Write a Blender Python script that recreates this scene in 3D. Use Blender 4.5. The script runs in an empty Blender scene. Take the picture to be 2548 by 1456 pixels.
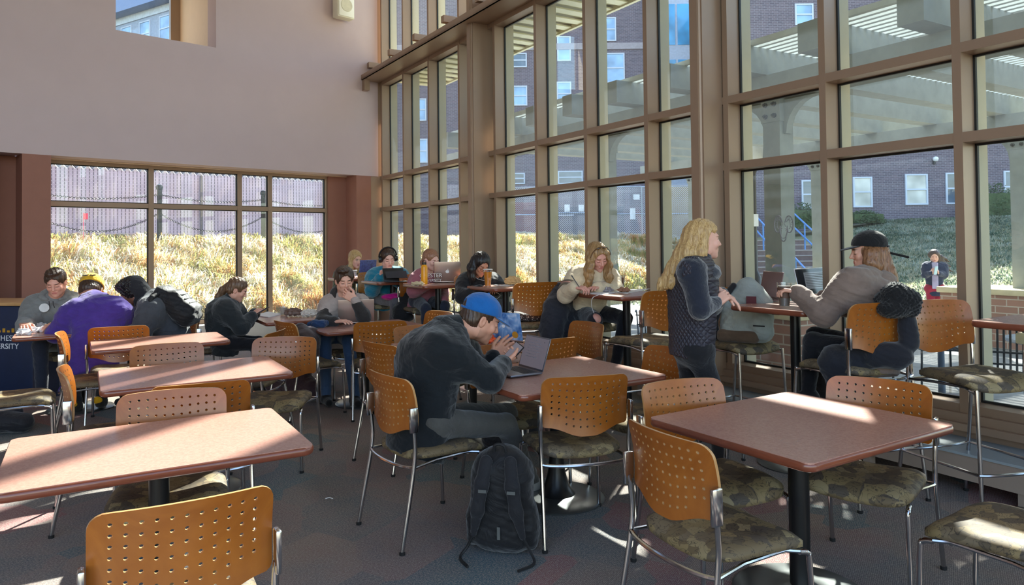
import bpy, bmesh, math, random
import numpy as np
from mathutils import Vector, Matrix
sc = bpy.context.scene
COL = sc.collection
R_ = math.radians

# ------------------------------------------------------------------ camera
FOC, PXC, PYC, EYE = 1800.0, 1274.0, 566.0, 1.52
_r, _p = R_(0.62), R_(1.2)
cR = np.array([math.cos(_r), 0, -math.sin(_r)])
_U0 = np.array([math.sin(_r), 0, math.cos(_r)])
_F0 = np.array([0, 1.0, 0])
cF = math.cos(_p)*_F0 + math.sin(_p)*_U0
cU = math.cos(_p)*_U0 - math.sin(_p)*_F0
cC = np.array([0, 0, EYE])
cam_d = bpy.data.cameras.new('camera')
cam_d.sensor_width = 36.0; cam_d.sensor_fit = 'HORIZONTAL'
cam_d.lens = FOC/2548*36
cam_d.shift_y = (PYC-728)/2548
cam_d.clip_end = 400
cam = bpy.data.objects.new('camera', cam_d); COL.objects.link(cam)
cam.matrix_world = Matrix(((cR[0], cU[0], -cF[0], 0), (cR[1], cU[1], -cF[1], 0), (cR[2], cU[2], -cF[2], EYE), (0, 0, 0, 1)))
sc.camera = cam

# room frame: NV points out through the window wall, WV runs along it away from the camera
A_ = R_(31.2)
NV = Vector((math.cos(A_), math.sin(A_), 0)); WV = Vector((-math.sin(A_), math.cos(A_), 0))
GL = 4.876                                   # room-side face of the mullions
K = Vector((-2.455, 13.467, 0))              # corner of window wall and back wall
TH = R_(46.2)
BV = Vector((-math.sin(TH), -math.cos(TH), 0)); NB = Vector((-math.cos(TH), math.sin(TH), 0))
def W(n, s, z=0): return NV*n + WV*s + Vector((0, 0, z))
def B(t, o, z=0): return K + BV*t + NB*o + Vector((0, 0, z))

# ------------------------------------------------------------------ world, sun, exposure
world = bpy.data.worlds.new('sky'); sc.world = world; world.use_nodes = True
nt = world.node_tree; nt.nodes.clear()
sky = nt.nodes.new('ShaderNodeTexSky'); sky.sky_type = 'NISHITA'; sky.sun_disc = False
sky.sun_elevation = R_(41); sky.sun_rotation = R_(19); sky.altitude = 100; sky.air_density = 1.0; sky.dust_density = 1.0; sky.ozone_density = 1.2
bg = nt.nodes.new('ShaderNodeBackground'); bg.inputs['Strength'].default_value = 0.64
wo = nt.nodes.new('ShaderNodeOutputWorld')
tint = nt.nodes.new('ShaderNodeMix'); tint.data_type = 'RGBA'; tint.blend_type = 'MULTIPLY'; tint.inputs[0].default_value = 1.0; tint.inputs[7].default_value = (1.0, 0.95, 0.89, 1)
nt.links.new(sky.outputs[0], tint.inputs[6]); nt.links.new(tint.outputs[2], bg.inputs[0]); nt.links.new(bg.outputs[0], wo.inputs[0])
SUN_AZ, SUN_EL = R_(19), R_(41.5)
sd = bpy.data.lights.new('sun', 'SUN'); sd.energy = 21; sd.angle = R_(0.9); sd.color = (1.0, 0.95, 0.88)
sun = bpy.data.objects.new('sun', sd); COL.objects.link(sun)
to_sun = Vector((math.sin(SUN_AZ)*math.cos(SUN_EL), math.cos(SUN_AZ)*math.cos(SUN_EL), math.sin(SUN_EL)))
sun.rotation_euler = to_sun.to_track_quat('Z', 'Y').to_euler(); sun.location = to_sun*40
vs = sc.view_settings; vs.view_transform = 'Standard'; vs.look = 'None'; vs.gamma = 1; vs.use_curve_mapping = False; vs.exposure = 0.26
cy = sc.cycles
cy.use_denoising = True; cy.max_bounces = 8; cy.diffuse_bounces = 4; cy.glossy_bounces = 3; cy.transmission_bounces = 4; cy.transparent_max_bounces = 16
cy.sample_clamp_indirect = 6.0; cy.caustics_reflective = False; cy.caustics_refractive = False
CEIL = 7.6

# ------------------------------------------------------------------ materials
MATS = {}
def lin(c):
    return tuple(((v/255.0) if v <= 10.3 else 0)/12.92 if v <= 10.3 else ((v/255.0+0.055)/1.055)**2.4 for v in c)
class NT:
    def __init__(s, name):
        s.m = bpy.data.materials.new(name); s.m.use_nodes = True; s.t = s.m.node_tree
        s.b = s.t.nodes['Principled BSDF']; s.out = s.t.nodes['Material Output']
    def n(s, typ, **kw):
        nd = s.t.nodes.new(typ)
        for k, v in kw.items():
            if hasattr(nd, k): setattr(nd, k, v)
            else: nd.inputs[k.replace('_', ' ')].default_value = v
        return nd
    def l(s, a, b): s.t.links.new(a, b)
    def ramp(s, fac, stops, interp='LINEAR'):
        r = s.t.nodes.new('ShaderNodeValToRGB'); r.color_ramp.interpolation = interp
        e = r.color_ramp.elements
        while len(e) < len(stops): e.new(0.5)
        for i, (p, c) in enumerate(stops):
            e[i].position = p; e[i].color = (*c, 1)
        s.l(fac, r.inputs[0]); return r
    def bump(s, h, strength=0.3, dist=0.01):
        b = s.t.nodes.new('ShaderNodeBump'); b.inputs['Strength'].default_value = strength; b.inputs['Distance'].default_value = dist
        s.l(h, b.inputs['Height']); s.l(b.outputs[0], s.b.inputs['Normal'])
    def coord(s, scale=(1, 1, 1), rot=(0, 0, 0), kind='Object'):
        tc = s.t.nodes.new('ShaderNodeTexCoord'); mp = s.t.nodes.new('ShaderNodeMapping')
        mp.inputs['Scale'].default_value = scale; mp.inputs['Rotation'].default_value = rot
        s.l(tc.outputs[kind], mp.inputs[0]); return mp.outputs[0]
    def noise(s, vec, scale, detail=3, rough=0.5, dist=0):
        n = s.t.nodes.new('ShaderNodeTexNoise'); n.inputs['Scale'].default_value = scale; n.inputs['Detail'].default_value = detail
        n.inputs['Roughness'].default_value = rough; n.inputs['Distortion'].default_value = dist; s.l(vec, n.inputs['Vector']); return n
    def mix(s, fac, a, b):
        m = s.t.nodes.new('ShaderNodeMix'); m.data_type = 'RGBA'
        for v, i in ((fac, 0), (a, 6), (b, 7)):
            if hasattr(v, 'links'): s.l(v, m.inputs[i])
            elif isinstance(v, tuple): m.inputs[i].default_value = (*v, 1)
            else: m.inputs[i].default_value = v
        return m.outputs[2]
def pm(name, rgb, rough=0.6, metal=0.0, var=0.12, nscale=8.0, bump=0.0, bscale=200.0, coat=0.0, spec=0.5, sheen=0.0, stretch=(1, 1, 1)):
    """plain painted / cloth / plastic material with a little procedural variation"""
    if name in MATS: return MATS[name]
    q = NT(name); c = lin(rgb); v = q.coord(stretch)
    n = q.noise(v, nscale, 4, 0.6)
    lo = tuple(x*(1-var) for x in c); hi = tuple(min(1, x*(1+var)) for x in c)
    r = q.ramp(n.outputs[0], [(0.3, lo), (0.7, hi)]); q.l(r.outputs[0], q.b.inputs['Base Color'])
    q.b.inputs['Roughness'].default_value = rough; q.b.inputs['Metallic'].default_value = metal
    q.b.inputs['Coat Weight'].default_value = coat; q.b.inputs['Specular IOR Level'].default_value = spec
    if sheen: q.b.inputs['Sheen Weight'].default_value = sheen
    if bump:
        b = q.noise(v, bscale, 2); q.bump(b.outputs[0], bump, 0.002)
    MATS[name] = q.m; return q.m
M = {}
M['wall'] = pm('painted_plaster', (194, 173, 172), 0.9, var=0.02, nscale=3, bump=0.15, bscale=300)
M['ceiling'] = pm('ceiling_paint', (225, 218, 210), 0.9, var=0.02)
M['pinkcol'] = pm('terracotta_paint', (149, 101, 85), 0.8, var=0.03)
M['mull'] = pm('champagne_metal', (152, 127, 106), 0.42, 0.25, var=0.03, nscale=2)
M['mullx'] = pm('pale_frame_paint', (184, 172, 146), 0.6, var=0.03)
M['gasket'] = pm('black_gasket', (22, 22, 20), 0.6)
M['ledge'] = pm('grey_blue_laminate', (150, 160, 164), 0.4, var=0.04)
M['chrome'] = pm('satin_chrome', (190, 190, 192), 0.16, 1.0, var=0.03)
M['blackmetal'] = pm('black_powder_coat', (26, 26, 27), 0.35, 0.3, var=0.1)
M['basegrey'] = pm('cast_grey_metal', (120, 124, 124), 0.3, 0.8, var=0.1)
M['rubber'] = pm('black_rubber', (15, 15, 16), 0.8)
# wood shell of the chairs
def wood(name, c1, c2, rough=0.32):
    q = NT(name); v = q.coord((3, 30, 3)); n = q.noise(v, 2.0, 5, 0.6, 0.6)
    v2 = q.coord((1, 1, 1)); n2 = q.noise(v2, 140, 2)
    r = q.ramp(n.outputs[0], [(0.3, lin(c1)), (0.72, lin(c2))])
    oi = q.t.nodes.new('ShaderNodeObjectInfo')
    hsv = q.t.nodes.new('ShaderNodeHueSaturation')
    mr = q.n('ShaderNodeMapRange'); mr.inputs[3].default_value = 0.88; mr.inputs[4].default_value = 1.1
    q.l(oi.outputs['Random'], mr.inputs[0]); q.l(mr.outputs[0], hsv.inputs['Value']); q.l(r.outputs[0], hsv.inputs['Color'])
    q.l(hsv.outputs[0], q.b.inputs['Base Color']); q.b.inputs['Roughness'].default_value = rough
    q.b.inputs['Coat Weight'].default_value = 0.15; q.b.inputs['Coat Roughness'].default_value = 0.25
    q.bump(n2.outputs[0], 0.05, 0.001); return q.m
M['maple'] = wood('amber_maple_veneer', (142, 77, 20), (163, 95, 31))
M['maplew'] = wood('pale_wood_trim', (176, 130, 80), (194, 150, 100))
def tabletop():
    q = NT('red_brown_laminate'); v = q.coord((1, 1, 1)); n = q.noise(v, 90, 4, 0.7); n3 = q.noise(v, 5, 3)
    r = q.ramp(n.outputs[0], [(0.3, lin((162, 118, 104))), (0.7, lin((184, 140, 124)))])
    q.l(r.outputs[0], q.b.inputs['Base Color'])
    rr = q.n('ShaderNodeMapRange'); rr.inputs[3].default_value = 0.25; rr.inputs[4].default_value = 0.285; q.l(n3.outputs[0], rr.inputs[0]); q.l(rr.outputs[0], q.b.inputs['Roughness'])
    return q.m
M['top'] = tabletop()
M['edge'] = pm('dark_red_edge', (124, 66, 46), 0.28, var=0.12, nscale=20, stretch=(1, 1, 6), coat=0.3)
def camo():
    q = NT('olive_camouflage_cloth'); v = q.coord((1, 1, 1))
    n = q.noise(v, 9, 3, 0.5, 1.0)
    vo = q.t.nodes.new('ShaderNodeTexVoronoi'); vo.inputs['Scale'].default_value = 17; vo.inputs['Randomness'].default_value = 1
    ad = q.t.nodes.new('ShaderNodeVectorMath'); ad.operation = 'MULTIPLY_ADD'; ad.inputs[1].default_value = (0.06, 0.06, 0.06)
    q.l(n.outputs['Color'], ad.inputs[0]); q.l(v, ad.inputs[2]); q.l(ad.outputs[0], vo.inputs['Vector'])
    sep = q.t.nodes.new('ShaderNodeSeparateColor'); q.l(vo.outputs['Color'], sep.inputs[0])
    r = q.ramp(sep.outputs[0], [(0.0, lin((104, 88, 62))), (0.22, lin((132, 114, 78))), (0.42, lin((88, 76, 58))), (0.6, lin((142, 126, 92))), (0.78, lin((112, 98, 76))), (0.92, lin((82, 72, 60)))], 'CONSTANT')
    n2 = q.noise(v, 14, 2, 0.5, 2.2)
    rb = q.ramp(n2.outputs[0], [(0.475, (0, 0, 0)), (0.5, (0.9, 0.9, 0.9)), (0.525, (0, 0, 0))])
    c = q.mix(rb.outputs[0], r.outputs[0], lin((44, 38, 32)))
    q.l(c, q.b.inputs['Base Color']); q.b.inputs['Roughness'].default_value = 0.7
    n4 = q.noise(v, 500, 1); q.bump(n4.outputs[0], 0.1, 0.001); return q.m
M['camo'] = camo()
def carpet():
    q = NT('patterned_carpet'); v = q.coord((1, 1, 1), (0, 0, R_(31)))
    br = q.t.nodes.new('ShaderNodeTexVoronoi'); br.distance = 'CHEBYCHEV'; br.inputs['Scale'].default_value = 2.2; q.l(v, br.inputs['Vector'])
    sp = q.t.nodes.new('ShaderNodeSeparateColor'); q.l(br.outputs['Color'], sp.inputs[0])
    base = q.ramp(sp.outputs[0], [(0, lin((96, 96, 100))), (0.28, lin((114, 106, 104))), (0.46, lin((82, 90, 98))), (0.62, lin((52, 88, 104))), (0.74, lin((104, 96, 100))), (0.88, lin((118, 80, 88)))], 'CONSTANT')
    blr = q.noise(v, 3.0, 4, 0.6)
    c1 = q.mix(0.35, base.outputs[0], q.ramp(blr.outputs[0], [(0.35, lin((60, 80, 94))), (0.5, lin((96, 92, 92))), (0.65, lin((98, 74, 78)))]).outputs[0])
    n = q.noise(v, 110, 2, 0.75)
    c2 = q.mix(q.ramp(n.outputs[0], [(0.4, (0, 0, 0)), (0.7, (0.8, 0.8, 0.8))]).outputs[0], c1, lin((136, 136, 134)))
    wv = q.t.nodes.new('ShaderNodeTexWave'); wv.inputs['Scale'].default_value = 38; wv.inputs['Distortion'].default_value = 3; q.l(v, wv.inputs['Vector'])
    c3 = q.mix(q.n('ShaderNodeMath', operation='MULTIPLY').outputs[0], c2, lin((40, 42, 46)))
    mm = [x for x in q.t.nodes if x.type == 'MATH'][0]; mm.inputs[1].default_value = 0.4; q.l(wv.outputs['Color'], mm.inputs[0])
    vm = q.t.nodes.new('ShaderNodeVectorMath'); vm.operation = 'MULTIPLY'; vm.inputs[1].default_value = (1.95, 1.7, 1.5); q.l(c3, vm.inputs[0])
    q.l(vm.outputs[0], q.b.inputs['Base Color']); q.b.inputs['Roughness'].default_value = 0.95; q.b.inputs['Specular IOR Level'].default_value = 0.15
    q.bump(n.outputs[0], 0.6, 0.004); return q.m
M['carpet'] = carpet()
def glass(name, tint=(0.93, 0.97, 0.96), refl=0.10, dust=0.0):
    m = bpy.data.materials.new(name); m.use_nodes = True; t = m.node_tree; t.nodes.clear()
    o = t.nodes.new('ShaderNodeOutputMaterial'); tr = t.nodes.new('ShaderNodeBsdfTransparent'); tr.inputs[0].default_value = (*tint, 1)
    gl = t.nodes.new('ShaderNodeBsdfGlossy'); gl.inputs['Roughness'].default_value = 0.0
    fr = t.nodes.new('ShaderNodeLayerWeight'); fr.inputs[0].default_value = 0.5
    pw = t.nodes.new('ShaderNodeMath'); pw.operation = 'POWER'; pw.inputs[1].default_value = 4.0; t.links.new(fr.outputs['Facing'], pw.inputs[0])
    mp = t.nodes.new('ShaderNodeMath'); mp.operation = 'MULTIPLY_ADD'; mp.inputs[1].default_value = 0.9; mp.inputs[2].default_value = refl*0.5; mp.use_clamp = True
    t.links.new(pw.outputs[0], mp.inputs[0])
    mx = t.nodes.new('ShaderNodeMixShader'); t.links.new(mp.outputs[0], mx.inputs[0]); t.links.new(tr.outputs[0], mx.inputs[1]); t.links.new(gl.outputs[0], mx.inputs[2])
    last = mx.outputs[0]
    if dust:
        df = t.nodes.new('ShaderNodeBsdfTranslucent'); df.inputs[0].default_value = (0.62, 0.8, 1.0, 1)
        tc = t.nodes.new('ShaderNodeTexCoord'); no = t.nodes.new('ShaderNodeTexNoise'); no.inputs['Scale'].default_value = 260; no.inputs['Detail'].default_value = 4
        t.links.new(tc.outputs['Object'], no.inputs['Vector'])
        mr = t.nodes.new('ShaderNodeMapRange'); mr.inputs[1].default_value = 0.35; mr.inputs[2].default_value = 0.8; mr.inputs[3].default_value = dust*0.3; mr.inputs[4].default_value = dust*1.8
        t.links.new(no.outputs[0], mr.inputs[0])
        m2 = t.nodes.new('ShaderNodeMixShader'); t.links.new(mr.outputs[0], m2.inputs[0]); t.links.new(last, m2.inputs[1]); t.links.new(df.outputs[0], m2.inputs[2]); last = m2.outputs[0]
    t.links.new(last, o.inputs[0]); return m
M['glass'] = glass('window_glass', dust=0.012)
M['cupglass'] = glass('clear_plastic', (0.95, 0.95, 0.95), 0.12)

# ------------------------------------------------------------------ mesh helpers
def setp(o, label=None, cat=None, group=None, kind=None):
    if label: o['label'] = label
    if cat: o['category'] = cat
    if group: o['group'] = group
    if kind: o['kind'] = kind
    return o
def empty(name, loc=(0, 0, 0), rz=0.0):
    o = bpy.data.objects.new(name, None); COL.objects.link(o); o.empty_display_size = 0.1
    o.location = loc; o.rotation_euler = (0, 0, rz); return o
def mkobj(name, me, parent=None):
    o = bpy.data.objects.new(name, me); COL.objects.link(o)
    if parent is not None: o.parent = parent
    return o
class MB:
    """mesh builder with several primitive adders"""
    def __init__(s): s.v = []; s.f = []; s.mi = []; s.sm = []
    def add(s, vs, fs, mi=0, sm=False):
        b = len(s.v); s.v += [tuple(v) for v in vs]
        for f in fs: s.f.append([i+b for i in f]); s.mi.append(mi); s.sm.append(sm)
        return s
    def box(s, a, b, mi=0, M4=None):
        x0, y0, z0 = a; x1, y1, z1 = b
        vs = [Vector(p) for p in ((x0, y0, z0), (x1, y0, z0), (x1, y1, z0), (x0, y1, z0), (x0, y0, z1), (x1, y0, z1), (x1, y1, z1), (x0, y1, z1))]
        if M4 is not None: vs = [M4 @ v for v in vs]
        return s.add(vs, [(0, 3, 2, 1), (4, 5, 6, 7), (0, 1, 5, 4), (1, 2, 6, 5), (2, 3, 7, 6), (3, 0, 4, 7)], mi)
    def hexa(s, P, mi=0):
        """P: 4 bottom points then 4 top points"""
        return s.add(P, [(0, 3, 2, 1), (4, 5, 6, 7), (0, 1, 5, 4), (1, 2, 6, 5), (2, 3, 7, 6), (3, 0, 4, 7)], mi)
    def rbox(s, a, b, r=0.01, seg=2, mi=0, M4=None):
        bm = bmesh.new(); bmesh.ops.create_cube(bm, size=1)
        a = Vector(a); b = Vector(b); c = (a+b)/2; d = b-a
        for v in bm.verts: v.co = Vector((v.co.x*d.x, v.co.y*d.y, v.co.z*d.z))+c
        bmesh.ops.bevel(bm, geom=bm.edges[:], offset=min(r, min(d)*0.49), segments=seg, profile=0.5, affect='EDGES')
        return s.frombm(bm, mi, M4, True)
    def frombm(s, bm, mi=0, M4=None, sm=False):
        bm.verts.index_update(); vs = [(M4 @ v.co if M4 is not None else v.co.copy()) for v in bm.verts]
        fs = [[v.index for v in f.verts] for f in bm.faces]; bm.free(); return s.add(vs, fs, mi, sm)
    def tube(s, pts, r, seg=10, mi=0, caps=True, closed=False):
        pts = [Vector(p) for p in pts]; n = len(pts); rs = r if hasattr(r, '__len__') else [r]*n
        rings = []; prev = None
        for i, p in enumerate(pts):
            if closed: d = pts[(i+1) % n]-pts[i-1]
            else: d = pts[min(i+1, n-1)]-pts[max(i-1, 0)]
            d.normalize()
            if prev is None:
                up = Vector((0, 0, 1)) if abs(d.z) < 0.9 else Vector((1, 0, 0)); x = d.cross(up).normalized()
            else:
                x = prev-d*prev.dot(d)
                x = x.normalized() if x.length > 1e-6 else d.orthogonal().normalized()
            prev = x; y = d.cross(x)
            rings.append([p+(x*math.cos(2*math.pi*k/seg)+y*math.sin(2*math.pi*k/seg))*rs[i] for k in range(seg)])
        vs = [v for ri in rings for v in ri]; fs = []
        m = n if closed else n-1
        for i in range(m):
            j = (i+1) % n
            for k in range(seg): fs.append((i*seg+k, i*seg+(k+1) % seg, j*seg+(k+1) % seg, j*seg+k))
        s.add(vs, fs, mi, True)
        if caps and not closed:
            s.add(rings[0], [tuple(range(seg))[::-1]], mi); s.add(rings[-1], [tuple(range(seg))], mi)
        return s
    def lathe(s, prof, c=(0, 0, 0), seg=24, mi=0, M4=None):
        vs = []; fs = []; n = len(prof); c = Vector(c)
        for r, z in prof:
            for k in range(seg):
                a = 2*math.pi*k/seg; v = c+Vector((r*math.cos(a), r*math.sin(a), z)); vs.append(M4 @ v if M4 is not None else v)
        for i in range(n-1):
            for k in range(seg): fs.append((i*seg+k, i*seg+(k+1) % seg, (i+1)*seg+(k+1) % seg, (i+1)*seg+k))
        if prof[0][0] > 1e-6: fs.append(tuple(range(seg))[::-1])
        if prof[-1][0] > 1e-6: fs.append(tuple((n-1)*seg+k for k in range(seg)))
        return s.add(vs, fs, mi, True)
    def prism(s, poly, z0, z1, mi=0, M4=None):
        n = len(poly); vs = [Vector((x, y, z0)) for x, y in poly]+[Vector((x, y, z1)) for x, y in poly]
        if M4 is not None: vs = [M4 @ v for v in vs]
        fs = [tuple(range(n))[::-1], tuple(range(n, 2*n))]+[(i, (i+1) % n, n+(i+1) % n, n+i) for i in range(n)]
        return s.add(vs, fs, mi)
    def grid(s, fn, nu, nv, mi=0, thick=None, sm=True):
        vs = [Vector(fn(i/nu, j/nv)) for j in range(nv+1) for i in range(nu+1)]
        fs = [(j*(nu+1)+i, j*(nu+1)+i+1, (j+1)*(nu+1)+i+1, (j+1)*(nu+1)+i) for j in range(nv) for i in range(nu)]
        s.add(vs, fs, mi, sm)
        if thick is not None:
            w = [v+Vector(thick) for v in vs]; s.add(w, [f[::-1] for f in fs], mi, sm)
            rim = [i for i in range(nu+1)]+[j*(nu+1)+nu for j in range(1, nv+1)]+[nv*(nu+1)+i for i in range(nu-1, -1, -1)]+[j*(nu+1) for j in range(nv-1, 0, -1)]
            b = len(s.v)-2*len(vs); k = len(vs)
            for i in range(len(rim)):
                a, c = rim[i], rim[(i+1) % len(rim)]; s.f.append([b+c, b+a, b+k+a, b+k+c]); s.mi.append(mi); s.sm.append(False)
        return s
    def build(s, name, mats, parent=None, sharp=40):
        me = bpy.data.meshes.new(name); me.from_pydata(s.v, [], s.f)
        for m in (mats if isinstance(mats, (list, tuple)) else [mats]): me.materials.append(m)
        me.polygons.foreach_set('material_index', s.mi); me.polygons.foreach_set('use_smooth', s.sm); me.update()
        if any(s.sm): me.set_sharp_from_angle(angle=R_(sharp))
        return mkobj(name, me, parent)
def arc(c, r, a0, a1, n, z=0):
    return [(c[0]+r*math.cos(a0+(a1-a0)*i/n), c[1]+r*math.sin(a0+(a1-a0)*i/n), z) for i in range(n+1)]
def bez(p0, p1, p2, p3, n=10):
    p0, p1, p2, p3 = map(Vector, (p0, p1, p2, p3)); o = []
    for i in range(n+1):
        t = i/n; o.append(p0*(1-t)**3+p1*3*t*(1-t)**2+p2*3*t*t*(1-t)+p3*t**3)
    return o
def smooth_path(pts, n=6):
    """Catmull-Rom through the points"""
    P = [Vector(p) for p in pts]; P = [P[0]*2-P[1]]+P+[P[-1]*2-P[-2]]; o = []
    for i in range(1, len(P)-2):
        for k in range(n):
            t = k/n; a, b, c, d = P[i-1], P[i], P[i+1], P[i+2]
            o.append(0.5*((2*b)+(c-a)*t+(2*a-5*b+4*c-d)*t*t+(-a+3*b-3*c+d)*t**3))
    o.append(P[-2]); return o
def copy_tree(o, parent=None):
    c = o.copy(); COL.objects.link(c)
    if parent is not None: c.parent = parent
    for ch in list(o.children): copy_tree(ch, c)
    return c
def struct(name, mb, mats, **kw):
    o = mb.build(name, mats, **kw); o['kind'] = 'structure'; return o
# ================================================================== ROOM SHELL
def wbox(mb, n0, n1, s0, s1, z0, z1, mi=0):
    return mb.hexa([W(n0, s0, z0), W(n0, s1, z0), W(n1, s1, z0), W(n1, s0, z0), W(n0, s0, z1), W(n0, s1, z1), W(n1, s1, z1), W(n1, s0, z1)], mi)
def bbox(mb, t0, t1, o0, o1, z0, z1, mi=0):
    return mb.hexa([B(t0, o0, z0), B(t1, o0, z0), B(t1, o1, z0), B(t0, o1, z0), B(t0, o0, z1), B(t1, o0, z1), B(t1, o1, z1), B(t0, o1, z1)], mi)

SMIN = -4.2
fl = MB()
c0 = B(-0.35, 0.55); c1 = B(11.0, 0.55); c2 = W(5.1, SMIN)
poly = [W(5.12, SMIN), Vector((c0.x, c0.y, 0)), Vector((c1.x, c1.y, 0)), c1+Vector((4.6, -9.6, 0)), W(5.12, SMIN)+Vector((-3.2, -3.8, 0))]
fl.prism([(p.x, p.y) for p in poly], -0.15, 0.0)
struct('floor', fl, M['carpet'])
ce = MB(); cpoly = [W(5.3, SMIN), B(-0.6, 1.0), B(11, 1.0), c1+Vector((4.6, -9.6, 0)), W(5.3, SMIN)+Vector((-3.2, -3.8, 0))]
ce.prism([(p.x, p.y) for p in cpoly], CEIL, CEIL+0.3)
struct('ceiling', ce, M['ceiling'])

# back wall: upper plaster wall with the deep clerestory opening, terracotta piers and windows below
OT0, OT1, OZ0, OZ1, OD = 3.03, 4.471, 4.65, 6.3, 1.62
wb = MB()
for (t0, t1, z0, z1) in ((-0.12, OT0, 2.775, CEIL), (OT1, 11, 2.775, CEIL), (OT0, OT1, 2.775, OZ0), (OT0, OT1, OZ1, CEIL)):
    bbox(wb, t0, t1, 0.0, 0.34, z0, z1)
bbox(wb, -0.3, 11, 0.34, 0.5, 2.80, 4.3); bbox(wb, 5.6, 11, 0.5, 0.62, 0, 2.8)
struct('wall_back', wb, M['wall'])
sh = MB()
bbox(sh, OT0-0.1, OT0, 0.34, OD, OZ0, OZ1); bbox(sh, OT1, OT1+0.1, 0.34, OD, OZ0, OZ1)
bbox(sh, OT0-0.1, OT1+0.1, 0.34, OD+0.1, OZ0-0.1, OZ0); bbox(sh, OT0-0.1, OT1+0.1, 0.34, OD+0.1, OZ1, OZ1+0.1)
struct('trim_1', sh, pm('warm_reveal_paint', (222, 198, 172), 0.85, var=0.02))
cw = MB(); f = 0.05
for (t0, t1, z0, z1) in ((OT0, OT0+0.16, OZ0, OZ1), (OT1-f, OT1, OZ0, OZ1), (OT0+0.1, OT1, OZ0, OZ0+f), (OT0, OT1, OZ1-f, OZ1)):
    bbox(cw, t0, t1, OD-0.06, OD+0.02, z0, z1)
w1 = struct('window_1', cw, M['mull'])
g = MB(); bbox(g, OT0+f, OT1-f, OD-0.02, OD-0.012, OZ0+f, OZ1-f); g.build('window_pane', M['glass'], w1)

tc = MB()
def pier(t0, t1, o0=0.0, o1=0.6): bbox(tc, t0, t1, o0, o1, 0, 2.775)
pier(5.27, 5.60); pier(5.95, 6.5); pier(0.19, 0.50); bbox(tc, 0.5, 0.86, 0.36, 0.55, 0, 2.775); bbox(tc, 5.6, 5.95, 0.42, 0.6, 0, 2.775); bbox(tc, 6.5, 11, 0.3, 0.6, 0, 2.775)
struct('wall_back_piers', tc, M['pinkcol']).name = 'trim_2'
# ribbon window of the back wall
def back_window(name, ts, z0, z1, zt, o=0.40):
    mb = MB(); w = 0.07
    for t in ts: bbox(mb, t-w/2, t+w/2, o, o+0.11, z0, z1)
    for z in (z0, zt, z1): bbox(mb, ts[0], ts[-1], o+0.005, o+0.105, z-w/2, z+w/2)
    r = struct(name, mb, M['mull'])
    for i in range(len(ts)-1):
        for (a, b) in ((z0, zt), (zt, z1)):
            gg = MB(); bbox(gg, ts[i]+w/2, ts[i+1]-w/2, o+0.05, o+0.056, a+w/2, b-w/2); gg.build('window_pane', M['glass'], r)
            gk = MB(); q = 0.012
            A, Bb, C_, D = ts[i]+w/2, ts[i+1]-w/2, a+w/2, b-w/2
            for (x0, x1, y0, y1) in ((A, A+q, C_, D), (Bb-q, Bb, C_, D), (A, Bb, C_, C_+q), (A, Bb, D-q, D)): bbox(gk, x0, x1, o+0.035, o+0.07, y0, y1)
            gk.build('glazing_gasket', M['gasket'], r)
    return r
back_window('window_2', [0.865, 1.95, 2.48, 3.865, 5.24], 0.30, 2.745, 2.14)
back_window('window_3', [-0.235, 0.02], 0.30, 2.745, 2.14)
bb = MB(); bbox(bb, 0.5, 5.27, 0.12, 0.42, 0.0, 0.27); bbox(bb, -0.1, 0.19, 0.12, 0.42, 0.0, 0.27)
struct('baseboard_back', bb, pm('ivory_convector', (214, 206, 192), 0.5, var=0.02))
tr = MB(); bbox(tr, -0.1, 5.27, 0.33, 0.5, 2.76, 2.80); struct('trim_3', tr, pm('warm_reveal_paint', (222, 190, 150)))

# window wall ---------------------------------------------------------------
cols_s = [12.86, 8.73, 4.54, 0.33, -3.80]
mulls = {1: [12.67, 11.65, 10.60, 9.53], 2: [8.48, 7.455, 6.45, 5.45], 3: [4.42, 3.465, 2.486, 1.47], 4: [0.10, -0.95, -1.98, -3.0]}
ZB, Z1, Z2, Z3 = 0.40, 2.165, 2.745, 4.50
MW = 0.056
def mullset(ms, s_lo, s_hi, z0, z1, trans, depth0=GL, name='window'):
    mb = MB()
    for s in ms:
        wbox(mb, depth0, GL+0.150, s-MW/2, s+MW/2, z0, z1, 0)
        wbox(mb, GL+0.172, GL+0.30, s-MW/2-0.004, s+MW/2+0.004, z0, z1, 1)
    for z in trans:
        wbox(mb, depth0+0.004, GL+0.150, s_lo, s_hi, z-0.033, z+0.033, 0)
        wbox(mb, GL+0.172, GL+0.21, s_lo, s_hi, z-0.033, z+0.033, 1)
    return mb
def window_bay(num, ms, s_lo, s_hi, z0, z1, trans):
    mb = mullset(ms, s_lo, s_hi, z0, z1, trans)
    r = struct('window_%d' % num, mb, [M['mull'], M['mullx']])
    es = sorted(set([s_lo]+ms+[s_hi])); zs = sorted(set([z0]+list(trans)+[z1]))
    gk = MB()
    for i in range(len(es)-1):
        a, b = es[i], es[i+1]
        if b-a < 0.12: continue
        a += MW/2 if a in ms else 0; b -= MW/2 if b in ms else 0
        for j in range(len(zs)-1):
            c, d = zs[j]+(0.033 if zs[j] in trans else 0), zs[j+1]-(0.033 if zs[j+1] in trans else 0)
            if d-c < 0.1: continue
            gp = MB(); wbox(gp, GL+0.157, GL+0.163, a, b, c, d); gp.build('window_pane', M['glass'], r)
            q = 0.014
            for (x0, x1, y0, y1) in ((a, a+q, c, d), (b-q, b, c, d), (a, b, c, c+q), (a, b, d-q, d)): wbox(gk, GL+0.149, GL+0.171, x0, x1, y0, y1)
    gk.build('glazing_gasket', M['gasket'], r); return r
wn = 4
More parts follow.
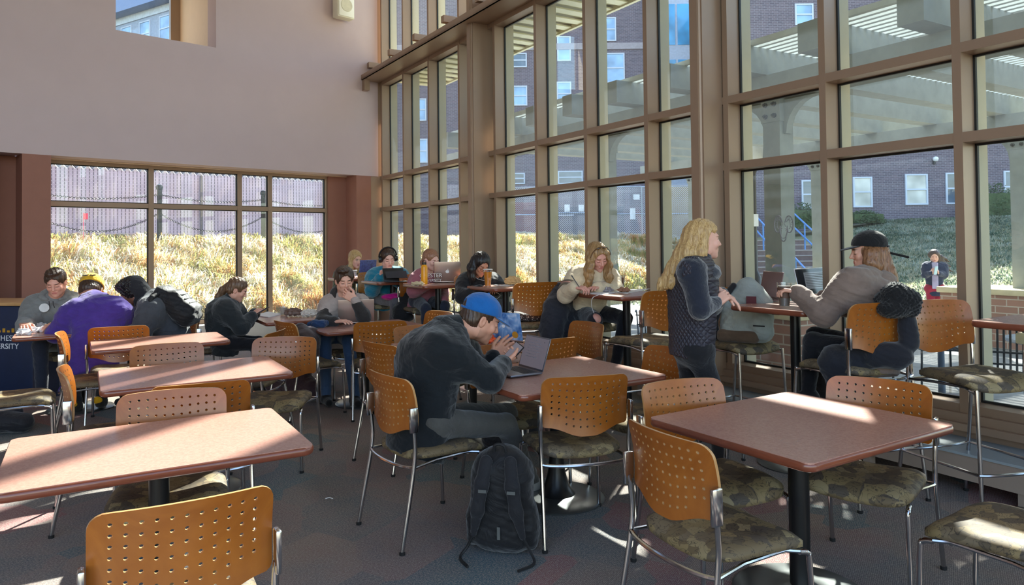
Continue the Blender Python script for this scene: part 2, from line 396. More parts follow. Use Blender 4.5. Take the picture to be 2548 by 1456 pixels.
for k in (1, 2, 3, 4):
    hi = cols_s[k-1]-0.07; lo = cols_s[k]+0.075
    window_bay(wn, mulls[k], lo, hi, ZB, 4.62, [ZB+0.02, Z1, Z2, Z3]); wn += 1
for k in (1, 2, 3, 4):
    hi = cols_s[k-1]-0.07; lo = cols_s[k]+0.075
    window_bay(wn, mulls[k], lo, hi, 4.62, CEIL, [4.80, CEIL-0.04]); wn += 1
# boxed steel columns between the bays
cl = MB()
for s in cols_s:
    bm = bmesh.new(); bmesh.ops.create_cube(bm, size=1)
    for v in bm.verts: v.co = Vector(((v.co.x)*0.40, v.co.y*0.15, (v.co.z+0.5)*CEIL))
    bmesh.ops.bevel(bm, geom=[e for e in bm.edges if abs(e.verts[0].co.z-e.verts[1].co.z) > 1], offset=0.03, segments=3, affect='EDGES')
    Mx = Matrix.Translation(W(4.62+0.2, s, 0)) @ Matrix.Rotation(A_, 4, 'Z')
    cl.frombm(bm, 0, Mx, True)
struct('trim_4', cl, M['mull'])
# light shelf / channel along the wall
sf = MB(); wbox(sf, 4.50, 5.03, SMIN, 12.95, 4.53, 4.56); wbox(sf, 4.50, 4.53, SMIN, 12.95, 4.53, 4.62); wbox(sf, 4.84, 5.05, SMIN, 12.8, 4.56, 4.76)
for k in (1, 2, 3, 4):
    for s in mulls[k]: wbox(sf, 4.62, 4.88, s-0.05, s+0.05, 4.76, 4.86)
wbox(sf, 4.52, 4.62, 12.58, 12.72, 4.33, 4.53)
struct('trim_5', sf, M['mull'])
# curb, sill and low convector cover
cb = MB(); wbox(cb, 4.86, 5.12, SMIN, 12.8, 0.0, 0.30); wbox(cb, 4.80, 5.12, SMIN, 12.8, 0.30, 0.345); wbox(cb, 4.84, 5.06, SMIN, 12.8, 0.345, 0.40)
struct('trim_6', cb, M['mull'])
cv = MB(); wbox(cv, 4.50, 4.86, SMIN, 5.2, 0.09, 0.235, 0); wbox(cv, 4.49, 4.86, SMIN, 5.2, 0.235, 0.25, 1)
for s in np.arange(-3.6, 5.0, 0.93): wbox(cv, 4.52, 4.58, s, s+0.05, 0, 0.09, 0)
struct('trim_7', cv, [pm('taupe_convector', (150, 134, 122), 0.55, var=0.03), M['ledge']])
# side wall on the far left, behind the picture edge
lw = MB(); a = c1; b_ = c1+Vector((4.6, -9.6, 0)); d = (b_-a).normalized(); nn = Vector((d.y, -d.x, 0))*-0.2
lw.hexa([a, b_, b_-nn, a-nn, a+Vector((0, 0, CEIL)), b_+Vector((0, 0, CEIL)), b_-nn+Vector((0, 0, CEIL)), a-nn+Vector((0, 0, CEIL))])
struct('wall_left', lw, M['wall'])

# wall loudspeaker high on the back wall
spk = empty('wall_loudspeaker', B(0.83, 0)+Vector((0, 0, 5.55))); spk.rotation_euler = (0, 0, math.atan2(-NB.y, -NB.x)-math.pi/2)
setp(spk, 'small white loudspeaker mounted high on the plaster wall near the window corner', 'loudspeaker')
mb = MB(); mb.rbox((-0.17, 0.05, -0.02), (0.17, 0.24, 0.42), 0.02); spb = mb.build('cabinet', pm('white_speaker', (226, 220, 200), 0.5, var=0.02), spk)
mb = MB(); mb.rbox((-0.15, 0.24, 0.0), (0.15, 0.255, 0.40), 0.006); mb.build('front_panel', pm('ivory_speaker', (238, 234, 218), 0.5, var=0.02), spk)
mb = MB(); mb.lathe([(0.0, 0), (0.11, 0), (0.115, -0.006)], seg=32, M4=Matrix.Translation((0, 0.262, 0.2)) @ Matrix.Rotation(-math.pi/2, 4, 'X')); mb.build('speaker_grille', pm('cream_grille', (212, 204, 178), 0.8), spk)
mb = MB(); mb.box((-0.04, 0.0, 0.1), (0.04, 0.06, 0.3)); mb.build('wall_bracket', M['mull'], spk)

# navy counter with lettering at the far left
def navy_cabinet():
    r = empty('navy_counter', (-5.45, 7.45, 0), R_(-8)); setp(r, 'dark navy counter with white university lettering at the left edge of the room', 'cabinet')
    mb = MB(); mb.rbox((-0.9, -0.25, 0.05), (0.80, 0.3, 0.95), 0.012); mb.box((-0.88, -0.22, 0), (0.78, 0.28, 0.06)); mb.build('body', pm('navy_laminate', (22, 36, 66), 0.45), r)
    mb = MB(); mb.rbox((-0.94, -0.28, 0.95), (0.84, 0.33, 0.985), 0.01); mb.build('counter_top', M['maplew'], r)
    for i, (tx, z, sz, mt) in enumerate((('WEST CHESTER', 0.61, 0.075, (235, 235, 240)), ('UNIVERSITY', 0.53, 0.075, (235, 235, 240)))):
        cu = bpy.data.curves.new('lettering', 'FONT'); cu.body = tx; cu.size = sz; cu.extrude = 0.002; cu.align_x = 'CENTER'; cu.space_character = 1.05
        o = bpy.data.objects.new('lettering', cu); COL.objects.link(o)
        dg = bpy.context.evaluated_depsgraph_get(); me = bpy.data.meshes.new_from_object(o.evaluated_get(dg)); bpy.data.objects.remove(o)
        me.materials.clear(); me.materials.append(pm('white_lettering', mt, 0.5, var=0.01)); q = mkobj('lettering', me, r); q.location = (0.44, -0.2535, z); q.rotation_euler = (math.pi/2, 0, 0)
    mb = MB()
    for k in range(9): mb.box((0.22+k*0.05, -0.254, 0.69), (0.25+k*0.05, -0.251, 0.73 if k % 2 else 0.71))
    mb.build('emblem', pm('gold_lettering', (190, 140, 40), 0.5), r)
    return r
navy_cabinet()
# ================================================================== CHAIRS AND TABLES
def back_shell():
    """perforated, curved plywood back with a bellied lower edge"""
    NX, NZ = 13, 9; HW = 0.232; TOPZ = 0.30; T = 0.011
    def bot(x):
        a = abs(x)/HW; t = min(1, max(0, (a-0.12)/0.72)); t = t*t*(3-2*t); return 0.0+0.045*t
    def mp(u, w):            # u,w in 0..1 -> local x,z
        x = (u*2-1)*HW; top = TOPZ+0.006*(1-(2*u-1)**2); b = bot(x); return x, b+(top-b)*w
    def warp(x, z):          # rounded upper and lower corners
        for (cz, r, sgn) in ((TOPZ, 0.045, 1), (0.045, 0.025, -1)):
            cx = HW-r; c_z = cz-sgn*r
            if abs(x) > cx and (z-c_z)*sgn > 0:
                dx = abs(x)-cx; dz = (z-c_z)*sgn; m = max(dx, dz); L = math.hypot(dx, dz)
                if L > 1e-6:
                    k = m/L; dx *= k; dz *= k
                return math.copysign(cx+dx, x), c_z+sgn*dz
        return x, z
    us = [0.0]+[0.075+0.85*i/(NX-2) for i in range(NX-1)]+[1.0]; us = us[:1]+us[1:-1]+us[-1:]
    ws = [0.0]+[0.09+0.84*i/(NZ-2) for i in range(NZ-1)]+[1.0]
    def P(x, z, k):
        y = -0.045+0.045*(x/HW)**2*1.0 - 0.16*z*0.55 + 0.02*math.sin(z/0.3*math.pi)   # plan curve, rake, lumbar
        return (x, y-(T if k else 0), z)
    mb = MB(); ids = {}
    vs = []; fs = []
    def vid(key, x, z, k, wrp=False):
        kk = (key, k)
        if kk not in ids:
            if wrp: x, z = warp(x, z)
            ids[kk] = len(vs); vs.append(P(x, z, k))
        return ids[kk]
    nu, nw = len(us)-1, len(ws)-1
    for j in range(nw):
        for i in range(nu):
            um, wm = (us[i]+us[i+1])/2, (ws[j]+ws[j+1])/2
            ring = [((2*i, 2*j), us[i], ws[j]), ((2*i+1, 2*j), um, ws[j]), ((2*i+2, 2*j), us[i+1], ws[j]), ((2*i+2, 2*j+1), us[i+1], wm),
                    ((2*i+2, 2*j+2), us[i+1], ws[j+1]), ((2*i+1, 2*j+2), um, ws[j+1]), ((2*i, 2*j+2), us[i], ws[j+1]), ((2*i, 2*j+1), us[i], wm)]
            inner = 0 < i < nu-1 and 0 < j < nw-1
            if j == 1 and not (3 <= i <= nu-4): inner = False
            cx, cz = mp(um, wm)
            for k in (0, 1):
                o = [vid(kq, *mp(a, b), k, True) for kq, a, b in ring]
                if inner:
                    r = 0.0060
                    h = [vid(('h', i, j, q), cx+r*math.cos(R_(-135+45*q)), cz+r*math.sin(R_(-135+45*q)), k) for q in range(8)]
                    for q in range(8):
                        f = [o[q], o[(q+1) % 8], h[(q+1) % 8], h[q]]; fs.append((f if k else f[::-1], 0))
                    if k == 1:
                        h0 = [ids[(('h', i, j, q), 0)] for q in range(8)]
                        for q in range(8): fs.append(([h[q], h[(q+1) % 8], h0[(q+1) % 8], h0[q]], 1))
                else: fs.append((o if k else o[::-1], 0))
    rim = [(q, 0) for q in range(0, 2*nu)]+[(2*nu, q) for q in range(0, 2*nw)]+[(q, 2*nw) for q in range(2*nu, 0, -1)]+[(0, q) for q in range(2*nw, 0, -1)]
    for a, b in zip(rim, rim[1:]+rim[:1]):
        fs.append(([ids[(a, 0)], ids[(b, 0)], ids[(b, 1)], ids[(a, 1)]], 1))
    mb.v = vs; mb.f = [list(f) for f, m in fs]; mb.mi = [m for f, m in fs]; mb.sm = [m == 0 for f, m in fs]
    return mb
def seat_mb():
    def top(u, v):
        x = (u*2-1); y = (v*2-1)
        # squircle footprint, wider at the front
        w = 0.222+0.018*v; r = 1.0
        m = max(abs(x), abs(y)); L = (abs(x)**5+abs(y)**5)**0.2
        k = m/L if L > 0 else 1
        X = x*k*w; Y = y*k*0.222
        z = 0.036*(1-min(1, max(abs(x), abs(y)))**7)+0.016*abs(x)**2-0.03*max(0, y-0.25)**2*1.2 - 0.012*(1-abs(x)**2)*(1-y*y)
        return (X, Y+0.01, z)
    mb = MB(); N = 18; mb.grid(top, N, N)
    k = len(mb.v)
    rim = [i for i in range(N+1)]+[j*(N+1)+N for j in range(1, N+1)]+[N*(N+1)+i for i in range(N-1, -1, -1)]+[j*(N+1) for j in range(N-1, 0, -1)]
    low = [Vector(mb.v[i])+Vector((0, 0, -0.022)) for i in rim]; low2 = [Vector((v.x*0.93, v.y*0.93, v.z-0.008)) for v in low]
    mb.v += [tuple(v) for v in low]+[tuple(v) for v in low2]; n = len(rim)
    for i in range(n):
        a, b = rim[i], rim[(i+1) % n]; mb.f.append([b, a, k+i, k+(i+1) % n]); mb.mi.append(0); mb.sm.append(True)
        mb.f.append([k+(i+1) % n, k+i, k+n+i, k+n+(i+1) % n]); mb.mi.append(0); mb.sm.append(True)
    mb.f.append([k+n+i for i in range(n)]); mb.mi.append(0); mb.sm.append(False)
    return mb
def make_chair(name, SZ, bar):
    r = empty(name)
    o = seat_mb().build('seat', M['camo'], r, sharp=70); o.location = (0, 0, SZ-0.012)
    o = back_shell().build('backrest', [M['maple'], M['maplew']], r, sharp=50); o.location = (0, -0.205, SZ+0.085)
    fx = 0.245 if not bar else 0.255; ry = -0.30 if not bar else -0.30
    for s in (-1, 1):
        m = MB(); m.tube(smooth_path([(s*fx, ry, 0.012), (s*0.236, -0.225, SZ*0.9), (s*0.238, -0.222, SZ+0.10), (s*0.240, -0.232, SZ+0.16)], 5), 0.0105, 10)
        m.lathe([(0.0, 0), (0.014, 0), (0.015, 0.012), (0.011, 0.016)], (s*fx, ry, 0), 10, 1); m.build('rear_leg', [M['chrome'], M['rubber']], r)
        m = MB(); m.rbox((s*0.2425-0.009, -0.252, SZ+0.125), (s*0.2425+0.009, -0.207, SZ+0.25), 0.006); m.build('back_bracket', M['chrome'], r)
        m = MB(); m.tube(smooth_path([(s*0.222, 0.17, SZ-0.045), (s*0.226, 0.205, SZ-0.055), (s*0.228, 0.215, SZ-0.1), (s*(fx-0.01), 0.225 if not bar else 0.25, 0.012)], 5), 0.0105, 10)
        m.lathe([(0.0, 0), (0.014, 0), (0.015, 0.012), (0.011, 0.016)], (s*(fx-0.01), 0.225 if not bar else 0.25, 0), 10, 1); m.build('front_leg', [M['chrome'], M['rubber']], r)
    m = MB(); m.tube(bez((-0.236, -0.225, SZ-0.05), (-0.17, -0.275, SZ-0.062), (0.17, -0.275, SZ-0.062), (0.236, -0.225, SZ-0.05), 14), 0.009, 8)
    for s in (-1, 1): m.tube([(s*0.234, -0.22, SZ-0.05), (s*0.205, -0.08, SZ-0.042), (s*0.198, 0.12, SZ-0.038), (s*0.222, 0.175, SZ-0.044)], 0.008, 8)
    m.tube([(-0.2, 0.12, SZ-0.044), (0.2, 0.12, SZ-0.044)], 0.008, 8); m.build('seat_frame', M['chrome'], r)
    if bar:
        m = MB(); z = 0.30; k = z/SZ
        yr = ry+(0.075)*k; yf = 0.25-0.035*k; x = 0.25
        m.tube([(-x, yr, z), (-x+0.004, yf, z)], 0.0085, 8); m.tube([(x, yr, z), (x-0.004, yf, z)], 0.0085, 8)
        m.tube(bez((-x, yf, z), (-0.15, yf+0.05, z), (0.15, yf+0.05, z), (x, yf, z), 10), 0.0085, 8); m.tube(bez((-x, yr, z), (-0.15, yr+0.03, z), (0.15, yr+0.03, z), (x, yr, z), 10), 0.0085, 8)
        m.build('footrest', M['chrome'], r)
    return r
SEAT_LO, SEAT_HI = 0.455, 0.765
_protos = {}
def chair(bar, x, y, ang, label, group):
    """ang: heading of the sitter, degrees, 0 = +X"""
    if bar not in _protos:
        r = make_chair('bar_chair' if bar else 'dining_chair', SEAT_HI if bar else SEAT_LO, bar); _protos[bar] = r
    else:
        r = copy_tree(_protos[bar])
    r.location = (x, y, 0); r.rotation_euler = (0, 0, R_(ang-90))
    setp(r, label, 'chair', group); return r
U30 = 31.0                                   # heading of the tables' long side
def dirv(a): return Vector((math.cos(R_(a)), math.sin(R_(a)), 0))
def rounded_rect(w, d, r, n=5):
    p = []
    for cx, cy, a in ((w/2-r, d/2-r, 0), (-w/2+r, d/2-r, 90), (-w/2+r, -d/2+r, 180), (w/2-r, -d/2+r, 270)):
        for i in range(n+1): t = R_(a+90*i/n); p.append((cx+r*math.cos(t), cy+r*math.sin(t)))
    return p
def table(name, x, y, ang, L, D, H, label, group, baser=0.28, dome=False, pole=0.038):
    r = empty(name, (x, y, 0), R_(ang)); setp(r, label, 'table', group)
    m = MB(); m.prism(rounded_rect(L-0.012, D-0.012, 0.034), H-0.008, H); m.build('tabletop', M['top'], r)
    e = MB(); prof = [(0.0, -0.036), (0.008, -0.0355), (0.014, -0.030), (0.017, -0.020), (0.016, -0.010), (0.011, -0.0025), (0.004, -0.0006)]
    base = rounded_rect(L-0.034, D-0.034, 0.03, 5); n = len(base); vs = []
    cen = Vector((0, 0, 0))
    def off(i):
        a = Vector((*base[i-1], 0)); b = Vector((*base[(i+1) % n], 0)); t = (b-a).normalized(); return Vector((t.y, -t.x, 0))
    for (o_, z) in prof:
        for i in range(n): p = Vector((*base[i], 0))+off(i)*o_; vs.append((p.x, p.y, H+z))
    fs = []
    for k in range(len(prof)-1):
        for i in range(n): fs.append((k*n+i, k*n+(i+1) % n, (k+1)*n+(i+1) % n, (k+1)*n+i))
    fs.append(tuple(range(n))[::-1])
    e.add(vs, fs, 0, True); e.build('edge_band', M['edge'], r, sharp=60)
    m = MB(); m.lathe([(pole, 0.04), (pole, H-0.05)], seg=20)
    if dome: m = MB(); m.lathe([(0.115, 0.025), (0.095, 0.045), (0.07, 0.09), (0.052, 0.16), (0.042, 0.25), (0.038, 0.34), (0.038, H-0.05)], seg=24)
    m.build('column', M['blackmetal'], r)
    m = MB(); m.lathe([(baser, 0.0), (baser+0.003, 0.008), (baser-0.01, 0.016), (baser*0.6, 0.024), (0.09, 0.032), (0.06, 0.045), (0, 0.05)], seg=40); m.build('base', M['basegrey'] if not dome else M['basegrey'], r)
    m = MB(); m.box((-0.2, -0.03, H-0.05), (0.2, 0.03, H-0.034)); m.box((-0.03, -0.2, H-0.05), (0.03, 0.2, H-0.034)); m.build('top_bracket', M['blackmetal'], r)
    return r
LT = 'laminate tables in the hall'; BT = 'small high tables along the window wall'
VA = U30-90                                  # heading v (towards the camera, along the window wall)
TAB = {}
def T(key, x, y, ang, L, D, label, **kw): TAB[key] = (x, y, ang); return table('dining_table', x, y, ang, L, D, 0.74, label, LT, **kw)
T('T1', -1.415, 2.90, 30.5, 1.04, 0.79, 'empty red-brown laminate table nearest the camera on the left, striped with sunlight')
T('T2', -1.985, 4.52, 30.5, 1.04, 0.80, 'empty red-brown table second from the camera in the left row, two sun stripes across')
T('T3', -2.93, 6.02, 31, 1.0, 0.72, 'empty red-brown table third from the camera in the left row, behind the purple pullover')
T('T4', -4.08, 6.85, 31, 1.04, 0.76, 'table at the far left where three men lean over food wrappers')
T('T5', 0.25, 4.33, 31.5, 1.02, 0.86, 'table with the open laptop where the man in the blue cap sits', dome=True)
T('T6', -0.32, 5.60, 31, 1.04, 0.80, 'table behind the blue cap, carrying the sky-blue laptop')
T('T7', -1.42, 6.96, 32, 0.98, 0.68, 'table carrying the silver laptop of the man with chin on hand')
T('T8', -2.22, 7.85, 31, 1.04, 0.74, 'table by the back window with papers, woman in black at its left')
T('T9', 1.22, 3.13, 32, 0.98, 0.83, 'empty square table nearest the camera on the right, bright sun patch on its far edge', pole=0.043)
def BTab(key, x, y, label, L=0.62): TAB[key] = (x, y, U30); return table('high_table', x, y, U30, L, 0.62, 1.07, label, BT, baser=0.26, pole=0.034)
BTab('B1', 0.985, 6.27, 'high table where the woman in the cream sweater writes')
BTab('B2', -0.07, 7.50, 'high table with the orange drink in front of the woman in glasses')
BTab('B3', -0.83, 8.08, 'high table with the orange bottle and the laptop of the woman in pink')
BTab('B4', -1.46, 8.85, 'high table with a black tablet in front of the teal fleece')
BTab('B5', -2.10, 9.75, 'high table in the corner with the purple patterned laptop')
BTab('B6', 1.92, 4.93, 'high table with two laptops in front of the black-capped woman')
BTab('B7', 2.90, 3.84, 'empty high table at the right edge of the photo')
CG = 'perforated maple-back dining chairs'; BG = 'tall perforated maple-back bar chairs'
def ch(x, y, a, label): return chair(False, x, y, a, label, CG)
def bc(x, y, a, label): return chair(True, x, y, a, label, BG)
# ------------------------------------------------------------------ chairs where they stand
ch(-1.01, 2.17, 121, 'perforated chair back filling the bottom left, nearest the camera')
ch(-1.50, 3.17, -68, 'chair facing the camera on the far side of the nearest left table')
ch(-1.65, 3.82, 115, 'orange chair with glowing holes, back to back behind the nearest left table')
ch(-2.28, 4.81, -62, 'pale-lit chair facing the camera between the second and third left tables')
ch(-3.46, 6.40, 115, 'chair under the man in the purple pullover')
ch(-3.55, 5.20, 31, 'side-on chair cut off by the left edge of the photo')
ch(-3.36, 5.86, 28, 'side-on chair in front of the purple pullover, second from the left edge')
ch(-2.29, 4.18, 30, 'side-on chair at the left end of the second table')
ch(-3.42, 7.25, 211, 'chair behind the man with the dark hooded jacket and backpack')
ch(-2.12, 5.75, 178, 'chair half hidden at the right end of the third left table')
ch(-1.66, 5.07, -88, 'chair facing the camera at the right end of the second left table')
ch(-1.85, 6.60, 41, 'chair with a dark grey seat left of the silver laptop table, jacket on it')
ch(-1.22, 6.58, 105, 'chair with back to the camera in front of the silver laptop table')
ch(-0.65, 5.78, -59, 'pale chair back just left above the shoulder of the man in the blue cap')
ch(-0.90, 7.03, 222, 'small chair back left of the blue cap with a bluish sheen at its edge')
ch(-0.74, 5.14, 43, 'chair directly behind the blue-capped man\'s own chair')
ch(-0.46, 3.94, 37, 'chair the man in the blue cap sits on')
ch(0.31, 3.92, 104, 'chair with back to the camera right of the black backpack')
ch(0.03, 4.60, -57, 'chair half hidden behind the phone and the grey laptop')
ch(0.42, 5.96, 211, 'chair at the right end of the sky-blue laptop table with a bluish sheen')
ch(0.15, 5.31, 118, 'chair with glowing holes just right of the open grey laptop')
ch(0.78, 4.46, 209, 'chair at the right end of the open laptop\'s table')
ch(0.90, 3.28, -68, 'chair facing the camera at the left corner of the nearest right table')
ch(0.757, 2.715, 27, 'large side-on chair in the front right, left of the table pole')
ch(1.58, 3.29, 228, 'chair behind the nearest right table with a sunlit strip on its seat')
ch(1.81, 2.66, 125, 'seat cushion crossed by sunlight in the bottom right corner')
ch(-3.28, 7.48, 31, 'chair under the woman in the black jacket by the back window')
ch(-1.66, 7.38, -59, 'chair under the man with chin on hand')
ch(-4.48, 7.38, -59, 'chair under the man in the grey hoodie')
bc(0.12, 6.86, 115, 'high chair with a dotted cushion on its seat, back to the camera')
bc(1.03, 5.62, 121, 'high chair left of the standing woman, back to the camera')
bc(-1.68, 9.26, -59, 'high chair under the woman in the teal fleece')
bc(-1.02, 8.46, -59, 'high chair under the woman in the pink pullover')
bc(-0.33, 7.93, -59, 'high chair under the woman in glasses')
bc(0.72, 6.72, -59, 'high chair under the woman in the cream sweater, dark coat hung on it')
bc(-2.20, 10.22, -59, 'high chair in the far corner under the blonde woman')
bc(2.05, 4.41, 110, 'high chair under the woman in the black cap')
bc(2.55, 4.02, -74, 'empty high chair at the right with dark seat, facing the right-edge table')
bc(1.66, 5.36, -59, 'high chair carrying the light grey backpack')
# ================================================================== OUTSIDE
rng = np.random.default_rng(7)
def sstep(x, a, b):
    t = np.clip((x-a)/(b-a), 0, 1); return t*t*(3-2*t)
def vnoise(x, y, s, seed=0):
    """cheap smooth value noise"""
    x = x*s; y = y*s; xi = np.floor(x); yi = np.floor(y); fx = x-xi; fy = y-yi
    def h(a, b): v = np.sin(a*127.1+b*311.7+seed*74.7)*43758.5453; return v-np.floor(v)
    ux = fx*fx*(3-2*fx); uy = fy*fy*(3-2*fy)
    return (h(xi, yi)*(1-ux)+h(xi+1, yi)*ux)*(1-uy)+(h(xi, yi+1)*(1-ux)+h(xi+1, yi+1)*ux)*uy
def terrain(x, y):
    n = x*NV.x+y*NV.y; o = (x-K.x)*NB.x+(y-K.y)*NB.y
    hill = 0.02+0.32*sstep(o, 0.5, 1.2)+1.28*np.clip((o-0.9)/3.6, 0, 1)**0.85
    hill = np.where(o < 0.5, -0.15, hill); flat = sstep(o, 3.8, 5.2)
    bumps = (0.22*vnoise(x, y, 0.9)+0.13*vnoise(x, y, 2.3, 3)+0.05*vnoise(x, y, 6, 5)-0.17)*sstep(o, 0.6, 1.6)*(1-0.6*flat)
    lawn = -0.15-0.15*sstep(n, 10, 13)+np.clip((n-13.2)*0.145, 0, 2.65)
    z = np.maximum(hill+bumps, lawn)
    return z
def hz(x, y): return float(terrain(np.array([x]), np.array([y]))[0])
# terrace paving
tp = MB(); q = [W(5.1, -8), W(5.1, 12.8), W(13.2, 16), W(13.2, -8)]
tp.prism([(p.x, p.y) for p in q], -0.3, -0.155)
def paving():
    q = NT('concrete_paving'); v = q.coord((1, 1, 1), (0, 0, R_(31))); n = q.noise(v, 30, 4); b = q.t.nodes.new('ShaderNodeTexBrick')
    b.inputs['Scale'].default_value = 1.0; b.inputs['Brick Width'].default_value = 0.9; b.inputs['Row Height'].default_value = 0.9; b.inputs['Mortar Size'].default_value = 0.012; b.offset = 0
    b.inputs['Color1'].default_value = (*lin((160, 160, 158)), 1); b.inputs['Color2'].default_value = (*lin((144, 146, 146)), 1); b.inputs['Mortar'].default_value = (*lin((100, 96, 90)), 1)
    q.l(v, b.inputs['Vector']); c = q.mix(q.ramp(n.outputs[0], [(0.3, (0, 0, 0)), (0.8, (0.5, 0.5, 0.5))]).outputs[0], b.outputs[0], lin((140, 136, 130)))
    q.l(c, q.b.inputs['Base Color']); q.b.inputs['Roughness'].default_value = 0.85; return q.m
struct('terrace', tp, paving())
# ground surface
gx = np.arange(-24, 52, 0.4); gy = np.arange(2, 62, 0.4)
X, Y = np.meshgrid(gx, gy); Z = terrain(X, Y)-0.02
Oo = (X-K.x)*NB.x+(Y-K.y)*NB.y; Nn = X*NV.x+Y*NV.y
inside = (Oo < 0.45) & (Nn < 5.3); pav = (Nn < 12.9) & (Oo < 0.6) & ~inside
gm = MB(); idx = -np.ones(X.shape, int); keep = ~inside
vsl = []; 
for j in range(X.shape[0]):
    for i in range(X.shape[1]): idx[j, i] = len(vsl); vsl.append((X[j, i], Y[j, i], Z[j, i] if not pav[j, i] else -0.32))
fsl = [(idx[j, i], idx[j, i+1], idx[j+1, i+1], idx[j+1, i]) for j in range(X.shape[0]-1) for i in range(X.shape[1]-1) if keep[j, i] and keep[j, i+1] and keep[j+1, i] and keep[j+1, i+1]]
gm.add(vsl, fsl, 0, True)
def soil():
    q = NT('dry_turf_ground'); v = q.coord(); n = q.noise(v, 1.2, 4); n2 = q.noise(v, 40, 3)
    r = q.ramp(n.outputs[0], [(0.35, lin((118, 122, 82))), (0.55, lin((150, 140, 104))), (0.7, lin((96, 108, 72)))])
    c = q.mix(q.ramp(n2.outputs[0], [(0.4, (0, 0, 0)), (0.7, (1, 1, 1))]).outputs[0], r.outputs[0], lin((178, 166, 128)))
    q.l(c, q.b.inputs['Base Color']); q.b.inputs['Roughness'].default_value = 0.95; q.bump(n2.outputs[0], 0.8, 0.03); return q.m
struct('ground', gm, soil())
# grass blades: one object per sort, nobody could count them
def blades(name, pts, hgt, wid, mats, lean=0.5, nseg=2):
    N = len(pts); x, y = pts[:, 0], pts[:, 1]; z = terrain(x, y)-0.03
    cl = vnoise(x, y, 2.2, 9)*2*math.pi*1.5; a = cl+rng.normal(0, 0.9, N); h = hgt*(0.5+rng.random(N)*0.9); ln = lean*(0.3+rng.random(N))
    w = wid*(0.6+0.8*rng.random(N)); px = -np.sin(a); py = np.cos(a)
    # blade: base two points, mid two points, tip
    b0 = np.stack([x-px*w, y-py*w, z], 1); b1 = np.stack([x+px*w, y+py*w, z], 1)
    mx = x+np.cos(a)*h*ln*0.45; my = y+np.sin(a)*h*ln*0.45; mz = z+h*0.62
    m0 = np.stack([mx-px*w*0.8, my-py*w*0.8, mz], 1); m1 = np.stack([mx+px*w*0.8, my+py*w*0.8, mz], 1)
    tp_ = np.stack([x+np.cos(a)*h*ln*1.4, y+np.sin(a)*h*ln*1.4, z+h*(0.95-0.35*ln)], 1)
    V = np.stack([b0, b1, m1, m0, tp_], 1).reshape(-1, 3)
    base = np.arange(N)*5
    me = bpy.data.meshes.new(name); me.vertices.add(len(V)); me.vertices.foreach_set('co', V.ravel())
    loops = np.empty((N, 7), int); loops[:, 0] = base; loops[:, 1] = base+1; loops[:, 2] = base+2; loops[:, 3] = base+3; loops[:, 4] = base+3; loops[:, 5] = base+2; loops[:, 6] = base+4
    me.loops.add(N*7); me.loops.foreach_set('vertex_index', loops.ravel()); me.polygons.add(N*2)
    st = np.empty((N, 2), int); st[:, 0] = np.arange(N)*7; st[:, 1] = np.arange(N)*7+4; me.polygons.foreach_set('loop_start', st.ravel())
    pat = vnoise(x, y, 1.6, 21); pat2 = vnoise(x, y, 3.1, 33); rv = rng.random(N)
    mi = np.where(rv < 0.40, 0, np.where(rv < 0.62, 1, np.where(rv < 0.82, 2, 3)))
    mi = np.where((pat > 0.66) & (rv < 0.6), 2, mi); mi = np.where((pat2 > 0.68) & (rv < 0.55), 3, mi); mi = np.where((pat < 0.34) & (rv < 0.6), 1, mi); mi = np.repeat(mi, 2)
    me.polygons.foreach_set('material_index', mi)
    for m in mats: me.materials.append(m)
    me.update(); me.validate(); o = mkobj(name, me); return o
def grassmat(name, rgb):
    q = NT(name); v = q.coord(); n = q.noise(v, 3, 3); c = lin(rgb)
    r = q.ramp(n.outputs[0], [(0.3, tuple(x*0.75 for x in c)), (0.7, tuple(min(1, x*1.2) for x in c))]); q.l(r.outputs[0], q.b.inputs['Base Color'])
    q.b.inputs['Roughness'].default_value = 0.6
    tr = q.t.nodes.new('ShaderNodeBsdfTranslucent'); q.l(r.outputs[0], tr.inputs[0]); mx = q.t.nodes.new('ShaderNodeMixShader'); mx.inputs[0].default_value = 0.45
    q.l(q.b.outputs[0], mx.inputs[1]); q.l(tr.outputs[0], mx.inputs[2]); q.l(mx.outputs[0], q.out.inputs[0]); return q.m
straw = [grassmat('straw_grass', (228, 212, 172)), grassmat('bleached_grass', (244, 238, 226)), grassmat('olive_grass', (164, 164, 98)), grassmat('rust_grass', (214, 170, 112))]
def scatter(n, test, bx):
    P = np.stack([rng.uniform(bx[0], bx[1], n), rng.uniform(bx[2], bx[3], n)], 1); return P[test(P[:, 0], P[:, 1])]
def oof(x, y): return (x-K.x)*NB.x+(y-K.y)*NB.y
def nnf(x, y): return x*NV.x+y*NV.y
P1 = scatter(330000, lambda x, y: (oof(x, y) > 0.7) & (oof(x, y) < 5.2) & (x < 6.5) & (x > -15) & (x/y > -0.80), (-15, 6.5, 8, 32))
# taller tussocks where the noise is high
o = blades('dry_hill_grass', P1, 0.20, 0.009, straw, 1.1); setp(o, 'dense dry straw-coloured grass covering the sunlit hill outside the windows', 'grass', None, 'stuff')
P2 = scatter(150000, lambda x, y: (nnf(x, y) > 12.6) & (nnf(x, y) < 33) & (oof(x, y) < 0.8) & (x/y > 0.1) & (x/y < 0.85), (2, 24, 9, 34))
lawnm = [grassmat('lawn_green', (132, 146, 122)), grassmat('lawn_pale', (176, 180, 160)), grassmat('lawn_dark', (96, 116, 94)), grassmat('lawn_olive', (146, 152, 122))]
o = blades('lawn_grass', P2, 0.10, 0.014, lawnm, 0.8); setp(o, 'short grey-green grass on the sloping lawn beyond the terrace', 'grass', None, 'stuff')

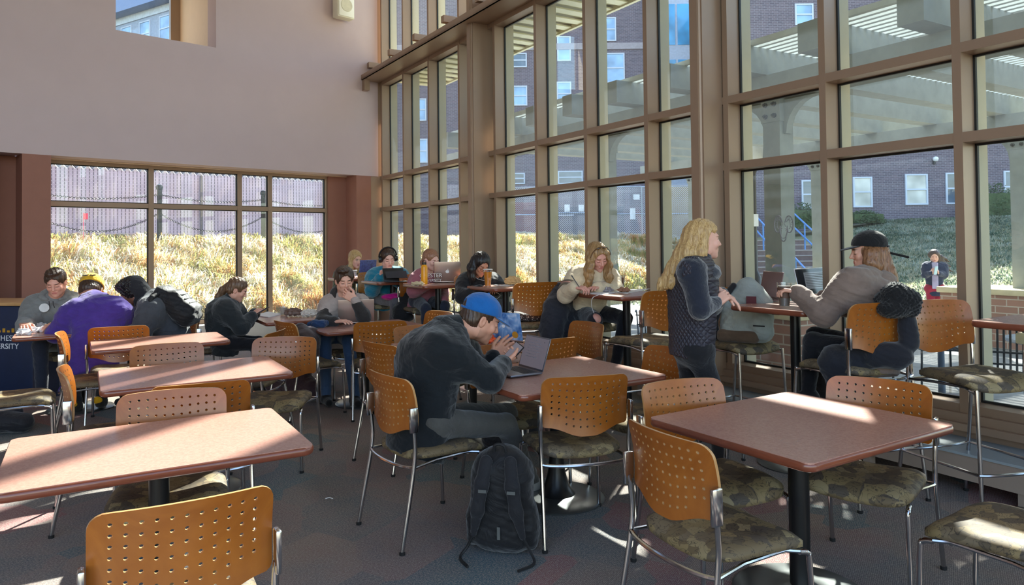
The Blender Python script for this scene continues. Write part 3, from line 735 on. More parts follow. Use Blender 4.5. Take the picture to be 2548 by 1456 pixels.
# slatted chain-link fence on the hill crest
def fence_mat():
    q = NT('slatted_chain_link'); tc = q.t.nodes.new('ShaderNodeTexCoord'); sp = q.t.nodes.new('ShaderNodeSeparateXYZ'); q.l(tc.outputs['Object'], sp.inputs[0])
    def m(op, a, b=None, c=None):
        n = q.t.nodes.new('ShaderNodeMath'); n.operation = op
        for i, v in enumerate((a, b, c)):
            if v is None: continue
            if hasattr(v, 'links'): q.l(v, n.inputs[i])
            else: n.inputs[i].default_value = v
        return n.outputs[0]
    u = m('MULTIPLY', sp.outputs[0], 1/0.075); fr = m('FRACT', u); gap = m('LESS_THAN', fr, 0.14)
    w = m('MULTIPLY', sp.outputs[2], 1/0.075); uu = m('ADD', u, w); ww = m('SUBTRACT', u, w)
    d1 = m('LESS_THAN', m('FRACT', uu), 0.16); d2 = m('LESS_THAN', m('FRACT', ww), 0.16); wire = m('MAXIMUM', d1, d2); knot = m('MULTIPLY', d1, d2)
    n = q.noise(q.coord(), 1.5, 3)
    base = q.ramp(n.outputs[0], [(0.3, lin((186, 178, 198))), (0.7, lin((216, 208, 224)))])
    c = q.mix(gap, base.outputs[0], lin((60, 54, 66))); c = q.mix(m('MULTIPLY', wire, 0.35), c, lin((190, 188, 196))); c = q.mix(knot, c, (0.95, 0.95, 0.97))
    q.l(c, q.b.inputs['Base Color']); q.b.inputs['Roughness'].default_value = 0.5
    tl = q.t.nodes.new('ShaderNodeBsdfTranslucent'); q.l(c, tl.inputs[0]); mx = q.t.nodes.new('ShaderNodeMixShader'); mx.inputs[0].default_value = 0.4
    q.l(q.b.outputs[0], mx.inputs[1]); q.l(tl.outputs[0], mx.inputs[2]); q.l(mx.outputs[0], q.out.inputs[0]); return q.m
fr_ = empty('slatted_fence', B(0, 5.3, 1.35)); fr_.rotation_euler = (0, 0, math.atan2(BV.y, BV.x)); setp(fr_, 'lilac-grey slatted chain-link fence along the crest of the dry grass hill', 'fence')
FX0, FX1, FH = -2.2, 13.5, 1.78
mb = MB(); mb.box((FX0, -0.01, 0), (FX1, 0.01, FH)); mb.build('slat_panel', fence_mat(), fr_)
mb = MB()
for i in range(int((FX1-FX0)/0.15)):
    x = FX0+i*0.15; mb.v += [(x, 0, FH-0.01), (x+0.13, 0, FH-0.01), (x+0.065, 0, FH+0.06)]; k = len(mb.v)-3; mb.f.append([k, k+1, k+2]); mb.mi.append(0); mb.sm.append(False)
    mb.tube([(x, 0.012, FH-0.01), (x+0.065, 0.012, FH+0.065), (x+0.13, 0.012, FH-0.01)], 0.007, 4)
mb.build('wire_fringe', pm('galvanised_wire', (210, 210, 216), 0.4, 0.3), fr_)
for x in np.arange(FX0+0.4, FX1, 3.1):
    mb = MB(); mb.tube([(x, 0.06, -0.3), (x, 0.06, FH-0.02)], 0.035, 10); mb.build('fence_post', pm('galvanised_post', (110, 108, 116), 0.5, 0.3), fr_)
# bollard posts with chains in front of the fence
post_t = [4.75, 2.48, 0.25, -2.0]; PO = 4.35
for i, t in enumerate(post_t):
    p = B(t, PO); z0 = hz(p.x, p.y)-0.15
    r = empty('chain_post', (p.x, p.y, z0)); setp(r, ['dark chain post hidden at the left end of the fence', 'dark round-capped chain post in front of the fence, left of the two', 'dark chain post in front of the fence behind the narrow window pane', 'dark chain post near the room corner beyond the glass'][i], 'post', 'chain posts on the hill')
    mb = MB(); mb.lathe([(0.05, 0), (0.05, 1.20), (0.065, 1.21), (0.07, 1.25), (0.05, 1.30), (0, 1.32)], seg=14); mb.build('shaft', M['blackmetal'], r)
for i in range(3):
    for lv, sag in ((1.10, 0.10), (0.72, 0.36)):
        a = B(post_t[i], PO); b = B(post_t[i+1], PO); a.z = hz(a.x, a.y)-0.15+lv; b.z = hz(b.x, b.y)-0.15+lv
        mb = MB(); N = 70
        pts = [a.lerp(b, k/N)-Vector((0, 0, sag*4*(k/N)*(1-k/N))) for k in range(N+1)]
        for k in range(N):
            c = (pts[k]+pts[k+1])/2; d = (pts[k+1]-pts[k]).normalized(); s_ = Vector((0, 0, 1)) if k % 2 else BV.cross(Vector((0, 0, 1)))
            L = (pts[k+1]-pts[k]).length*0.62
            ring = [c+d*L*math.cos(t_)+s_*0.017*math.sin(t_) for t_ in np.linspace(0, 2*math.pi, 8, endpoint=False)]
            mb.tube(ring, 0.0065, 4, closed=True)
        o = mb.build('sagging_chain', pm('grey_chain', (70, 68, 74), 0.4, 0.6)); setp(o, ('upper' if lv > 1 else 'lower')+' chain strung between '+['the left edge post and the round-capped post', 'the two middle posts', 'the narrow-pane post and the corner post'][i], 'chain')
p = B(3.85, 4.4); mb = MB(); z = hz(p.x, p.y)+0.42
mb.grid(lambda u, v: (p.x+0.10*u, p.y+0.02*math.sin(u*5), z+0.12*v), 4, 2); mb.tube([(p.x, p.y, z-0.6), (p.x, p.y, z+0.13)], 0.006, 6)
o = mb.build('marker_flag', pm('hot_pink_flag', (235, 70, 110), 0.6)); setp(o, 'small pink marker flag in front of the fence at the left', 'flag')

# brick buildings --------------------------------------------------------
def brick(name, c1, c2, mortar, sc_=4.3):
    q = NT(name); tc = q.t.nodes.new('ShaderNodeTexCoord'); b = q.t.nodes.new('ShaderNodeTexBrick'); mp = q.t.nodes.new('ShaderNodeMapping')
    sx_ = q.t.nodes.new('ShaderNodeSeparateXYZ'); cx_ = q.t.nodes.new('ShaderNodeCombineXYZ'); ad_ = q.t.nodes.new('ShaderNodeMath'); q.l(tc.outputs['Object'], sx_.inputs[0]); q.l(sx_.outputs[0], ad_.inputs[0]); q.l(sx_.outputs[1], ad_.inputs[1]); q.l(ad_.outputs[0], cx_.inputs[0]); q.l(sx_.outputs[2], cx_.inputs[1]); q.l(cx_.outputs[0], b.inputs['Vector'])
    b.inputs['Scale'].default_value = sc_; b.inputs['Brick Width'].default_value = 1.0; b.inputs['Row Height'].default_value = 0.34; b.inputs['Mortar Size'].default_value = 0.03; b.inputs['Mortar Smooth'].default_value = 0.3
    b.inputs['Color1'].default_value = (*lin(c1), 1); b.inputs['Color2'].default_value = (*lin(c2), 1); b.inputs['Mortar'].default_value = (*lin(mortar), 1)
    n = q.noise(q.coord(), 6, 3); c = q.mix(q.ramp(n.outputs[0], [(0.3, (0, 0, 0)), (0.8, (0.35, 0.35, 0.35))]).outputs[0], b.outputs[0], lin(c2))
    q.l(c, q.b.inputs['Base Color']); q.b.inputs['Roughness'].default_value = 0.9; q.bump(b.outputs['Fac'], -0.3, 0.01); return q.m
BR = brick('dark_mauve_brick', (92, 84, 96), (116, 102, 112), (158, 154, 162))
BRp = brick('tan_pier_brick', (178, 132, 112), (150, 112, 96), (200, 186, 168), 3.2)
winm = pm('white_window_frame', (205, 212, 226), 0.5, var=0.02)
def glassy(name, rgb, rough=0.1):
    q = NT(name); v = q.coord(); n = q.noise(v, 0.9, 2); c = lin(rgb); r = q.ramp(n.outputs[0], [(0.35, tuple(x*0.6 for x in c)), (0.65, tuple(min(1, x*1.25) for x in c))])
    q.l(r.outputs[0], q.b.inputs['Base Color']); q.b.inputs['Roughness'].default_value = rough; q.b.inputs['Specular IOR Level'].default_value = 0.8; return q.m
WG = [glassy('painted_sky_reflection_glass', (150, 186, 226)), glassy('dim_glass', (92, 108, 126)), glassy('curtained_glass', (206, 206, 200), 0.3)]  # first pane sort: reflected sky painted in as blue base colour
def building(name, P, ang, wd, H, dp, wins, label, bands=(), z0=0.0, mat=None):
    """facade from P along heading ang, seen from its -normal side; wins: (x, z, w, h, glasskind)"""
    r = empty(name, P, R_(ang)); setp(r, label, 'building')
    mb = MB(); mb.box((0, 0, z0), (wd, dp, H)); mb.build('brick_wall', mat or BR, r)
    for (x, z, w, h, k) in wins:
        fr = MB(); t = 0.07
        for (a, b, c, d) in ((x, x+t, z, z+h), (x+w-t, x+w, z, z+h), (x+t, x+w-t, z, z+t), (x+t, x+w-t, z+h-t, z+h), (x+t, x+w-t, z+h*0.5-t/2, z+h*0.5+t/2)): fr.box((a, -0.07, c), (b, 0.02, d))
        fo = fr.build('window', winm, r); g_ = MB(); g_.box((x+t, -0.03, z+t), (x+w-t, 0.0, z+h-t)); g_.build('pane', WG[k % 3], fo)
    for (z, h, rgb) in bands:
        mb = MB(); mb.box((-0.05, -0.08, z), (wd+0.05, 0.0, z+h)); mb.build('stone_band', pm('pale_stone_band_%d' % rgb[0], rgb, 0.8), r)
    return r
def pxat(u, Yd): return (u-1274)/1800*Yd
def zat(u, v, Yd): return EYE+((603.5-0.0108*(u-1274))-v)*Yd/1800
# right building (behind the lawn): facade facing the hall
D = 33.0
w_ = []
for u0, u1, v0, v1, k in ((1996, 2040, 448, 520, 1), (2124, 2172, 440, 516, 2), (2254, 2310, 433, 510, 2), (2355, 2412, 430, 508, 1), (2500, 2560, 425, 505, 1), (1988, 2034, 6, 60, 0), (1880, 1920, 160, 215, 0), (2124, 2172, 150, 220, 0), (2254, 2310, 145, 215, 0)):
    x0, x1 = pxat(u0, D), pxat(u1, D); w_.append((x0-10.2, zat(u0, v1, D), x1-x0, zat(u0, v0, D)-zat(u0, v1, D), k))
building('brick_residence', (10.2, D, 0), 0, 26, 14.2, 8, w_, 'dark mauve brick building beyond the lawn, seen through the right panes', z0=-1)
mb = MB(); mb.box((0, 0, 0), (9.5, 1.4, 12)); 
# centre building (behind the pergola, taller)
D2 = 40.0; w_ = []
for u0, u1, v0, v1, k in ((1392, 1426, 88, 150, 0), (1390, 1426, 202, 262, 0), (1392, 1426, -30, 30, 1), (1510, 1540, 40, 100, 0), (1510, 1560, 130, 205, 0), (1275, 1316, 212, 262, 0), (1275, 1316, 130, 166, 1), (1040, 1064, 244, 300, 0), (1040, 1066, 345, 405, 0), (1390, 1452, 425, 458, 1), (1275, 1308, 430, 458, 1), (1218, 1226, 190, 240, 0)):
    x0, x1 = pxat(u0, D2), pxat(u1, D2); w_.append((x0+7, zat(u0, v1, D2), x1-x0, zat(u0, v0, D2)-zat(u0, v1, D2), k))
cb_ = building('brick_dormitory', (-7, D2, 0), 0, 17.0, 17.5, 8, w_, 'tall dark brick building seen through the middle of the window wall', bands=((12.2, 0.35, (170, 160, 165)),), z0=-1)
# pale panel bay with blue glass
D3 = 38.5; r = empty('glazed_stair_bay', (pxat(1640, D3), D3, 0)); setp(r, 'pale panelled building bay with bright blue glass, high behind the pergola', 'building')
mb = MB(); mb.box((0, 0, 0), (2.25, 1.3, 16)); mb.build('panel_wall', pm('pale_grey_panel', (176, 184, 204), 0.5), r)
for i in range(2):
    for j in range(3):
        mb = MB(); mb.box((0.2+i*0.95, -0.04, 6+j*3.0), (1.02+i*0.85, 0.02, 8.2+j*3.0)); mb.build('blue_window', glassy('cyan_blue_glass', (70, 160, 215)), r)
# left building behind the fence and behind the clerestory
pb = B(9.0, 16.2); wl = []
for i in range(7):
    for j in range(2): wl.append((1.2+i*2.5, 2.4+j*2.6, 1.1, 1.7, (i+j) % 2))
br_ = building('brick_block', (pb.x, pb.y, 0), 46.2, 18.5, 7.0, 3, wl, 'low brick building showing just above the lilac-grey fence', bands=((6.6, 0.35, (180, 176, 180)),), z0=0)
pw = (-28.9, 46.8, 0); ww = [(s_, z_, 1.1, 1.5, 0) for s_ in (4.4, 6.5, 8.4, 10.4, 12.6, 14.8) for z_ in (13.2, 10.4)]
bh = building('pale_hall', pw, -32, 18, 15.3, 7, ww, 'glare-paled building with blue-grey roof seen through the small high window', bands=((14.9, 0.5, (214, 220, 230)),), mat=pm('glare_paled_wall', (168, 176, 194), 0.8))  # wall colour paled bluish to imitate glare in the clerestory glass
mb = MB(); mb.prism([(-0.8, 0), (7.8, 0), (4.0, 4.5)], -0.5, 18.5, M4=Matrix.Translation((0, 0, 15.3)) @ Matrix(((0, 0, 1, 0), (1, 0, 0, 0), (0, 1, 0, 0), (0, 0, 0, 1)))); mb.build('pitched_roof', pm('blue_grey_shingle', (112, 128, 156), 0.8), bh)

# roof overhang of this hall
ov = MB()
for s0 in (-4.2, 13.6): pass
P_ = []
N = 110
for i in range(N):
    s = -4.2+17.6*i/N; ds = 17.6/N; z = 4.68+(0.05 if i % 2 else 0.0)
    wbox(ov, 5.06, 6.28, s, s+ds, z, z+0.02, 0)
wbox(ov, 5.06, 6.30, -4.2, 13.4, 4.75, 4.84, 1); wbox(ov, 6.27, 6.32, -4.2, 13.4, 4.66, 4.86, 1)
struct('canopy', ov, [pm('cream_corrugated_metal', (214, 208, 168), 0.45, var=0.05), pm('cream_metal_edge', (214, 206, 168), 0.5)])

# concrete and timber pergola
CON = pm('weathered_concrete', (146, 152, 150), 0.85, var=0.10, nscale=5, bump=0.2, bscale=60)
pg = empty('pergola', W(6.92, 5.5, -0.15)); setp(pg, 'pale concrete pergola with slatted roof standing on the terrace outside', 'pergola')
def pobj(mb, name, mats):
    o = mb.build(name, mats, pg); o.matrix_parent_inverse = Matrix.Translation(W(6.92, 5.5, -0.15)).inverted(); return o
for (n, ss) in ((6.92, (-0.8, 2.4, 5.5, 8.65, 11.8)), (12.4, (2.0, 5.4, 8.9, 12.2))):
    for s in ss:
        mb = MB(); wbox(mb, n-0.115, n+0.115, s-0.115, s+0.115, 0.74 if n > 7 or s < 9 else -0.15, 3.12); pobj(mb, 'column', CON)
        mb = MB(); wbox(mb, n-0.13, n+0.13, s-0.13, s+0.13, 2.86, 3.14)
        for sg in (-1, 1):   # curved brackets
            for k in range(6):
                a0, a1 = k/6*math.pi/2, (k+1)/6*math.pi/2
                p0 = (0.15+0.38*(1-math.cos(a0)), 2.72+0.38*math.sin(a0)); p1 = (0.15+0.38*(1-math.cos(a1)), 2.72+0.38*math.sin(a1))
                mb.hexa([W(n-0.05, s+sg*0.11, p0[1]), W(n+0.05, s+sg*0.11, p0[1]), W(n+0.05, s+sg*p0[0], p0[1]), W(n-0.05, s+sg*p0[0], p0[1]), W(n-0.05, s+sg*0.11, p1[1]), W(n+0.05, s+sg*0.11, p1[1]), W(n+0.05, s+sg*p1[0], p1[1]), W(n-0.05, s+sg*p1[0], p1[1])])
        pobj(mb, 'capital', CON)
        mb = MB()
        for a in (-0.06, 0.06):
            for z in (2.93, 3.06):
                c = W(n-0.13, s+a, z); mb.lathe([(0.028, 0), (0.028, 0.02), (0.012, 0.022), (0.012, 0.05), (0, 0.05)], seg=8, M4=Matrix.Translation(c) @ (-NV).to_track_quat('Z', 'Y').to_matrix().to_4x4())
        pobj(mb, 'bolts', pm('steel_bolt', (90, 92, 92), 0.4, 0.7))
for n in (6.92, 12.4):
    mb = MB(); wbox(mb, n-0.09, n+0.09, -2.5, 14.0, 3.12, 3.42); pobj(mb, 'main_beam', CON)
for k, s in enumerate(np.arange(-1.6, 13.6, 1.04)):
    mb = MB(); wbox(mb, 6.32, 14.2, s-0.12, s+0.12, 3.42, 3.72); pobj(mb, 'cross_beam', CON)
mb = MB()
for n in np.arange(6.55, 14.2, 0.13): wbox(mb, n, n+0.055, -2.4, 13.8, 3.72, 3.78)
pobj(mb, 'roof_slats', pm('bleached_timber_slats', (200, 206, 206), 0.8, var=0.08))
# brick planter piers under the pergola columns
def planter(n0, n1, s0, s1, ztop, label):
    r = empty('brick_pier', W((n0+n1)/2, (s0+s1)/2, -0.15), A_); setp(r, label, 'brick pier', 'low brick piers on the terrace')
    a, b = (n1-n0)/2, (s1-s0)/2
    mb = MB(); mb.box((-a, -b, 0), (a, b, ztop+0.15-0.09)); mb.build('brickwork', BRp, r)
    mb = MB(); mb.rbox((-a-0.04, -b-0.04, ztop+0.06), (a+0.04, b+0.04, ztop+0.15), 0.015); mb.build('cap_stone', pm('limestone_cap', (214, 198, 160), 0.8), r)
planter(6.6, 7.3, 5.05, 5.95, 0.74, 'brick pier behind the two laptops, under the near pergola column')
planter(6.6, 7.3, 1.9, 2.9, 0.74, 'brick pier beyond the right edge high table')
planter(11.9, 12.9, 4.4, 6.4, 0.74, 'wide brick pier with pale cap near the right edge of the photo')
planter(11.9, 12.9, 8.3, 9.5, 0.74, 'distant brick pier under the far pergola column')
# temporary construction fence behind the middle panes, container, boulder
def px_pt(u, Yd, z): return Vector((pxat(u, Yd), Yd, z))
cf = empty('construction_fence', (0, 0, 0)); setp(cf, 'temporary wire mesh fence with paper notices on the hill behind the middle panes', 'fence')
def mesh_panel_mat():
    q = NT('wire_mesh'); tc = q.t.nodes.new('ShaderNodeTexCoord'); sp = q.t.nodes.new('ShaderNodeSeparateXYZ'); q.l(tc.outputs['Object'], sp.inputs[0])
    def m(op, a, b=None):
        n = q.t.nodes.new('ShaderNodeMath'); n.operation = op
        for i, v in enumerate((a, b)):
            if v is None: continue
            if hasattr(v, 'links'): q.l(v, n.inputs[i])
            else: n.inputs[i].default_value = v
        return n.outputs[0]
    u = m('MULTIPLY', sp.outputs[0], 13.0); w = m('MULTIPLY', sp.outputs[2], 13.0)
    g = m('MAXIMUM', m('LESS_THAN', m('FRACT', m('ADD', u, w)), 0.17), m('LESS_THAN', m('FRACT', m('SUBTRACT', u, w)), 0.17))
    q.b.inputs['Base Color'].default_value = (*lin((198, 202, 214)), 1); q.b.inputs['Metallic'].default_value = 0.3; q.b.inputs['Roughness'].default_value = 0.4; q.l(g, q.b.inputs['Alpha']); return q.m
MM = mesh_panel_mat(); wm = pm('galvanised_tube', (196, 204, 220), 0.35, 0.5)
FD = 27.5; xs = [pxat(u, FD) for u in (1215, 1337, 1500, 1598, 1722)]
for i in range(4):
    a, b = xs[i], xs[i+1]; z0 = hz((a+b)/2, FD)-0.05; hgt = 2.05
    mb = MB(); mb.box((a, FD-0.004, z0), (b, FD+0.004, z0+hgt)); mb.build('mesh_panel', MM, cf)
    mb = MB()
    for z in (z0+0.05, z0+1.0, z0+hgt): mb.tube([(a, FD, z), (b, FD, z)], 0.022, 6)
    for x in (a, b): mb.tube([(x, FD, z0-0.1), (x, FD, z0+hgt)], 0.022, 6)
    mb.build('panel_frame', wm, cf)
for (u, v, w, h) in ((1412, 518, 0.2, 0.28), (1447, 518, 0.2, 0.26), (1575, 532, 0.2, 0.42), (1585, 490, 0.24, 0.2)):
    x, z = pxat(u, FD), zat(u, v, FD); mb = MB(); mb.box((x-w/2, FD-0.03, z-h/2), (x+w/2, FD-0.02, z+h/2)); mb.build('paper_notice', pm('white_notice', (226, 230, 236), 0.7), cf)
r = empty('red_container', px_pt(1290, 29.5, hz(pxat(1290, 29.5), 29.5))); setp(r, 'dull red container behind the mesh fence left of the writing woman', 'container')
mb = MB()
for i in range(30): mb.box((-2.4+i*0.12, 0.0 if i % 2 else 0.03, 0), (-2.28+i*0.12, 1.2, 1.55))
mb.build('corrugated_body', pm('oxide_red', (130, 62, 72), 0.7), r)
r = empty('dark_shed', px_pt(1440, 30.5, 0)); setp(r, 'dark blue-grey work shed with white number marks behind the mesh fence', 'shed')
mb = MB(); mb.box((-1.9, 0, 0), (1.9, 1.5, 3.0)); mb.build('body', pm('slate_blue_metal', (66, 72, 92), 0.6), r)
mb = MB(); mb.box((0.35, -0.03, 1.9), (0.8, 0.0, 2.7)); mb.build('yellow_notice', pm('ochre_notice', (168, 140, 66), 0.7), r)
mb = MB(); mb.box((-1.6, -0.03, 2.62), (-0.2, 0.0, 2.68)); mb.build('pale_strip', winm, r)
r = empty('timber_stack', px_pt(1685, 29.0, 0)); setp(r, 'tan plywood boards stacked behind the mesh fence beside the standing woman', 'boards')
mb = MB(); mb.box((-0.55, 0, 0), (1.3, 0.8, 3.75)); mb.build('boards', pm('tan_plywood', (150, 128, 92), 0.7, var=0.2, nscale=2), r)
bm = bmesh.new(); bmesh.ops.create_icosphere(bm, subdivisions=3, radius=1)
for v in bm.verts: v.co = Vector((v.co.x*0.42, v.co.y*0.3, v.co.z*0.2))*(1+0.25*math.sin(v.co.x*5+1)*math.cos(v.co.y*4+v.co.z*3))
p = px_pt(1300, 25.4, 0); p.z = hz(p.x, p.y)+0.08; mb = MB(); mb.frombm(bm, 0, Matrix.Translation(p), True); o = mb.build('boulder', pm('pale_boulder', (176, 168, 152), 0.9, var=0.2)); setp(o, 'pale boulder on the hill crest in front of the red container', 'rock')
# lamp post, stairs and blue railings beyond the ram decal pane
p = px_pt(1876, 15.0, -0.2); r = empty('lamp_post', p); setp(r, 'black cast-iron lamp post on the terrace behind the ram emblem pane', 'lamp post')
mb = MB(); mb.lathe([(0.16, 0), (0.16, 0.7), (0.14, 0.74), (0.14, 0.95), (0.09, 1.05), (0.07, 1.1), (0.06, 3.1), (0.08, 3.14), (0.08, 3.2)], seg=12); mb.build('post', M['blackmetal'], r)
mb = MB(); mb.lathe([(0.08, 3.2), (0.20, 3.35), (0.22, 3.7), (0.12, 3.85), (0.03, 3.95), (0, 4.0)], seg=12); mb.build('lantern', pm('frosted_lantern', (210, 210, 205), 0.4), r)
mb = MB(); mb.box((-0.07, -0.09, 2.0), (0.07, -0.075, 2.25)); mb.build('notice', pm('white_notice', (226, 230, 236), 0.7), r)
st = empty('brick_stairs', px_pt(1960, 20.0, -0.3)); setp(st, 'brick stairs rising up the lawn between blue railings', 'stairs')
mb = MB()
for i in range(11): mb.box((-1.5, i*0.42, 0), (2.2, 6.0, (i+1)*0.165))
mb.build('steps', pm('brown_stair_brick', (126, 108, 104), 0.85, var=0.15, nscale=12), st)
mb = MB()
for i in range(11): mb.box((-1.5, i*0.42-0.02, (i+1)*0.165-0.03), (2.2, i*0.42+0.06, (i+1)*0.165+0.005))
mb.build('nosings', pm('pale_nosing', (170, 160, 154), 0.8), st)
for x in (-0.95, 0.55, 1.9):
    rl = empty('stair_railing', px_pt(1960, 20.0, -0.3)+Vector((x, 0, 0))); setp(rl, {-0.95: 'blue railing of the stairs left of the pergola column', 0.55: 'blue railing of the stairs at the middle, beside the ram emblem', 1.9: 'blue railing at the right side of the stairs'}[x], 'railing', 'blue stair railings')
    mb = MB()
    for h in (0.45, 0.92): mb.tube([(0, -0.35, h), (0, 0, h), (0, 4.4, h+1.78), (0, 5.0, h+1.78)], 0.028, 8)
    for k in range(6): mb.tube([(0, k*0.88, k*0.356), (0, k*0.88, k*0.356+0.92)], 0.026, 8)
    mb.build('blue_rails', pm('sky_blue_rail', (92, 150, 212), 0.4), rl)
# hedges at the foot of the right building
def bush(name, c, rx, ry, rz, label):
    N = 1600; u = rng.normal(0, 1, (N, 3)); u /= np.linalg.norm(u, axis=1)[:, None]; rr = 0.75+0.3*rng.random(N); mb = MB()
    vs = []; fs = []
    for i in range(N):
        d = u[i]; p = Vector((d[0]*rx*rr[i], d[1]*ry*rr[i], abs(d[2])*rz*rr[i])); s = 0.11; a = Vector(rng.normal(0, 1, 3)).normalized(); b = a.orthogonal().normalized(); k = len(vs)
        vs += [p-a*s*0.5, p+b*s*0.3, p+a*s*0.5, p-b*s*0.3]; fs.append((k, k+1, k+2, k+3))
    mb.add(vs, fs); mb.box((-rx*0.7, -ry*0.7, 0), (rx*0.7, ry*0.7, rz*0.7)); o = mb.build(name, pm('hedge_green', (72, 88, 52), 0.8, var=0.35, nscale=20)); o.location = c; setp(o, label, 'hedge', 'hedges at the foot of the brick building')
bush('clipped_hedge', px_pt(2475, 31.8, 2.3), 1.0, 0.8, 1.6, 'dark green hedge at the far right against the brick building')
bush('clipped_hedge', px_pt(2150, 31.8, 2.2), 0.9, 0.7, 0.55, 'low hedge under the left window of the brick building')
bush('clipped_hedge', px_pt(2000, 31.5, 2.0), 1.2, 0.7, 1.1, 'low hedge behind the pergola column')
r = empty('wall_lamp', px_pt(2329, 32.95, zat(2329, 396, 33))); setp(r, 'round white globe lamp on the brick wall of the right building', 'lamp')
mb = MB(); mb.lathe([(0, -0.12), (0.09, -0.09), (0.125, 0), (0.09, 0.09), (0, 0.12)], (0, -0.12, 0), 16); mb.build('globe', pm('white_globe', (240, 240, 240), 0.3), r); mb = MB(); mb.box((-0.05, -0.03, -0.22), (0.05, 0.05, -0.05)); mb.build('bracket', M['blackmetal'], r)
# sandy pad of another building's wall across the site for depth (far right)
# ================================================================== SOFT SHAPES (signed distance -> mesh)
import openvdb
class SDF:
    def __init__(s, h=0.006): s.h = h; s.p = []; s.disp = None
    def _a(s, fn, lo, hi, k, sub=False): s.p.append((fn, np.array(lo, float), np.array(hi, float), k, sub)); return s
    def cap(s, a, b, ra, rb=None, k=0.02, flat=None, sub=False):
        """tapered capsule; flat=(axis, factor) squeezes the section along an axis"""
        a = np.array(a, float); b = np.array(b, float); rb = ra if rb is None else rb; ba = b-a; L2 = max(ba@ba, 1e-9); R = max(ra, rb)
        if flat is not None: ax = np.array(flat[0], float); ax /= np.linalg.norm(ax); fk = flat[1]
        def fn(X, Y, Z):
            px, py, pz = X-a[0], Y-a[1], Z-a[2]
            bx, by, bz = ba; 
            if flat is not None:
                bd = ba@ax; dd = px*ax[0]+py*ax[1]+pz*ax[2]; t = np.clip((px*ba[0]+py*ba[1]+pz*ba[2])/L2, 0, 1)
                qx, qy, qz = px-bx*t, py-by*t, pz-bz*t; dd = qx*ax[0]+qy*ax[1]+qz*ax[2]; e = (1/fk-1)*dd
                qx, qy, qz = qx+ax[0]*e, qy+ax[1]*e, qz+ax[2]*e
                return (np.sqrt(qx*qx+qy*qy+qz*qz)-(ra+(rb-ra)*t))*min(1, fk)
            t = np.clip((px*bx+py*by+pz*bz)/L2, 0, 1)
            qx, qy, qz = px-bx*t, py-by*t, pz-bz*t
            return np.sqrt(qx*qx+qy*qy+qz*qz)-(ra+(rb-ra)*t)
        m = R*1.05+k+2*s.h+0.006
        return s._a(fn, np.minimum(a, b)-m, np.maximum(a, b)+m, k, sub)
    def chain(s, pts, rs, k=0.02, flat=None):
        for i in range(len(pts)-1): s.cap(pts[i], pts[i+1], rs[i], rs[i+1], k, flat)
        return s
    def ell(s, c, r, R=None, k=0.02, sub=False):
        c = np.array(c, float); r = np.array(r, float); R = np.eye(3) if R is None else np.array(R, float)
        def fn(X, Y, Z):
            px, py, pz = X-c[0], Y-c[1], Z-c[2]
            q = [(R[0, i]*px+R[1, i]*py+R[2, i]*pz) for i in range(3)]
            k0 = np.sqrt(sum((q[i]/r[i])**2 for i in range(3))); k1 = np.sqrt(sum((q[i]/r[i]**2)**2 for i in range(3)))
            return k0*(k0-1)/np.maximum(k1, 1e-6)
        m = max(r)+k+2*s.h+0.004; return s._a(fn, c-m, c+m, k, sub)
    def box(s, c, hf, R=None, r=0.01, k=0.01, sub=False):
        c = np.array(c, float); hf = np.array(hf, float)-r; R = np.eye(3) if R is None else np.array(R, float)
        def fn(X, Y, Z):
            px, py, pz = X-c[0], Y-c[1], Z-c[2]
            q = [np.abs(R[0, i]*px+R[1, i]*py+R[2, i]*pz)-hf[i] for i in range(3)]
            o = np.sqrt(sum(np.maximum(v, 0)**2 for v in q)); return o+np.minimum(np.maximum(q[0], np.maximum(q[1], q[2])), 0)-r
        m = float(np.linalg.norm(hf+r))+k+2*s.h; return s._a(fn, c-m, c+m, k, sub)
    def plane(s, c, n, k=0.005):
        """cut away everything on the +n side"""
        c = np.array(c, float); n = np.array(n, float); n /= np.linalg.norm(n)
        def fn(X, Y, Z): return -((X-c[0])*n[0]+(Y-c[1])*n[1]+(Z-c[2])*n[2])
        return s._a(fn, [-1e3]*3, [1e3]*3, k, True)
    def mesh(s, name, mats, parent=None, smooth=True, pad=0.01):
        pos = [q for q in s.p if not q[4]]
        lo = np.min([q[1] for q in pos], 0)-pad; hi = np.max([q[2] for q in pos], 0)+pad; h = s.h
        n = np.ceil((hi-lo)/h).astype(int)+1
        ax = [(lo[i]+h*np.arange(n[i])).astype(np.float32) for i in range(3)]
        A = np.full(n, 0.2, np.float32)
        for fn, l, u, k, sub in s.p:
            i0 = np.clip(np.floor((l-lo)/h).astype(int), 0, n); i1 = np.clip(np.ceil((u-lo)/h).astype(int)+1, 0, n)
            if np.any(i1 <= i0): continue
            sl = tuple(slice(i0[i], i1[i]) for i in range(3))
            d = fn(ax[0][sl[0]][:, None, None], ax[1][sl[1]][None, :, None], ax[2][sl[2]][None, None, :]).astype(np.float32)
            a = A[sl]
            if sub:
                d = -d; hh = np.maximum(k-np.abs(a-d), 0)/k; A[sl] = np.maximum(a, d)+hh*hh*k*0.25
            else:
                hh = np.maximum(k-np.abs(a-d), 0)/k; A[sl] = np.minimum(a, d)-hh*hh*k*0.25
        if s.disp is not None:
            A += s.disp(ax[0][:, None, None], ax[1][None, :, None], ax[2][None, None, :]).astype(np.float32)
        g = openvdb.FloatGrid(0.2); g.copyFromArray(A)
        pts, quads = g.convertToQuads(0.0)
        if len(pts) == 0: print('EMPTY', name); return None
        P = pts*h+lo
        me = bpy.data.meshes.new(name); me.vertices.add(len(P)); me.vertices.foreach_set('co', P.astype(np.float32).ravel())
        q = quads[:, ::-1].astype(np.int32); me.loops.add(q.size); me.loops.foreach_set('vertex_index', q.ravel())
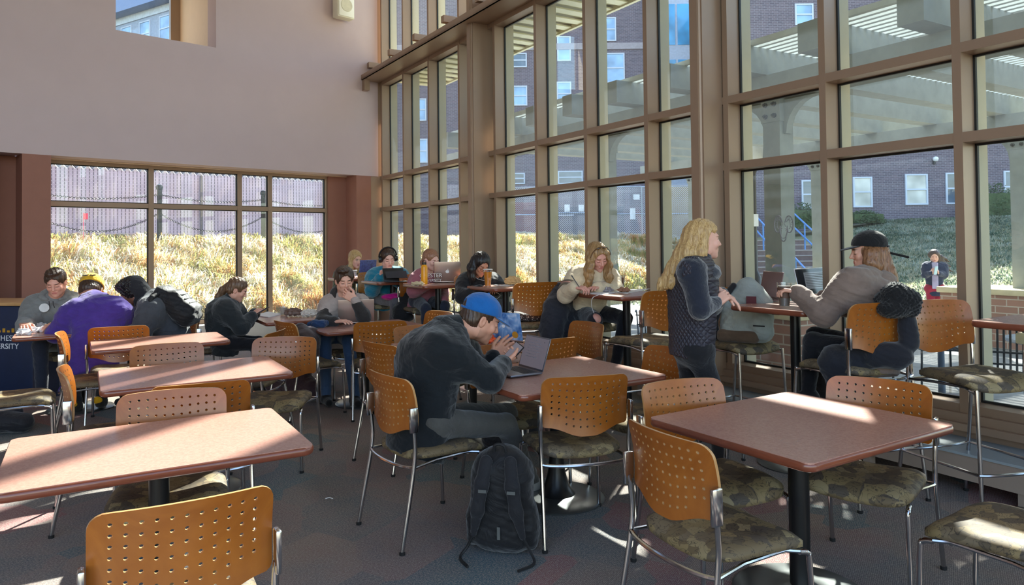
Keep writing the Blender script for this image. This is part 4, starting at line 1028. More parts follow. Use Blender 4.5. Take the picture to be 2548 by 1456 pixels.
        me.polygons.add(len(q)); me.polygons.foreach_set('loop_start', np.arange(len(q))*4)
        me.polygons.foreach_set('use_smooth', np.full(len(q), smooth))
        for m in (mats if isinstance(mats, (list, tuple)) else [mats]): me.materials.append(m)
        me.update(calc_edges=True)
        return mkobj(name, me, parent)
def wrinkle(amp=0.004, f=28.0, seed=0.0, aniso=(1, 1, 1.6)):
    def fn(X, Y, Z):
        x, y, z = X*f*aniso[0], Y*f*aniso[1], Z*f*aniso[2]
        w = np.sin(x*0.9+1.7*np.sin(y*0.55+z*0.35+seed)+seed)+np.sin(y*1.1+1.5*np.sin(z*0.6+x*0.3)+seed*2)+np.sin(z*1.0+1.9*np.sin(x*0.5-y*0.4+seed)+seed*3)
        w2 = np.sin((x+z)*2.3+seed)*np.sin((y-z)*2.1+seed*1.3)
        return amp*(0.45*np.abs(w)-0.45+0.25*w2)
    return fn
def strands(amp, f, ax=2, seed=0.0):
    """fine grooves running roughly along z"""
    def fn(X, Y, Z):
        a = np.sin(X*f+2.2*np.sin(Z*9+seed)+seed)*np.sin(Y*f*0.9+2.0*np.sin(Z*8+1+seed))
        b = np.sin(X*f*2.3+3*np.sin(Z*11))*np.sin(Y*f*2.1+2.5*np.sin(Z*13+seed))
        return amp*(a+0.6*b)
    return fn
def vcat(*m):  # join mesh data of several objects into the first
    obs = [o for o in m if o is not None]; V = []; F = []; off = 0; C = []
    for o in obs:
        me = o.data; v = np.empty(len(me.vertices)*3, np.float32); me.vertices.foreach_get('co', v); V.append(v.reshape(-1, 3))
        f = np.empty(len(me.loops), np.int32); me.loops.foreach_get('vertex_index', f); F.append(f.reshape(-1, 4)+off); off += len(me.vertices)
        c = np.empty(len(me.vertices)*4, np.float32)
        me.color_attributes['Col'].data.foreach_get('color', c); C.append(c)
    me = bpy.data.meshes.new(obs[0].data.name); V = np.concatenate(V); F = np.concatenate(F)
    me.vertices.add(len(V)); me.vertices.foreach_set('co', V.ravel()); me.loops.add(F.size); me.loops.foreach_set('vertex_index', F.ravel())
    me.polygons.add(len(F)); me.polygons.foreach_set('loop_start', np.arange(len(F))*4); me.polygons.foreach_set('use_smooth', np.ones(len(F), bool))
    for mt in obs[0].data.materials: me.materials.append(mt)
    me.update(calc_edges=True)
    ca = me.color_attributes.new('Col', 'FLOAT_COLOR', 'POINT'); ca.data.foreach_set('color', np.concatenate(C))
    a = obs[0]; a.data = me
    for o in obs[1:]: bpy.data.objects.remove(o)
    return a
def paint(o, base, zones=()):
    """albedo attribute: zones = (fn(P)->weight 0..1, rgb)"""
    me = o.data; n = len(me.vertices); v = np.empty(n*3, np.float32); me.vertices.foreach_get('co', v); P = v.reshape(-1, 3)
    C = np.ones((n, 4), np.float32); C[:, :3] = lin(base)
    for fn, rgb in zones:
        w = np.clip(fn(P), 0, 1)[:, None]; C[:, :3] = C[:, :3]*(1-w)+np.array(lin(rgb), np.float32)*w
    ca = me.color_attributes.new('Col', 'FLOAT_COLOR', 'POINT'); ca.data.foreach_set('color', C.ravel())
def skinmat():
    q = NT('skin'); a = q.t.nodes.new('ShaderNodeVertexColor'); a.layer_name = 'Col'; n = q.noise(q.coord(), 60, 3)
    m = q.t.nodes.new('ShaderNodeHueSaturation'); mr = q.n('ShaderNodeMapRange'); mr.inputs[3].default_value = 0.93; mr.inputs[4].default_value = 1.06; q.l(n.outputs[0], mr.inputs[0]); q.l(mr.outputs[0], m.inputs['Value'])
    q.l(a.outputs[0], m.inputs['Color']); q.l(m.outputs[0], q.b.inputs['Base Color']); q.b.inputs['Roughness'].default_value = 0.5
    q.b.inputs['Subsurface Weight'].default_value = 0.12; q.b.inputs['Subsurface Radius'].default_value = (0.012, 0.004, 0.002); q.b.inputs['Subsurface Scale'].default_value = 1.0
    return q.m
M['skin'] = skinmat()
def hairmat(name, c1, c2):
    q = NT(name); v = q.coord((160, 160, 14)); n = q.noise(v, 1.0, 3, 0.6, 0.8); r = q.ramp(n.outputs[0], [(0.32, lin(c1)), (0.68, lin(c2))])
    q.l(r.outputs[0], q.b.inputs['Base Color']); q.b.inputs['Roughness'].default_value = 0.42; q.b.inputs['Anisotropic'].default_value = 0.5; q.bump(n.outputs[0], 0.5, 0.004); return q.m
HAIR = {'brown': hairmat('brown_hair', (44, 30, 22), (78, 54, 38)), 'black': hairmat('black_hair', (16, 13, 13), (38, 32, 32)), 'blond': hairmat('blond_hair', (150, 112, 66), (212, 178, 122)),
        'dkblond': hairmat('dark_blond_hair', (120, 88, 54), (178, 140, 92)), 'auburn': hairmat('auburn_hair', (96, 62, 40), (150, 106, 70)), 'ltbrown': hairmat('light_brown_hair', (74, 52, 38), (118, 88, 62)), 'ginger': hairmat('reddish_blond_hair', (120, 78, 56), (170, 122, 94))}
def cloth(name, rgb, rough=0.85, var=0.12, bump=0.25, bscale=260, sheen=0.25, nscale=14):
    if name in MATS: return MATS[name]
    m = pm(name, rgb, rough, var=var, nscale=nscale, sheen=sheen, spec=0.25); t = m.node_tree; b = t.nodes['Principled BSDF']
    tc = t.nodes.new('ShaderNodeTexCoord'); n1 = t.nodes.new('ShaderNodeTexNoise'); n1.inputs['Scale'].default_value = 7.0; n1.inputs['Detail'].default_value = 2; n1.inputs['Distortion'].default_value = 2.6
    n2 = t.nodes.new('ShaderNodeTexNoise'); n2.inputs['Scale'].default_value = bscale; t.links.new(tc.outputs['Object'], n1.inputs['Vector']); t.links.new(tc.outputs['Object'], n2.inputs['Vector'])
    rr = t.nodes.new('ShaderNodeValToRGB'); e = rr.color_ramp.elements; e[0].position = 0.42; e[1].position = 0.58; t.links.new(n1.outputs[0], rr.inputs[0])
    b1 = t.nodes.new('ShaderNodeBump'); b1.inputs['Strength'].default_value = 0.22; b1.inputs['Distance'].default_value = 0.012; t.links.new(rr.outputs[0], b1.inputs['Height'])
    b2 = t.nodes.new('ShaderNodeBump'); b2.inputs['Strength'].default_value = bump; b2.inputs['Distance'].default_value = 0.002; t.links.new(n2.outputs[0], b2.inputs['Height']); t.links.new(b1.outputs[0], b2.inputs['Normal']); t.links.new(b2.outputs[0], b.inputs['Normal'])
    return m
def quilt(name, rgb, size=0.035):
    """diamond quilting"""
    q = NT(name); c = lin(rgb); v = q.coord((1, 1, 1)); sp = q.t.nodes.new('ShaderNodeSeparateXYZ'); q.l(v, sp.inputs[0])
    def m(op, a, b=None):
        n = q.t.nodes.new('ShaderNodeMath'); n.operation = op
        for i, w in enumerate((a, b)):
            if w is None: continue
            if hasattr(w, 'links'): q.l(w, n.inputs[i])
            else: n.inputs[i].default_value = w
        return n.outputs[0]
    xy = m('ADD', sp.outputs[0], sp.outputs[1]); k = math.pi/size
    a = m('ABSOLUTE', m('SINE', m('MULTIPLY', m('ADD', xy, sp.outputs[2]), k))); b = m('ABSOLUTE', m('SINE', m('MULTIPLY', m('SUBTRACT', xy, sp.outputs[2]), k))); h = m('MINIMUM', a, b)
    r = q.ramp(h, [(0.0, tuple(x*0.45 for x in c)), (0.3, c)]); q.l(r.outputs[0], q.b.inputs['Base Color']); q.b.inputs['Roughness'].default_value = 0.6; q.bump(h, 0.8, 0.008); return q.m
# ================================================================== FIGURES
def at(u, v, Yd):
    """world point seen at photo pixel (u,v) at depth Yd"""
    d = cF+cR*(u-PXC)/FOC+cU*(PYC-v)/FOC; t = Yd/d[1]; return cC+d*t
def onz(u, v, z):
    d = cF+cR*(u-PXC)/FOC+cU*(PYC-v)/FOC; t = (z-EYE)/d[2]; return cC+d*t
def unit(v): v = np.array(v, float); return v/max(np.linalg.norm(v), 1e-9)
def lerp(a, b, t): return np.array(a)*(1-t)+np.array(b)*t
def headframe(heading, pitch, roll):
    f = np.array([math.cos(R_(heading)), math.sin(R_(heading)), 0]); u = np.array([0, 0, 1.0]); r = np.cross(f, u)
    cp, sp_ = math.cos(R_(pitch)), math.sin(R_(pitch)); f2 = f*cp-u*sp_; u2 = u*cp+f*sp_
    cr, sr = math.cos(R_(roll)), math.sin(R_(roll)); r2 = r*cr-u2*sr; u3 = u2*cr+r*sr
    return np.stack([r2, f2, u3], 1)      # columns: right, forward, up
def add_hand(S, wrist, d, palm, side, curl=0.5, s=1.0, spread=1.0, thumb=0.5):
    """wrist point, hand direction, palm normal (the way the palm faces), side=+1 right hand / -1 left"""
    d = unit(d); palm = unit(np.array(palm)-d*np.dot(palm, d)); lat = np.cross(d, palm)*side      # towards the thumb
    R = np.stack([lat, d, palm], 1); w = np.array(wrist)
    S.box(w+d*0.046*s, (0.040*s, 0.050*s, 0.014*s), R, 0.013*s, 0.012)
    S.cap(w-d*0.03*s, w+d*0.012*s, 0.025*s, 0.024*s, 0.015, (palm, 0.75))
    offs = (0.030, 0.010, -0.011, -0.030); Ls = (0.072, 0.080, 0.074, 0.058)
    for i in range(4):
        b = w+d*(0.088-0.004*abs(i-1))*s+lat*offs[i]*s; dr = unit(d+lat*offs[i]*spread*4); a = 0; L = Ls[i]*s; p = b
        seg = (0.46, 0.30, 0.24); bend = (38, 52, 34); rr = (0.0098, 0.0088, 0.008, 0.0068)
        c = curl*(1+0.10*(i-1))
        for j in range(3):
            a += bend[j]*c; q = p+(dr*math.cos(R_(a))+palm*math.sin(R_(a)))*L*seg[j]; S.cap(p, q, rr[j]*s, rr[j+1]*s, 0.004); p = q
    b = w+d*0.022*s+lat*0.030*s; t1 = unit(d*0.75+lat*(0.85)+palm*0.35*thumb); t2 = unit(d*0.95+lat*(0.35-0.3*thumb)+palm*0.6*thumb)
    p = b+t1*0.040*s; S.cap(b, p, 0.0135*s, 0.011*s, 0.012); q = p+t2*0.030*s; S.cap(p, q, 0.0108*s, 0.0095*s, 0.004); S.cap(q, q+unit(t2+palm*0.3*thumb)*0.024*s, 0.0095*s, 0.0075*s, 0.003)
def build_head(H, R, s, skin, lips, brow, face='down', fem=False, stub=0):
    """head SDF in its own frame, origin between the ears"""
    S = SDF(0.0032)
    def P(x, y, z): return H+R@np.array([x, y, z])*s
    def E(c, r, k=0.02, sub=False, RR=None): S.ell(P(*c), np.array(r)*s, R if RR is None else RR, k, sub)
    E((0, -0.014, 0.040), (0.074, 0.094, 0.082)); E((0, 0.022, -0.020), (0.060 if fem else 0.063, 0.068, 0.082), 0.03)
    E((0, 0.045, -0.078), (0.034 if fem else 0.040, 0.036, 0.030), 0.03); E((0, 0.070, -0.098), (0.016 if fem else 0.020, 0.014, 0.013), 0.02)
    for sx in (-1, 1):
        E((sx*0.052, 0.0, -0.055), (0.016, 0.030, 0.032), 0.03); E((sx*0.038, 0.068, -0.022), (0.020, 0.016, 0.020), 0.022)
    S.cap(P(-0.028, 0.078, 0.024), P(0.028, 0.078, 0.024), 0.011*s, None, 0.02)
    for sx in (-1, 1): E((sx*0.031, 0.096, 0.004), (0.017, 0.013, 0.012), 0.012, True)
    for sx in (-1, 1): E((sx*0.031, 0.077, 0.003), (0.0145, 0.0125, 0.0115), 0.004)
    S.cap(P(0, 0.086, 0.012), P(0, 0.104, -0.026), 0.0075*s, 0.0105*s, 0.012)
    for sx in (-1, 1): E((sx*0.0115, 0.092, -0.030), (0.008, 0.010, 0.007), 0.006)
    S.cap(P(-0.017, 0.082, -0.055), P(0.017, 0.082, -0.055), 0.0068*s, None, 0.006); S.cap(P(-0.013, 0.081, -0.065), P(0.013, 0.081, -0.065), 0.0078*s, None, 0.006)
    S.cap(P(-0.019, 0.093, -0.060), P(0.019, 0.093, -0.060), 0.0022*s, None, 0.003, sub=True)
    for sx in (-1, 1):
        RR = R@np.array([[math.cos(0.3*sx), -math.sin(0.3*sx), 0], [math.sin(0.3*sx), math.cos(0.3*sx), 0], [0, 0, 1.0]])
        E((sx*0.078, -0.004, -0.004), (0.0075, 0.019, 0.031), 0.006, False, RR); E((sx*0.086, 0.000, 0.000), (0.006, 0.010, 0.017), 0.005, True, RR)
    nb = build_head.neck; S.cap(P(0, -0.022, -0.050), nb, 0.048*s if fem else 0.056*s, 0.056*s if fem else 0.066*s, 0.03)
    o = S.mesh('body', M['skin'])
    Ri = R.T
    def loc(Pw): return (Pw-H)@R/s
    def zell(c, r, soft=0.25):
        def f(Pw):
            q = loc(Pw); d = np.sqrt(sum(((q[:, i]-c[i])/r[i])**2 for i in range(3))); return (1+soft-d)/(2*soft)
        return f
    Z = [(zell((0, 0.088, -0.060), (0.022, 0.02, 0.010)), lips)]
    ch = tuple(int(a*0.96+b*0.04) for a, b in zip(skin, (220, 90, 80)))
    for sx in (-1, 1):
        Z.append((zell((sx*0.040, 0.075, -0.022), (0.022, 0.03, 0.018), 0.9), ch))
        if face == 'down': Z.append((zell((sx*0.031, 0.088, -0.005), (0.0155, 0.02, 0.0030), 0.4), (38, 24, 20)))
        else:
            Z.append((zell((sx*0.031, 0.090, 0.003), (0.0125, 0.012, 0.0052), 0.15), (225, 218, 212))); Z.append((zell((sx*0.031, 0.090, 0.003), (0.0052, 0.012, 0.0052), 0.2), (52, 40, 32)))
            Z.append((zell((sx*0.031, 0.088, 0.0085), (0.0155, 0.02, 0.0022), 0.4), (38, 24, 20)))
        Z.append((zell((sx*0.031, 0.088, 0.0235), (0.019, 0.03, 0.0042), 0.4), brow))
    if stub:
        st = tuple(int(a*0.72+b*0.28) for a, b in zip(skin, (60, 45, 38)))
        Z.insert(0, (lambda Pw: np.clip((-0.035-loc(Pw)[:, 2])*40, 0, 0.7)*(loc(Pw)[:, 1] > 0.0)*(loc(Pw)[:, 2] > -0.115), st))
    paint(o, skin, Z); return o
def figure(label, heading, J, s=1.0, hs=1.0, fem=False, skin=(214, 160, 136), lips=(186, 112, 104), brow=(60, 40, 30), head=(0, 0, 0), face='down', stub=0,
           top=None, topm=None, topd=0.012, pants=None, shoes=None, hand_l=None, hand_r=None, bulk=1.0, seed=1.0, hood=False, group=None, sleeve=1.0, parts=True, h=0.0075, kneeholes=False, jackethem=0.06, arms=True):
    """J: dict of world joints: pelvis, chest, neck, head, shL, shR, elL, elR, wrL, wrR, knL, knR, anL, anR"""
    g = {k: np.array(v, float) for k, v in J.items()}
    fw = np.array([math.cos(R_(heading)), math.sin(R_(heading)), 0]); rt = np.array([math.sin(R_(heading)), -math.cos(R_(heading)), 0])
    pe, ne = g['pelvis'], g['neck']; up = unit(ne-pe)
    g.setdefault('chest', lerp(pe, ne, 0.62)); g.setdefault('waist', lerp(pe, g['chest'], 0.45))
    g.setdefault('shR', ne+rt*0.165*s-up*0.045); g.setdefault('shL', ne-rt*0.165*s-up*0.045)
    g['hpR'] = pe+rt*0.078*s-np.array([0, 0, 0.01]); g['hpL'] = pe-rt*0.078*s-np.array([0, 0, 0.01])
    root = empty('person', (pe[0], pe[1], 0), R_(heading-90)); setp(root, label, 'person', group)
    made = []
    # head, neck
    H = g['head']; R = headframe(*head); build_head.neck = ne+up*0.0
    b1 = build_head(H, R, hs, skin, lips, brow, face, fem, stub)
    # body under the clothes
    S = SDF(0.010); bk = 0.85*s
    S.cap(pe, g['waist'], 0.12*bk, 0.105*bk, 0.05, (fw, 0.8)); S.cap(g['waist'], g['chest'], 0.105*bk, 0.125*bk, 0.05, (fw, 0.8)); S.cap(g['chest'], ne-up*0.06, 0.125*bk, 0.08*bk, 0.05, (fw, 0.8))
    S.cap(g['shL'], g['shR'], 0.045*s, None, 0.04); S.cap(ne-up*0.06, ne+up*0.02, 0.06*s, 0.05*s, 0.03)
    for q in 'LR':
        S.cap(g['sh'+q], g['el'+q], 0.044*s, 0.036*s, 0.02); S.cap(g['el'+q], g['wr'+q], 0.036*s, 0.024*s, 0.015)
        S.cap(g['hp'+q], g['kn'+q], 0.072*s, 0.050*s, 0.03); S.cap(g['kn'+q], g['an'+q], 0.050*s, 0.034*s, 0.02)
    b2 = S.mesh('body', M['skin']); paint(b2, skin)
    # hands
    hb = []
    for q, hd, sd in (('L', hand_l, -1), ('R', hand_r, 1)):
        if hd == 0: continue
        hd = hd or {}
        S = SDF(0.0034 if parts else 0.0045); d = hd.get('d', unit(g['wr'+q]-g['el'+q])); add_hand(S, g['wr'+q], d, hd.get('palm', (0, 0, -1)), sd, hd.get('curl', 0.5), s*(0.92 if fem else 1.0), hd.get('spread', 1.0), hd.get('thumb', 0.5))
        o = S.mesh('body', M['skin']); paint(o, skin); hb.append(o)
    body = vcat(b1, b2, *hb); made.append(body)
    # top
    if top:
        S = SDF(h); t = topd; f_ = 0.76; c = 0.055; B_ = bulk*s*(0.92 if fem else 1.0)
        hem = pe-up*jackethem
        S.cap(hem, g['waist'], 0.152*B_+t, 0.138*B_+t, c, (fw, f_)); S.cap(g['waist'], g['chest'], 0.138*B_+t, 0.158*B_+t, c, (fw, f_)); S.cap(g['chest'], ne-up*0.085, 0.158*B_+t, 0.118*B_+t, c, (fw, f_))
        S.cap(g['shL'], g['shR'], 0.052*s+t, None, 0.06); S.cap(ne-up*0.05, ne+up*0.005, 0.072*s+t*0.5, 0.062*s+t*0.4, 0.03)
        S.plane(hem-up*0.05, -up, 0.01)
        if hood:
            hc = ne+up*0.01-fw*0.085*s; S.ell(hc, (0.125*s, 0.07*s, 0.075*s), np.stack([rt, unit(fw+up*0.4), unit(up-fw*0.4)], 1), 0.03); S.cap(ne-rt*0.08*s+fw*0.02, ne-rt*0.02*s+fw*0.085*s-up*0.03, 0.030*s, 0.022*s, 0.02); S.cap(ne+rt*0.08*s+fw*0.02, ne+rt*0.02*s+fw*0.085*s-up*0.03, 0.030*s, 0.022*s, 0.02)
        else: S.cap(ne-up*0.01, ne+up*0.035+fw*0.005, 0.066*s+t*0.4, 0.060*s+t*0.3, 0.01)
        S.plane(ne+up*(0.045 if not hood else 0.2)+fw*0.0, up+fw*0.35, 0.006)
        S.cap(ne-up*0.02, H-R[:, 2]*0.06, 0.050*s, 0.056*s, 0.01, sub=True) if not hood else S.ell(H, np.array((0.085, 0.105, 0.125))*hs, R, 0.02, sub=True)
        for q in ('LR' if arms else ''):
            e = g['wr'+q]; w = g['el'+q]+(e-g['el'+q])*(0.93*sleeve)
            S.cap(lerp(g['sh'+q], g['chest'], 0.22), lerp(g['sh'+q], g['el'+q], 0.35), 0.058*B_+t, 0.05*s+t, 0.09)
            S.cap(g['sh'+q], g['el'+q], 0.052*B_+t, 0.045*s+t, 0.06); S.cap(g['el'+q], w, 0.045*s+t, 0.030*s+t*0.8, 0.025); S.cap(lerp(g['el'+q], w, 0.93), w, 0.033*s+t*0.8, None, 0.006)
        S.disp = wrinkle(0.0075 if top != 'sweater' else 0.005, 30, seed)
        made.append(S.mesh(top, topm))
    if pants:
        S = SDF(h+0.001); S.cap(g['hpL'], g['hpR'], 0.112*s, None, 0.05, (up, 0.9)); S.cap(pe, lerp(pe, g['waist'], 0.4), 0.125*s, 0.11*s, 0.05, (fw, 0.82))
        for q in 'LR':
            S.cap(g['hp'+q], g['kn'+q], 0.082*s, 0.062*s, 0.03); S.cap(g['kn'+q], g['an'+q], 0.062*s, 0.047*s, 0.02)
        S.disp = wrinkle(0.004, 24, seed+2)
        if kneeholes is not False:
            for q in 'LR': S.ell(g['kn'+q]+kneeholes*0.055, (0.042, 0.042, 0.055), None, 0.004, sub=True)
        made.append(S.mesh('trousers', pants))
        if kneeholes is not False:
            S = SDF(0.006)
            for q in 'LR': S.cap(lerp(g['kn'+q], g['hp'+q], 0.1), lerp(g['kn'+q], g['an'+q], 0.12), 0.054*s, 0.05*s, 0.02)
            o = S.mesh('bare_knees', M['skin']); paint(o, skin); made.append(o)
    if shoes:
        for q in 'LR':
            a = g['an'+q]; dz = a[2]-0.075*s; fd = fw
            S = SDF(0.006); S.cap(a+fd*-0.03*s+np.array([0, 0, -0.035*s]), a+fd*0.13*s+np.array([0, 0, -0.048*s]), 0.040*s, 0.034*s, 0.02); S.cap(a, a+np.array([0, 0, -0.04*s]), 0.044*s, 0.045*s, 0.03)
            S.plane((0, 0, dz), (0, 0, -1), 0.004); made.append(S.mesh('shoe', shoes))
    Mi = Matrix.Translation((pe[0], pe[1], 0)) @ Matrix.Rotation(R_(heading-90), 4, 'Z'); Mi = Mi.inverted()
    root['_'] = 0; del root['_']
    def adopt(o):
        if o is None: return
        o.data.transform(Mi); o.parent = root
    for o in made: adopt(o)
    return dict(root=root, g=g, R=R, H=H, fw=fw, rt=rt, up=up, hs=hs, s=s, adopt=adopt)
def HP(F, x, y, z): return F['H']+F['R']@np.array([x, y, z])*F['hs']
def collar(F, mat, r=0.080, h=0.055, t=0.014, name='stand_collar', back=0.0):
    n = F['g']['neck']; nd = unit(F['H']-F['R'][:, 2]*0.05-n); S = SDF(0.0045)
    S.cap(n-nd*0.045, n+nd*h, r, r*0.93, 0.01); S.plane(n+nd*h*0.8, nd+F['fw']*0.25, 0.006); S.cap(n-nd*0.10, n+nd*(h+0.08), r-t, r*0.93-t, 0.004, sub=True); S.disp = wrinkle(0.003, 30, 5)
    part(F, S, name, mat)
def hair_cap(S, F, thick=0.010, front=0.062, low=-0.045, k=0.02, drop=0.0):
    """skull cap of hair; front = how far forward the hairline comes"""
    R = F['R']; hs = F['hs']
    S.ell(HP(F, 0, -0.016, 0.044), np.array((0.078+thick, 0.096+thick, 0.084+thick))*hs, R, k)
    S.ell(HP(F, 0, -0.030, -0.015+drop), np.array((0.072+thick, 0.078+thick, 0.060))*hs, R, k)
def hairline(S, F, y=0.055, z=0.045, slope=(0, 1.0, -0.75)):
    """carve the face free"""
    R = F['R']; hs = F['hs']; S.ell(HP(F, 0, 0.098, -0.030), np.array((0.069, 0.076, 0.102))*hs, R, 0.012, sub=True)
def sidecut(S, F, y=0.075, r=0.055):
    for sx in (-1, 1): S.ell(HP(F, sx*0.085, y, -0.02), np.array((0.05, r, 0.088))*F['hs'], F['R'], 0.012, sub=True)
def finish_hair(S, F, mat, name='hair', disp=None):
    S.disp = disp or strands(0.0022, 230, seed=F['H'][0]*7); o = S.mesh(name, mat); F['adopt'](o); return o
def lock(S, F, pts, rs, k=0.012): S.chain([np.array(p) for p in pts], rs, k)
def part(F, S, name, mat):
    o = S.mesh(name, mat); F['adopt'](o); return o
def cap_hat(F, mat, turn=0.0, name='baseball_cap', brim=0.075, opening=False, buttons=True):
    """baseball cap; turn=180 puts the brim behind"""
    R = F['R']; hs = F['hs']; a = R_(turn); Rt = R@np.array([[math.cos(a), -math.sin(a), 0], [math.sin(a), math.cos(a), 0], [0, 0, 1.0]])
    S = SDF(0.0038); c = F['H']+R@np.array([0, -0.014, 0.048])*hs
    S.ell(c, np.array((0.092, 0.110, 0.094))*hs, R, 0.01); S.plane(c-R[:, 2]*0.012*hs, -R[:, 2]+0.12*R[:, 1], 0.004)
    S.ell(c, np.array((0.0805, 0.098, 0.084))*hs, R, 0.005, sub=True)
    if opening: S.ell(c-Rt[:, 1]*0.105*hs-R[:, 2]*0.012*hs, np.array((0.036, 0.05, 0.040))*hs, R, 0.004, sub=True)
    S.cap(c+R[:, 2]*0.090*hs, c+R[:, 2]*0.094*hs, 0.0065*hs, None, 0.002)
    o = S.mesh(name, mat); F['adopt'](o)
    S = SDF(0.0038); bc = c+Rt[:, 1]*(0.085+brim*0.5)*hs-R[:, 2]*(0.010)*hs
    tilt = unit(Rt[:, 1]-R[:, 2]*0.20); Rb = np.stack([Rt[:, 0], tilt, np.cross(Rt[:, 0], tilt)], 1)
    S.ell(bc-Rt[:, 1]*0.02*hs, np.array((0.078, brim*0.5+0.038, 0.006))*hs, Rb, 0.01); S.ell(c-R[:, 2]*0.01, np.array((0.079, 0.097, 0.2))*hs, R, 0.004, sub=True)
    o2 = S.mesh('cap_brim', mat); F['adopt'](o2)
    if o2: 
        pass
    if opening:
        S = SDF(0.003); q = [c+Rt@np.array([math.sin(t)*0.090, -math.cos(t)*0.108, -0.008-0.01*math.cos(t)])*hs for t in np.linspace(-0.55, 0.55, 7)]; S.chain(q, [0.006]*7, 0.004); part(F, S, 'cap_strap', mat)
    return o
A3 = np.array
def dn(p, z): p = np.array(p, float).copy(); p[2] = z; return p
# --- man in the blue cap
Dm = 3.95
J = dict(pelvis=at(1055, 1042, 3.93), neck=at(1122, 822, 4.02), head=at(1196, 796, 4.08), chest=at(1064, 910, 3.98),
         shR=at(1098, 868, 3.84), shL=at(1135, 848, 4.22), elR=at(1218, 945, 3.86), wrR=at(1252, 905, 4.12), elL=at(1195, 925, 4.36), wrL=at(1228, 890, 4.36),
         knR=at(1258, 1058, 4.16), knL=at(1262, 1032, 4.42), anR=A3([0.10, 4.42, 0.08]), anL=A3([0.0, 4.66, 0.08]))
F = figure('person in blue cap and dark pullover sitting at an open laptop with a phone', 34, J, s=1.04, hs=1.07, skin=(205, 148, 122), brow=(40, 28, 22), head=(14, 24, 0), stub=1,
           top='pullover', topm=cloth('dark_navy_jersey', (16, 21, 25)), topd=0.024, pants=cloth('dark_grey_sweatpants', (74, 72, 68)), shoes=cloth('grey_trainers', (150, 148, 142)), bulk=1.12, seed=1.3,
           hand_r=dict(d=unit(at(1275, 893, 4.22)-at(1252, 905, 4.12)), palm=(-0.2, 0.5, 0.6), curl=0.9), hand_l=dict(d=unit(at(1245, 872, 4.40)-at(1226, 893, 4.36)), palm=(0.6, -0.6, 0.2), curl=0.35), jackethem=0.14)
S = SDF(0.0036); hair_cap(S, F, 0.006); S.plane(HP(F, 0, 0.05, 0.0), F['R'][:, 1]+0.9*F['R'][:, 2]*0.0, 0.01); S.plane(HP(F, 0, 0, -0.055), -F['R'][:, 2], 0.01)
for sx in (-1, 1): S.ell(HP(F, sx*0.088, 0.006, -0.022), A3((0.03, 0.034, 0.045))*F['hs'], F['R'], 0.01, sub=True)
finish_hair(S, F, HAIR['brown'])
cap_hat(F, cloth('royal_blue_cotton', (20, 92, 160)), 0, opening=True)
collar(F, cloth('dark_navy_jersey', (16, 21, 25)), 0.088, 0.065)

# --- standing woman with long blond hair
D = 4.28; h0 = 8
J = dict(pelvis=at(1722, 862, D), waist=at(1722, 790, D), chest=at(1722, 715, D), neck=at(1737, 652, D), head=at(1750, 600, D), shR=at(1722, 676, D-0.17), shL=at(1742, 672, D+0.17),
         elR=at(1742, 768, D-0.22), wrR=at(1782, 752, D-0.12), elL=at(1770, 762, D+0.2), wrL=at(1800, 728, D+0.02),
         knR=at(1778, 985, D-0.04), knL=at(1722, 985, D+0.12), anR=dn(at(1800, 1100, D-0.02), 0.09), anL=dn(at(1660, 1100, D+0.16), 0.10))
F = figure('standing person with long wavy blond hair in a dark fleece and quilted vest', h0, J, s=0.93, hs=0.94, fem=True, skin=(222, 170, 150), brow=(128, 96, 66), head=(4, -2, 0), face='open',
           top='quilted_vest', topm=quilt('dark_quilted_navy', (54, 52, 62)), topd=0.040, arms=False, pants=cloth('black_leggings', (24, 24, 28)), shoes=cloth('dark_boots', (30, 28, 28)), bulk=0.98, seed=2.1,
           hand_r=dict(d=(0.8, 0.3, 0.5), palm=(0, 0.6, -0.6), curl=0.7), hand_l=dict(d=unit((0.75, -0.15, -0.55)), palm=(-0.5, 0.2, -0.8), curl=0.35), jackethem=0.01)
S = SDF(0.006); g = F['g']
for q in 'LR': S.cap(g['sh'+q], g['el'+q], 0.076, 0.062, 0.04); S.cap(g['el'+q], lerp(g['el'+q], g['wr'+q], 0.85), 0.060, 0.046, 0.02)
S.cap(g['shL'], g['shR'], 0.082, None, 0.04); S.cap(g['neck']-A3((0, 0, 0.04)), g['neck']+A3((0.0, 0, 0.035)), 0.088, 0.076, 0.03)
S.ell(g['neck']+A3((0.0, 0, -0.06)), (0.13, 0.17, 0.07)); S.disp = wrinkle(0.004, 30, 4); part(F, S, 'fleece_sleeves', cloth('navy_fleece', (26, 32, 46), bscale=120, bump=0.8, sheen=0.6))
S = SDF(0.005); hair_cap(S, F, 0.014); n = HP(F, 0, -0.05, 0.02)
for k, (x, y, z, x2, y2, z2) in enumerate(((0.075, -0.035, 0.0, 0.085, -0.04, -0.20), (0.05, -0.085, 0.02, 0.06, -0.13, -0.24), (0.0, -0.10, 0.02, 0.0, -0.17, -0.25), (-0.05, -0.085, 0.02, -0.06, -0.13, -0.23), (-0.075, -0.03, 0.0, -0.085, -0.02, -0.19))):
    a = HP(F, x, y, z); b = HP(F, x2, y2, z2); m1 = lerp(a, b, 0.35)+A3((-0.02, -0.012, 0)); m2 = lerp(a, b, 0.7)+A3((-0.05, 0.01*math.sin(k*2), 0)); e = b+A3((-0.075-0.02*math.sin(k), 0, -0.01)); lock(S, F, [a, m1, m2, e, e+A3((-0.03, 0, -0.03))], [0.034, 0.040, 0.040, 0.030, 0.012], 0.03)
hairline(S, F); sidecut(S, F, 0.060, 0.058); finish_hair(S, F, HAIR['blond'], disp=strands(0.005, 120, seed=1))

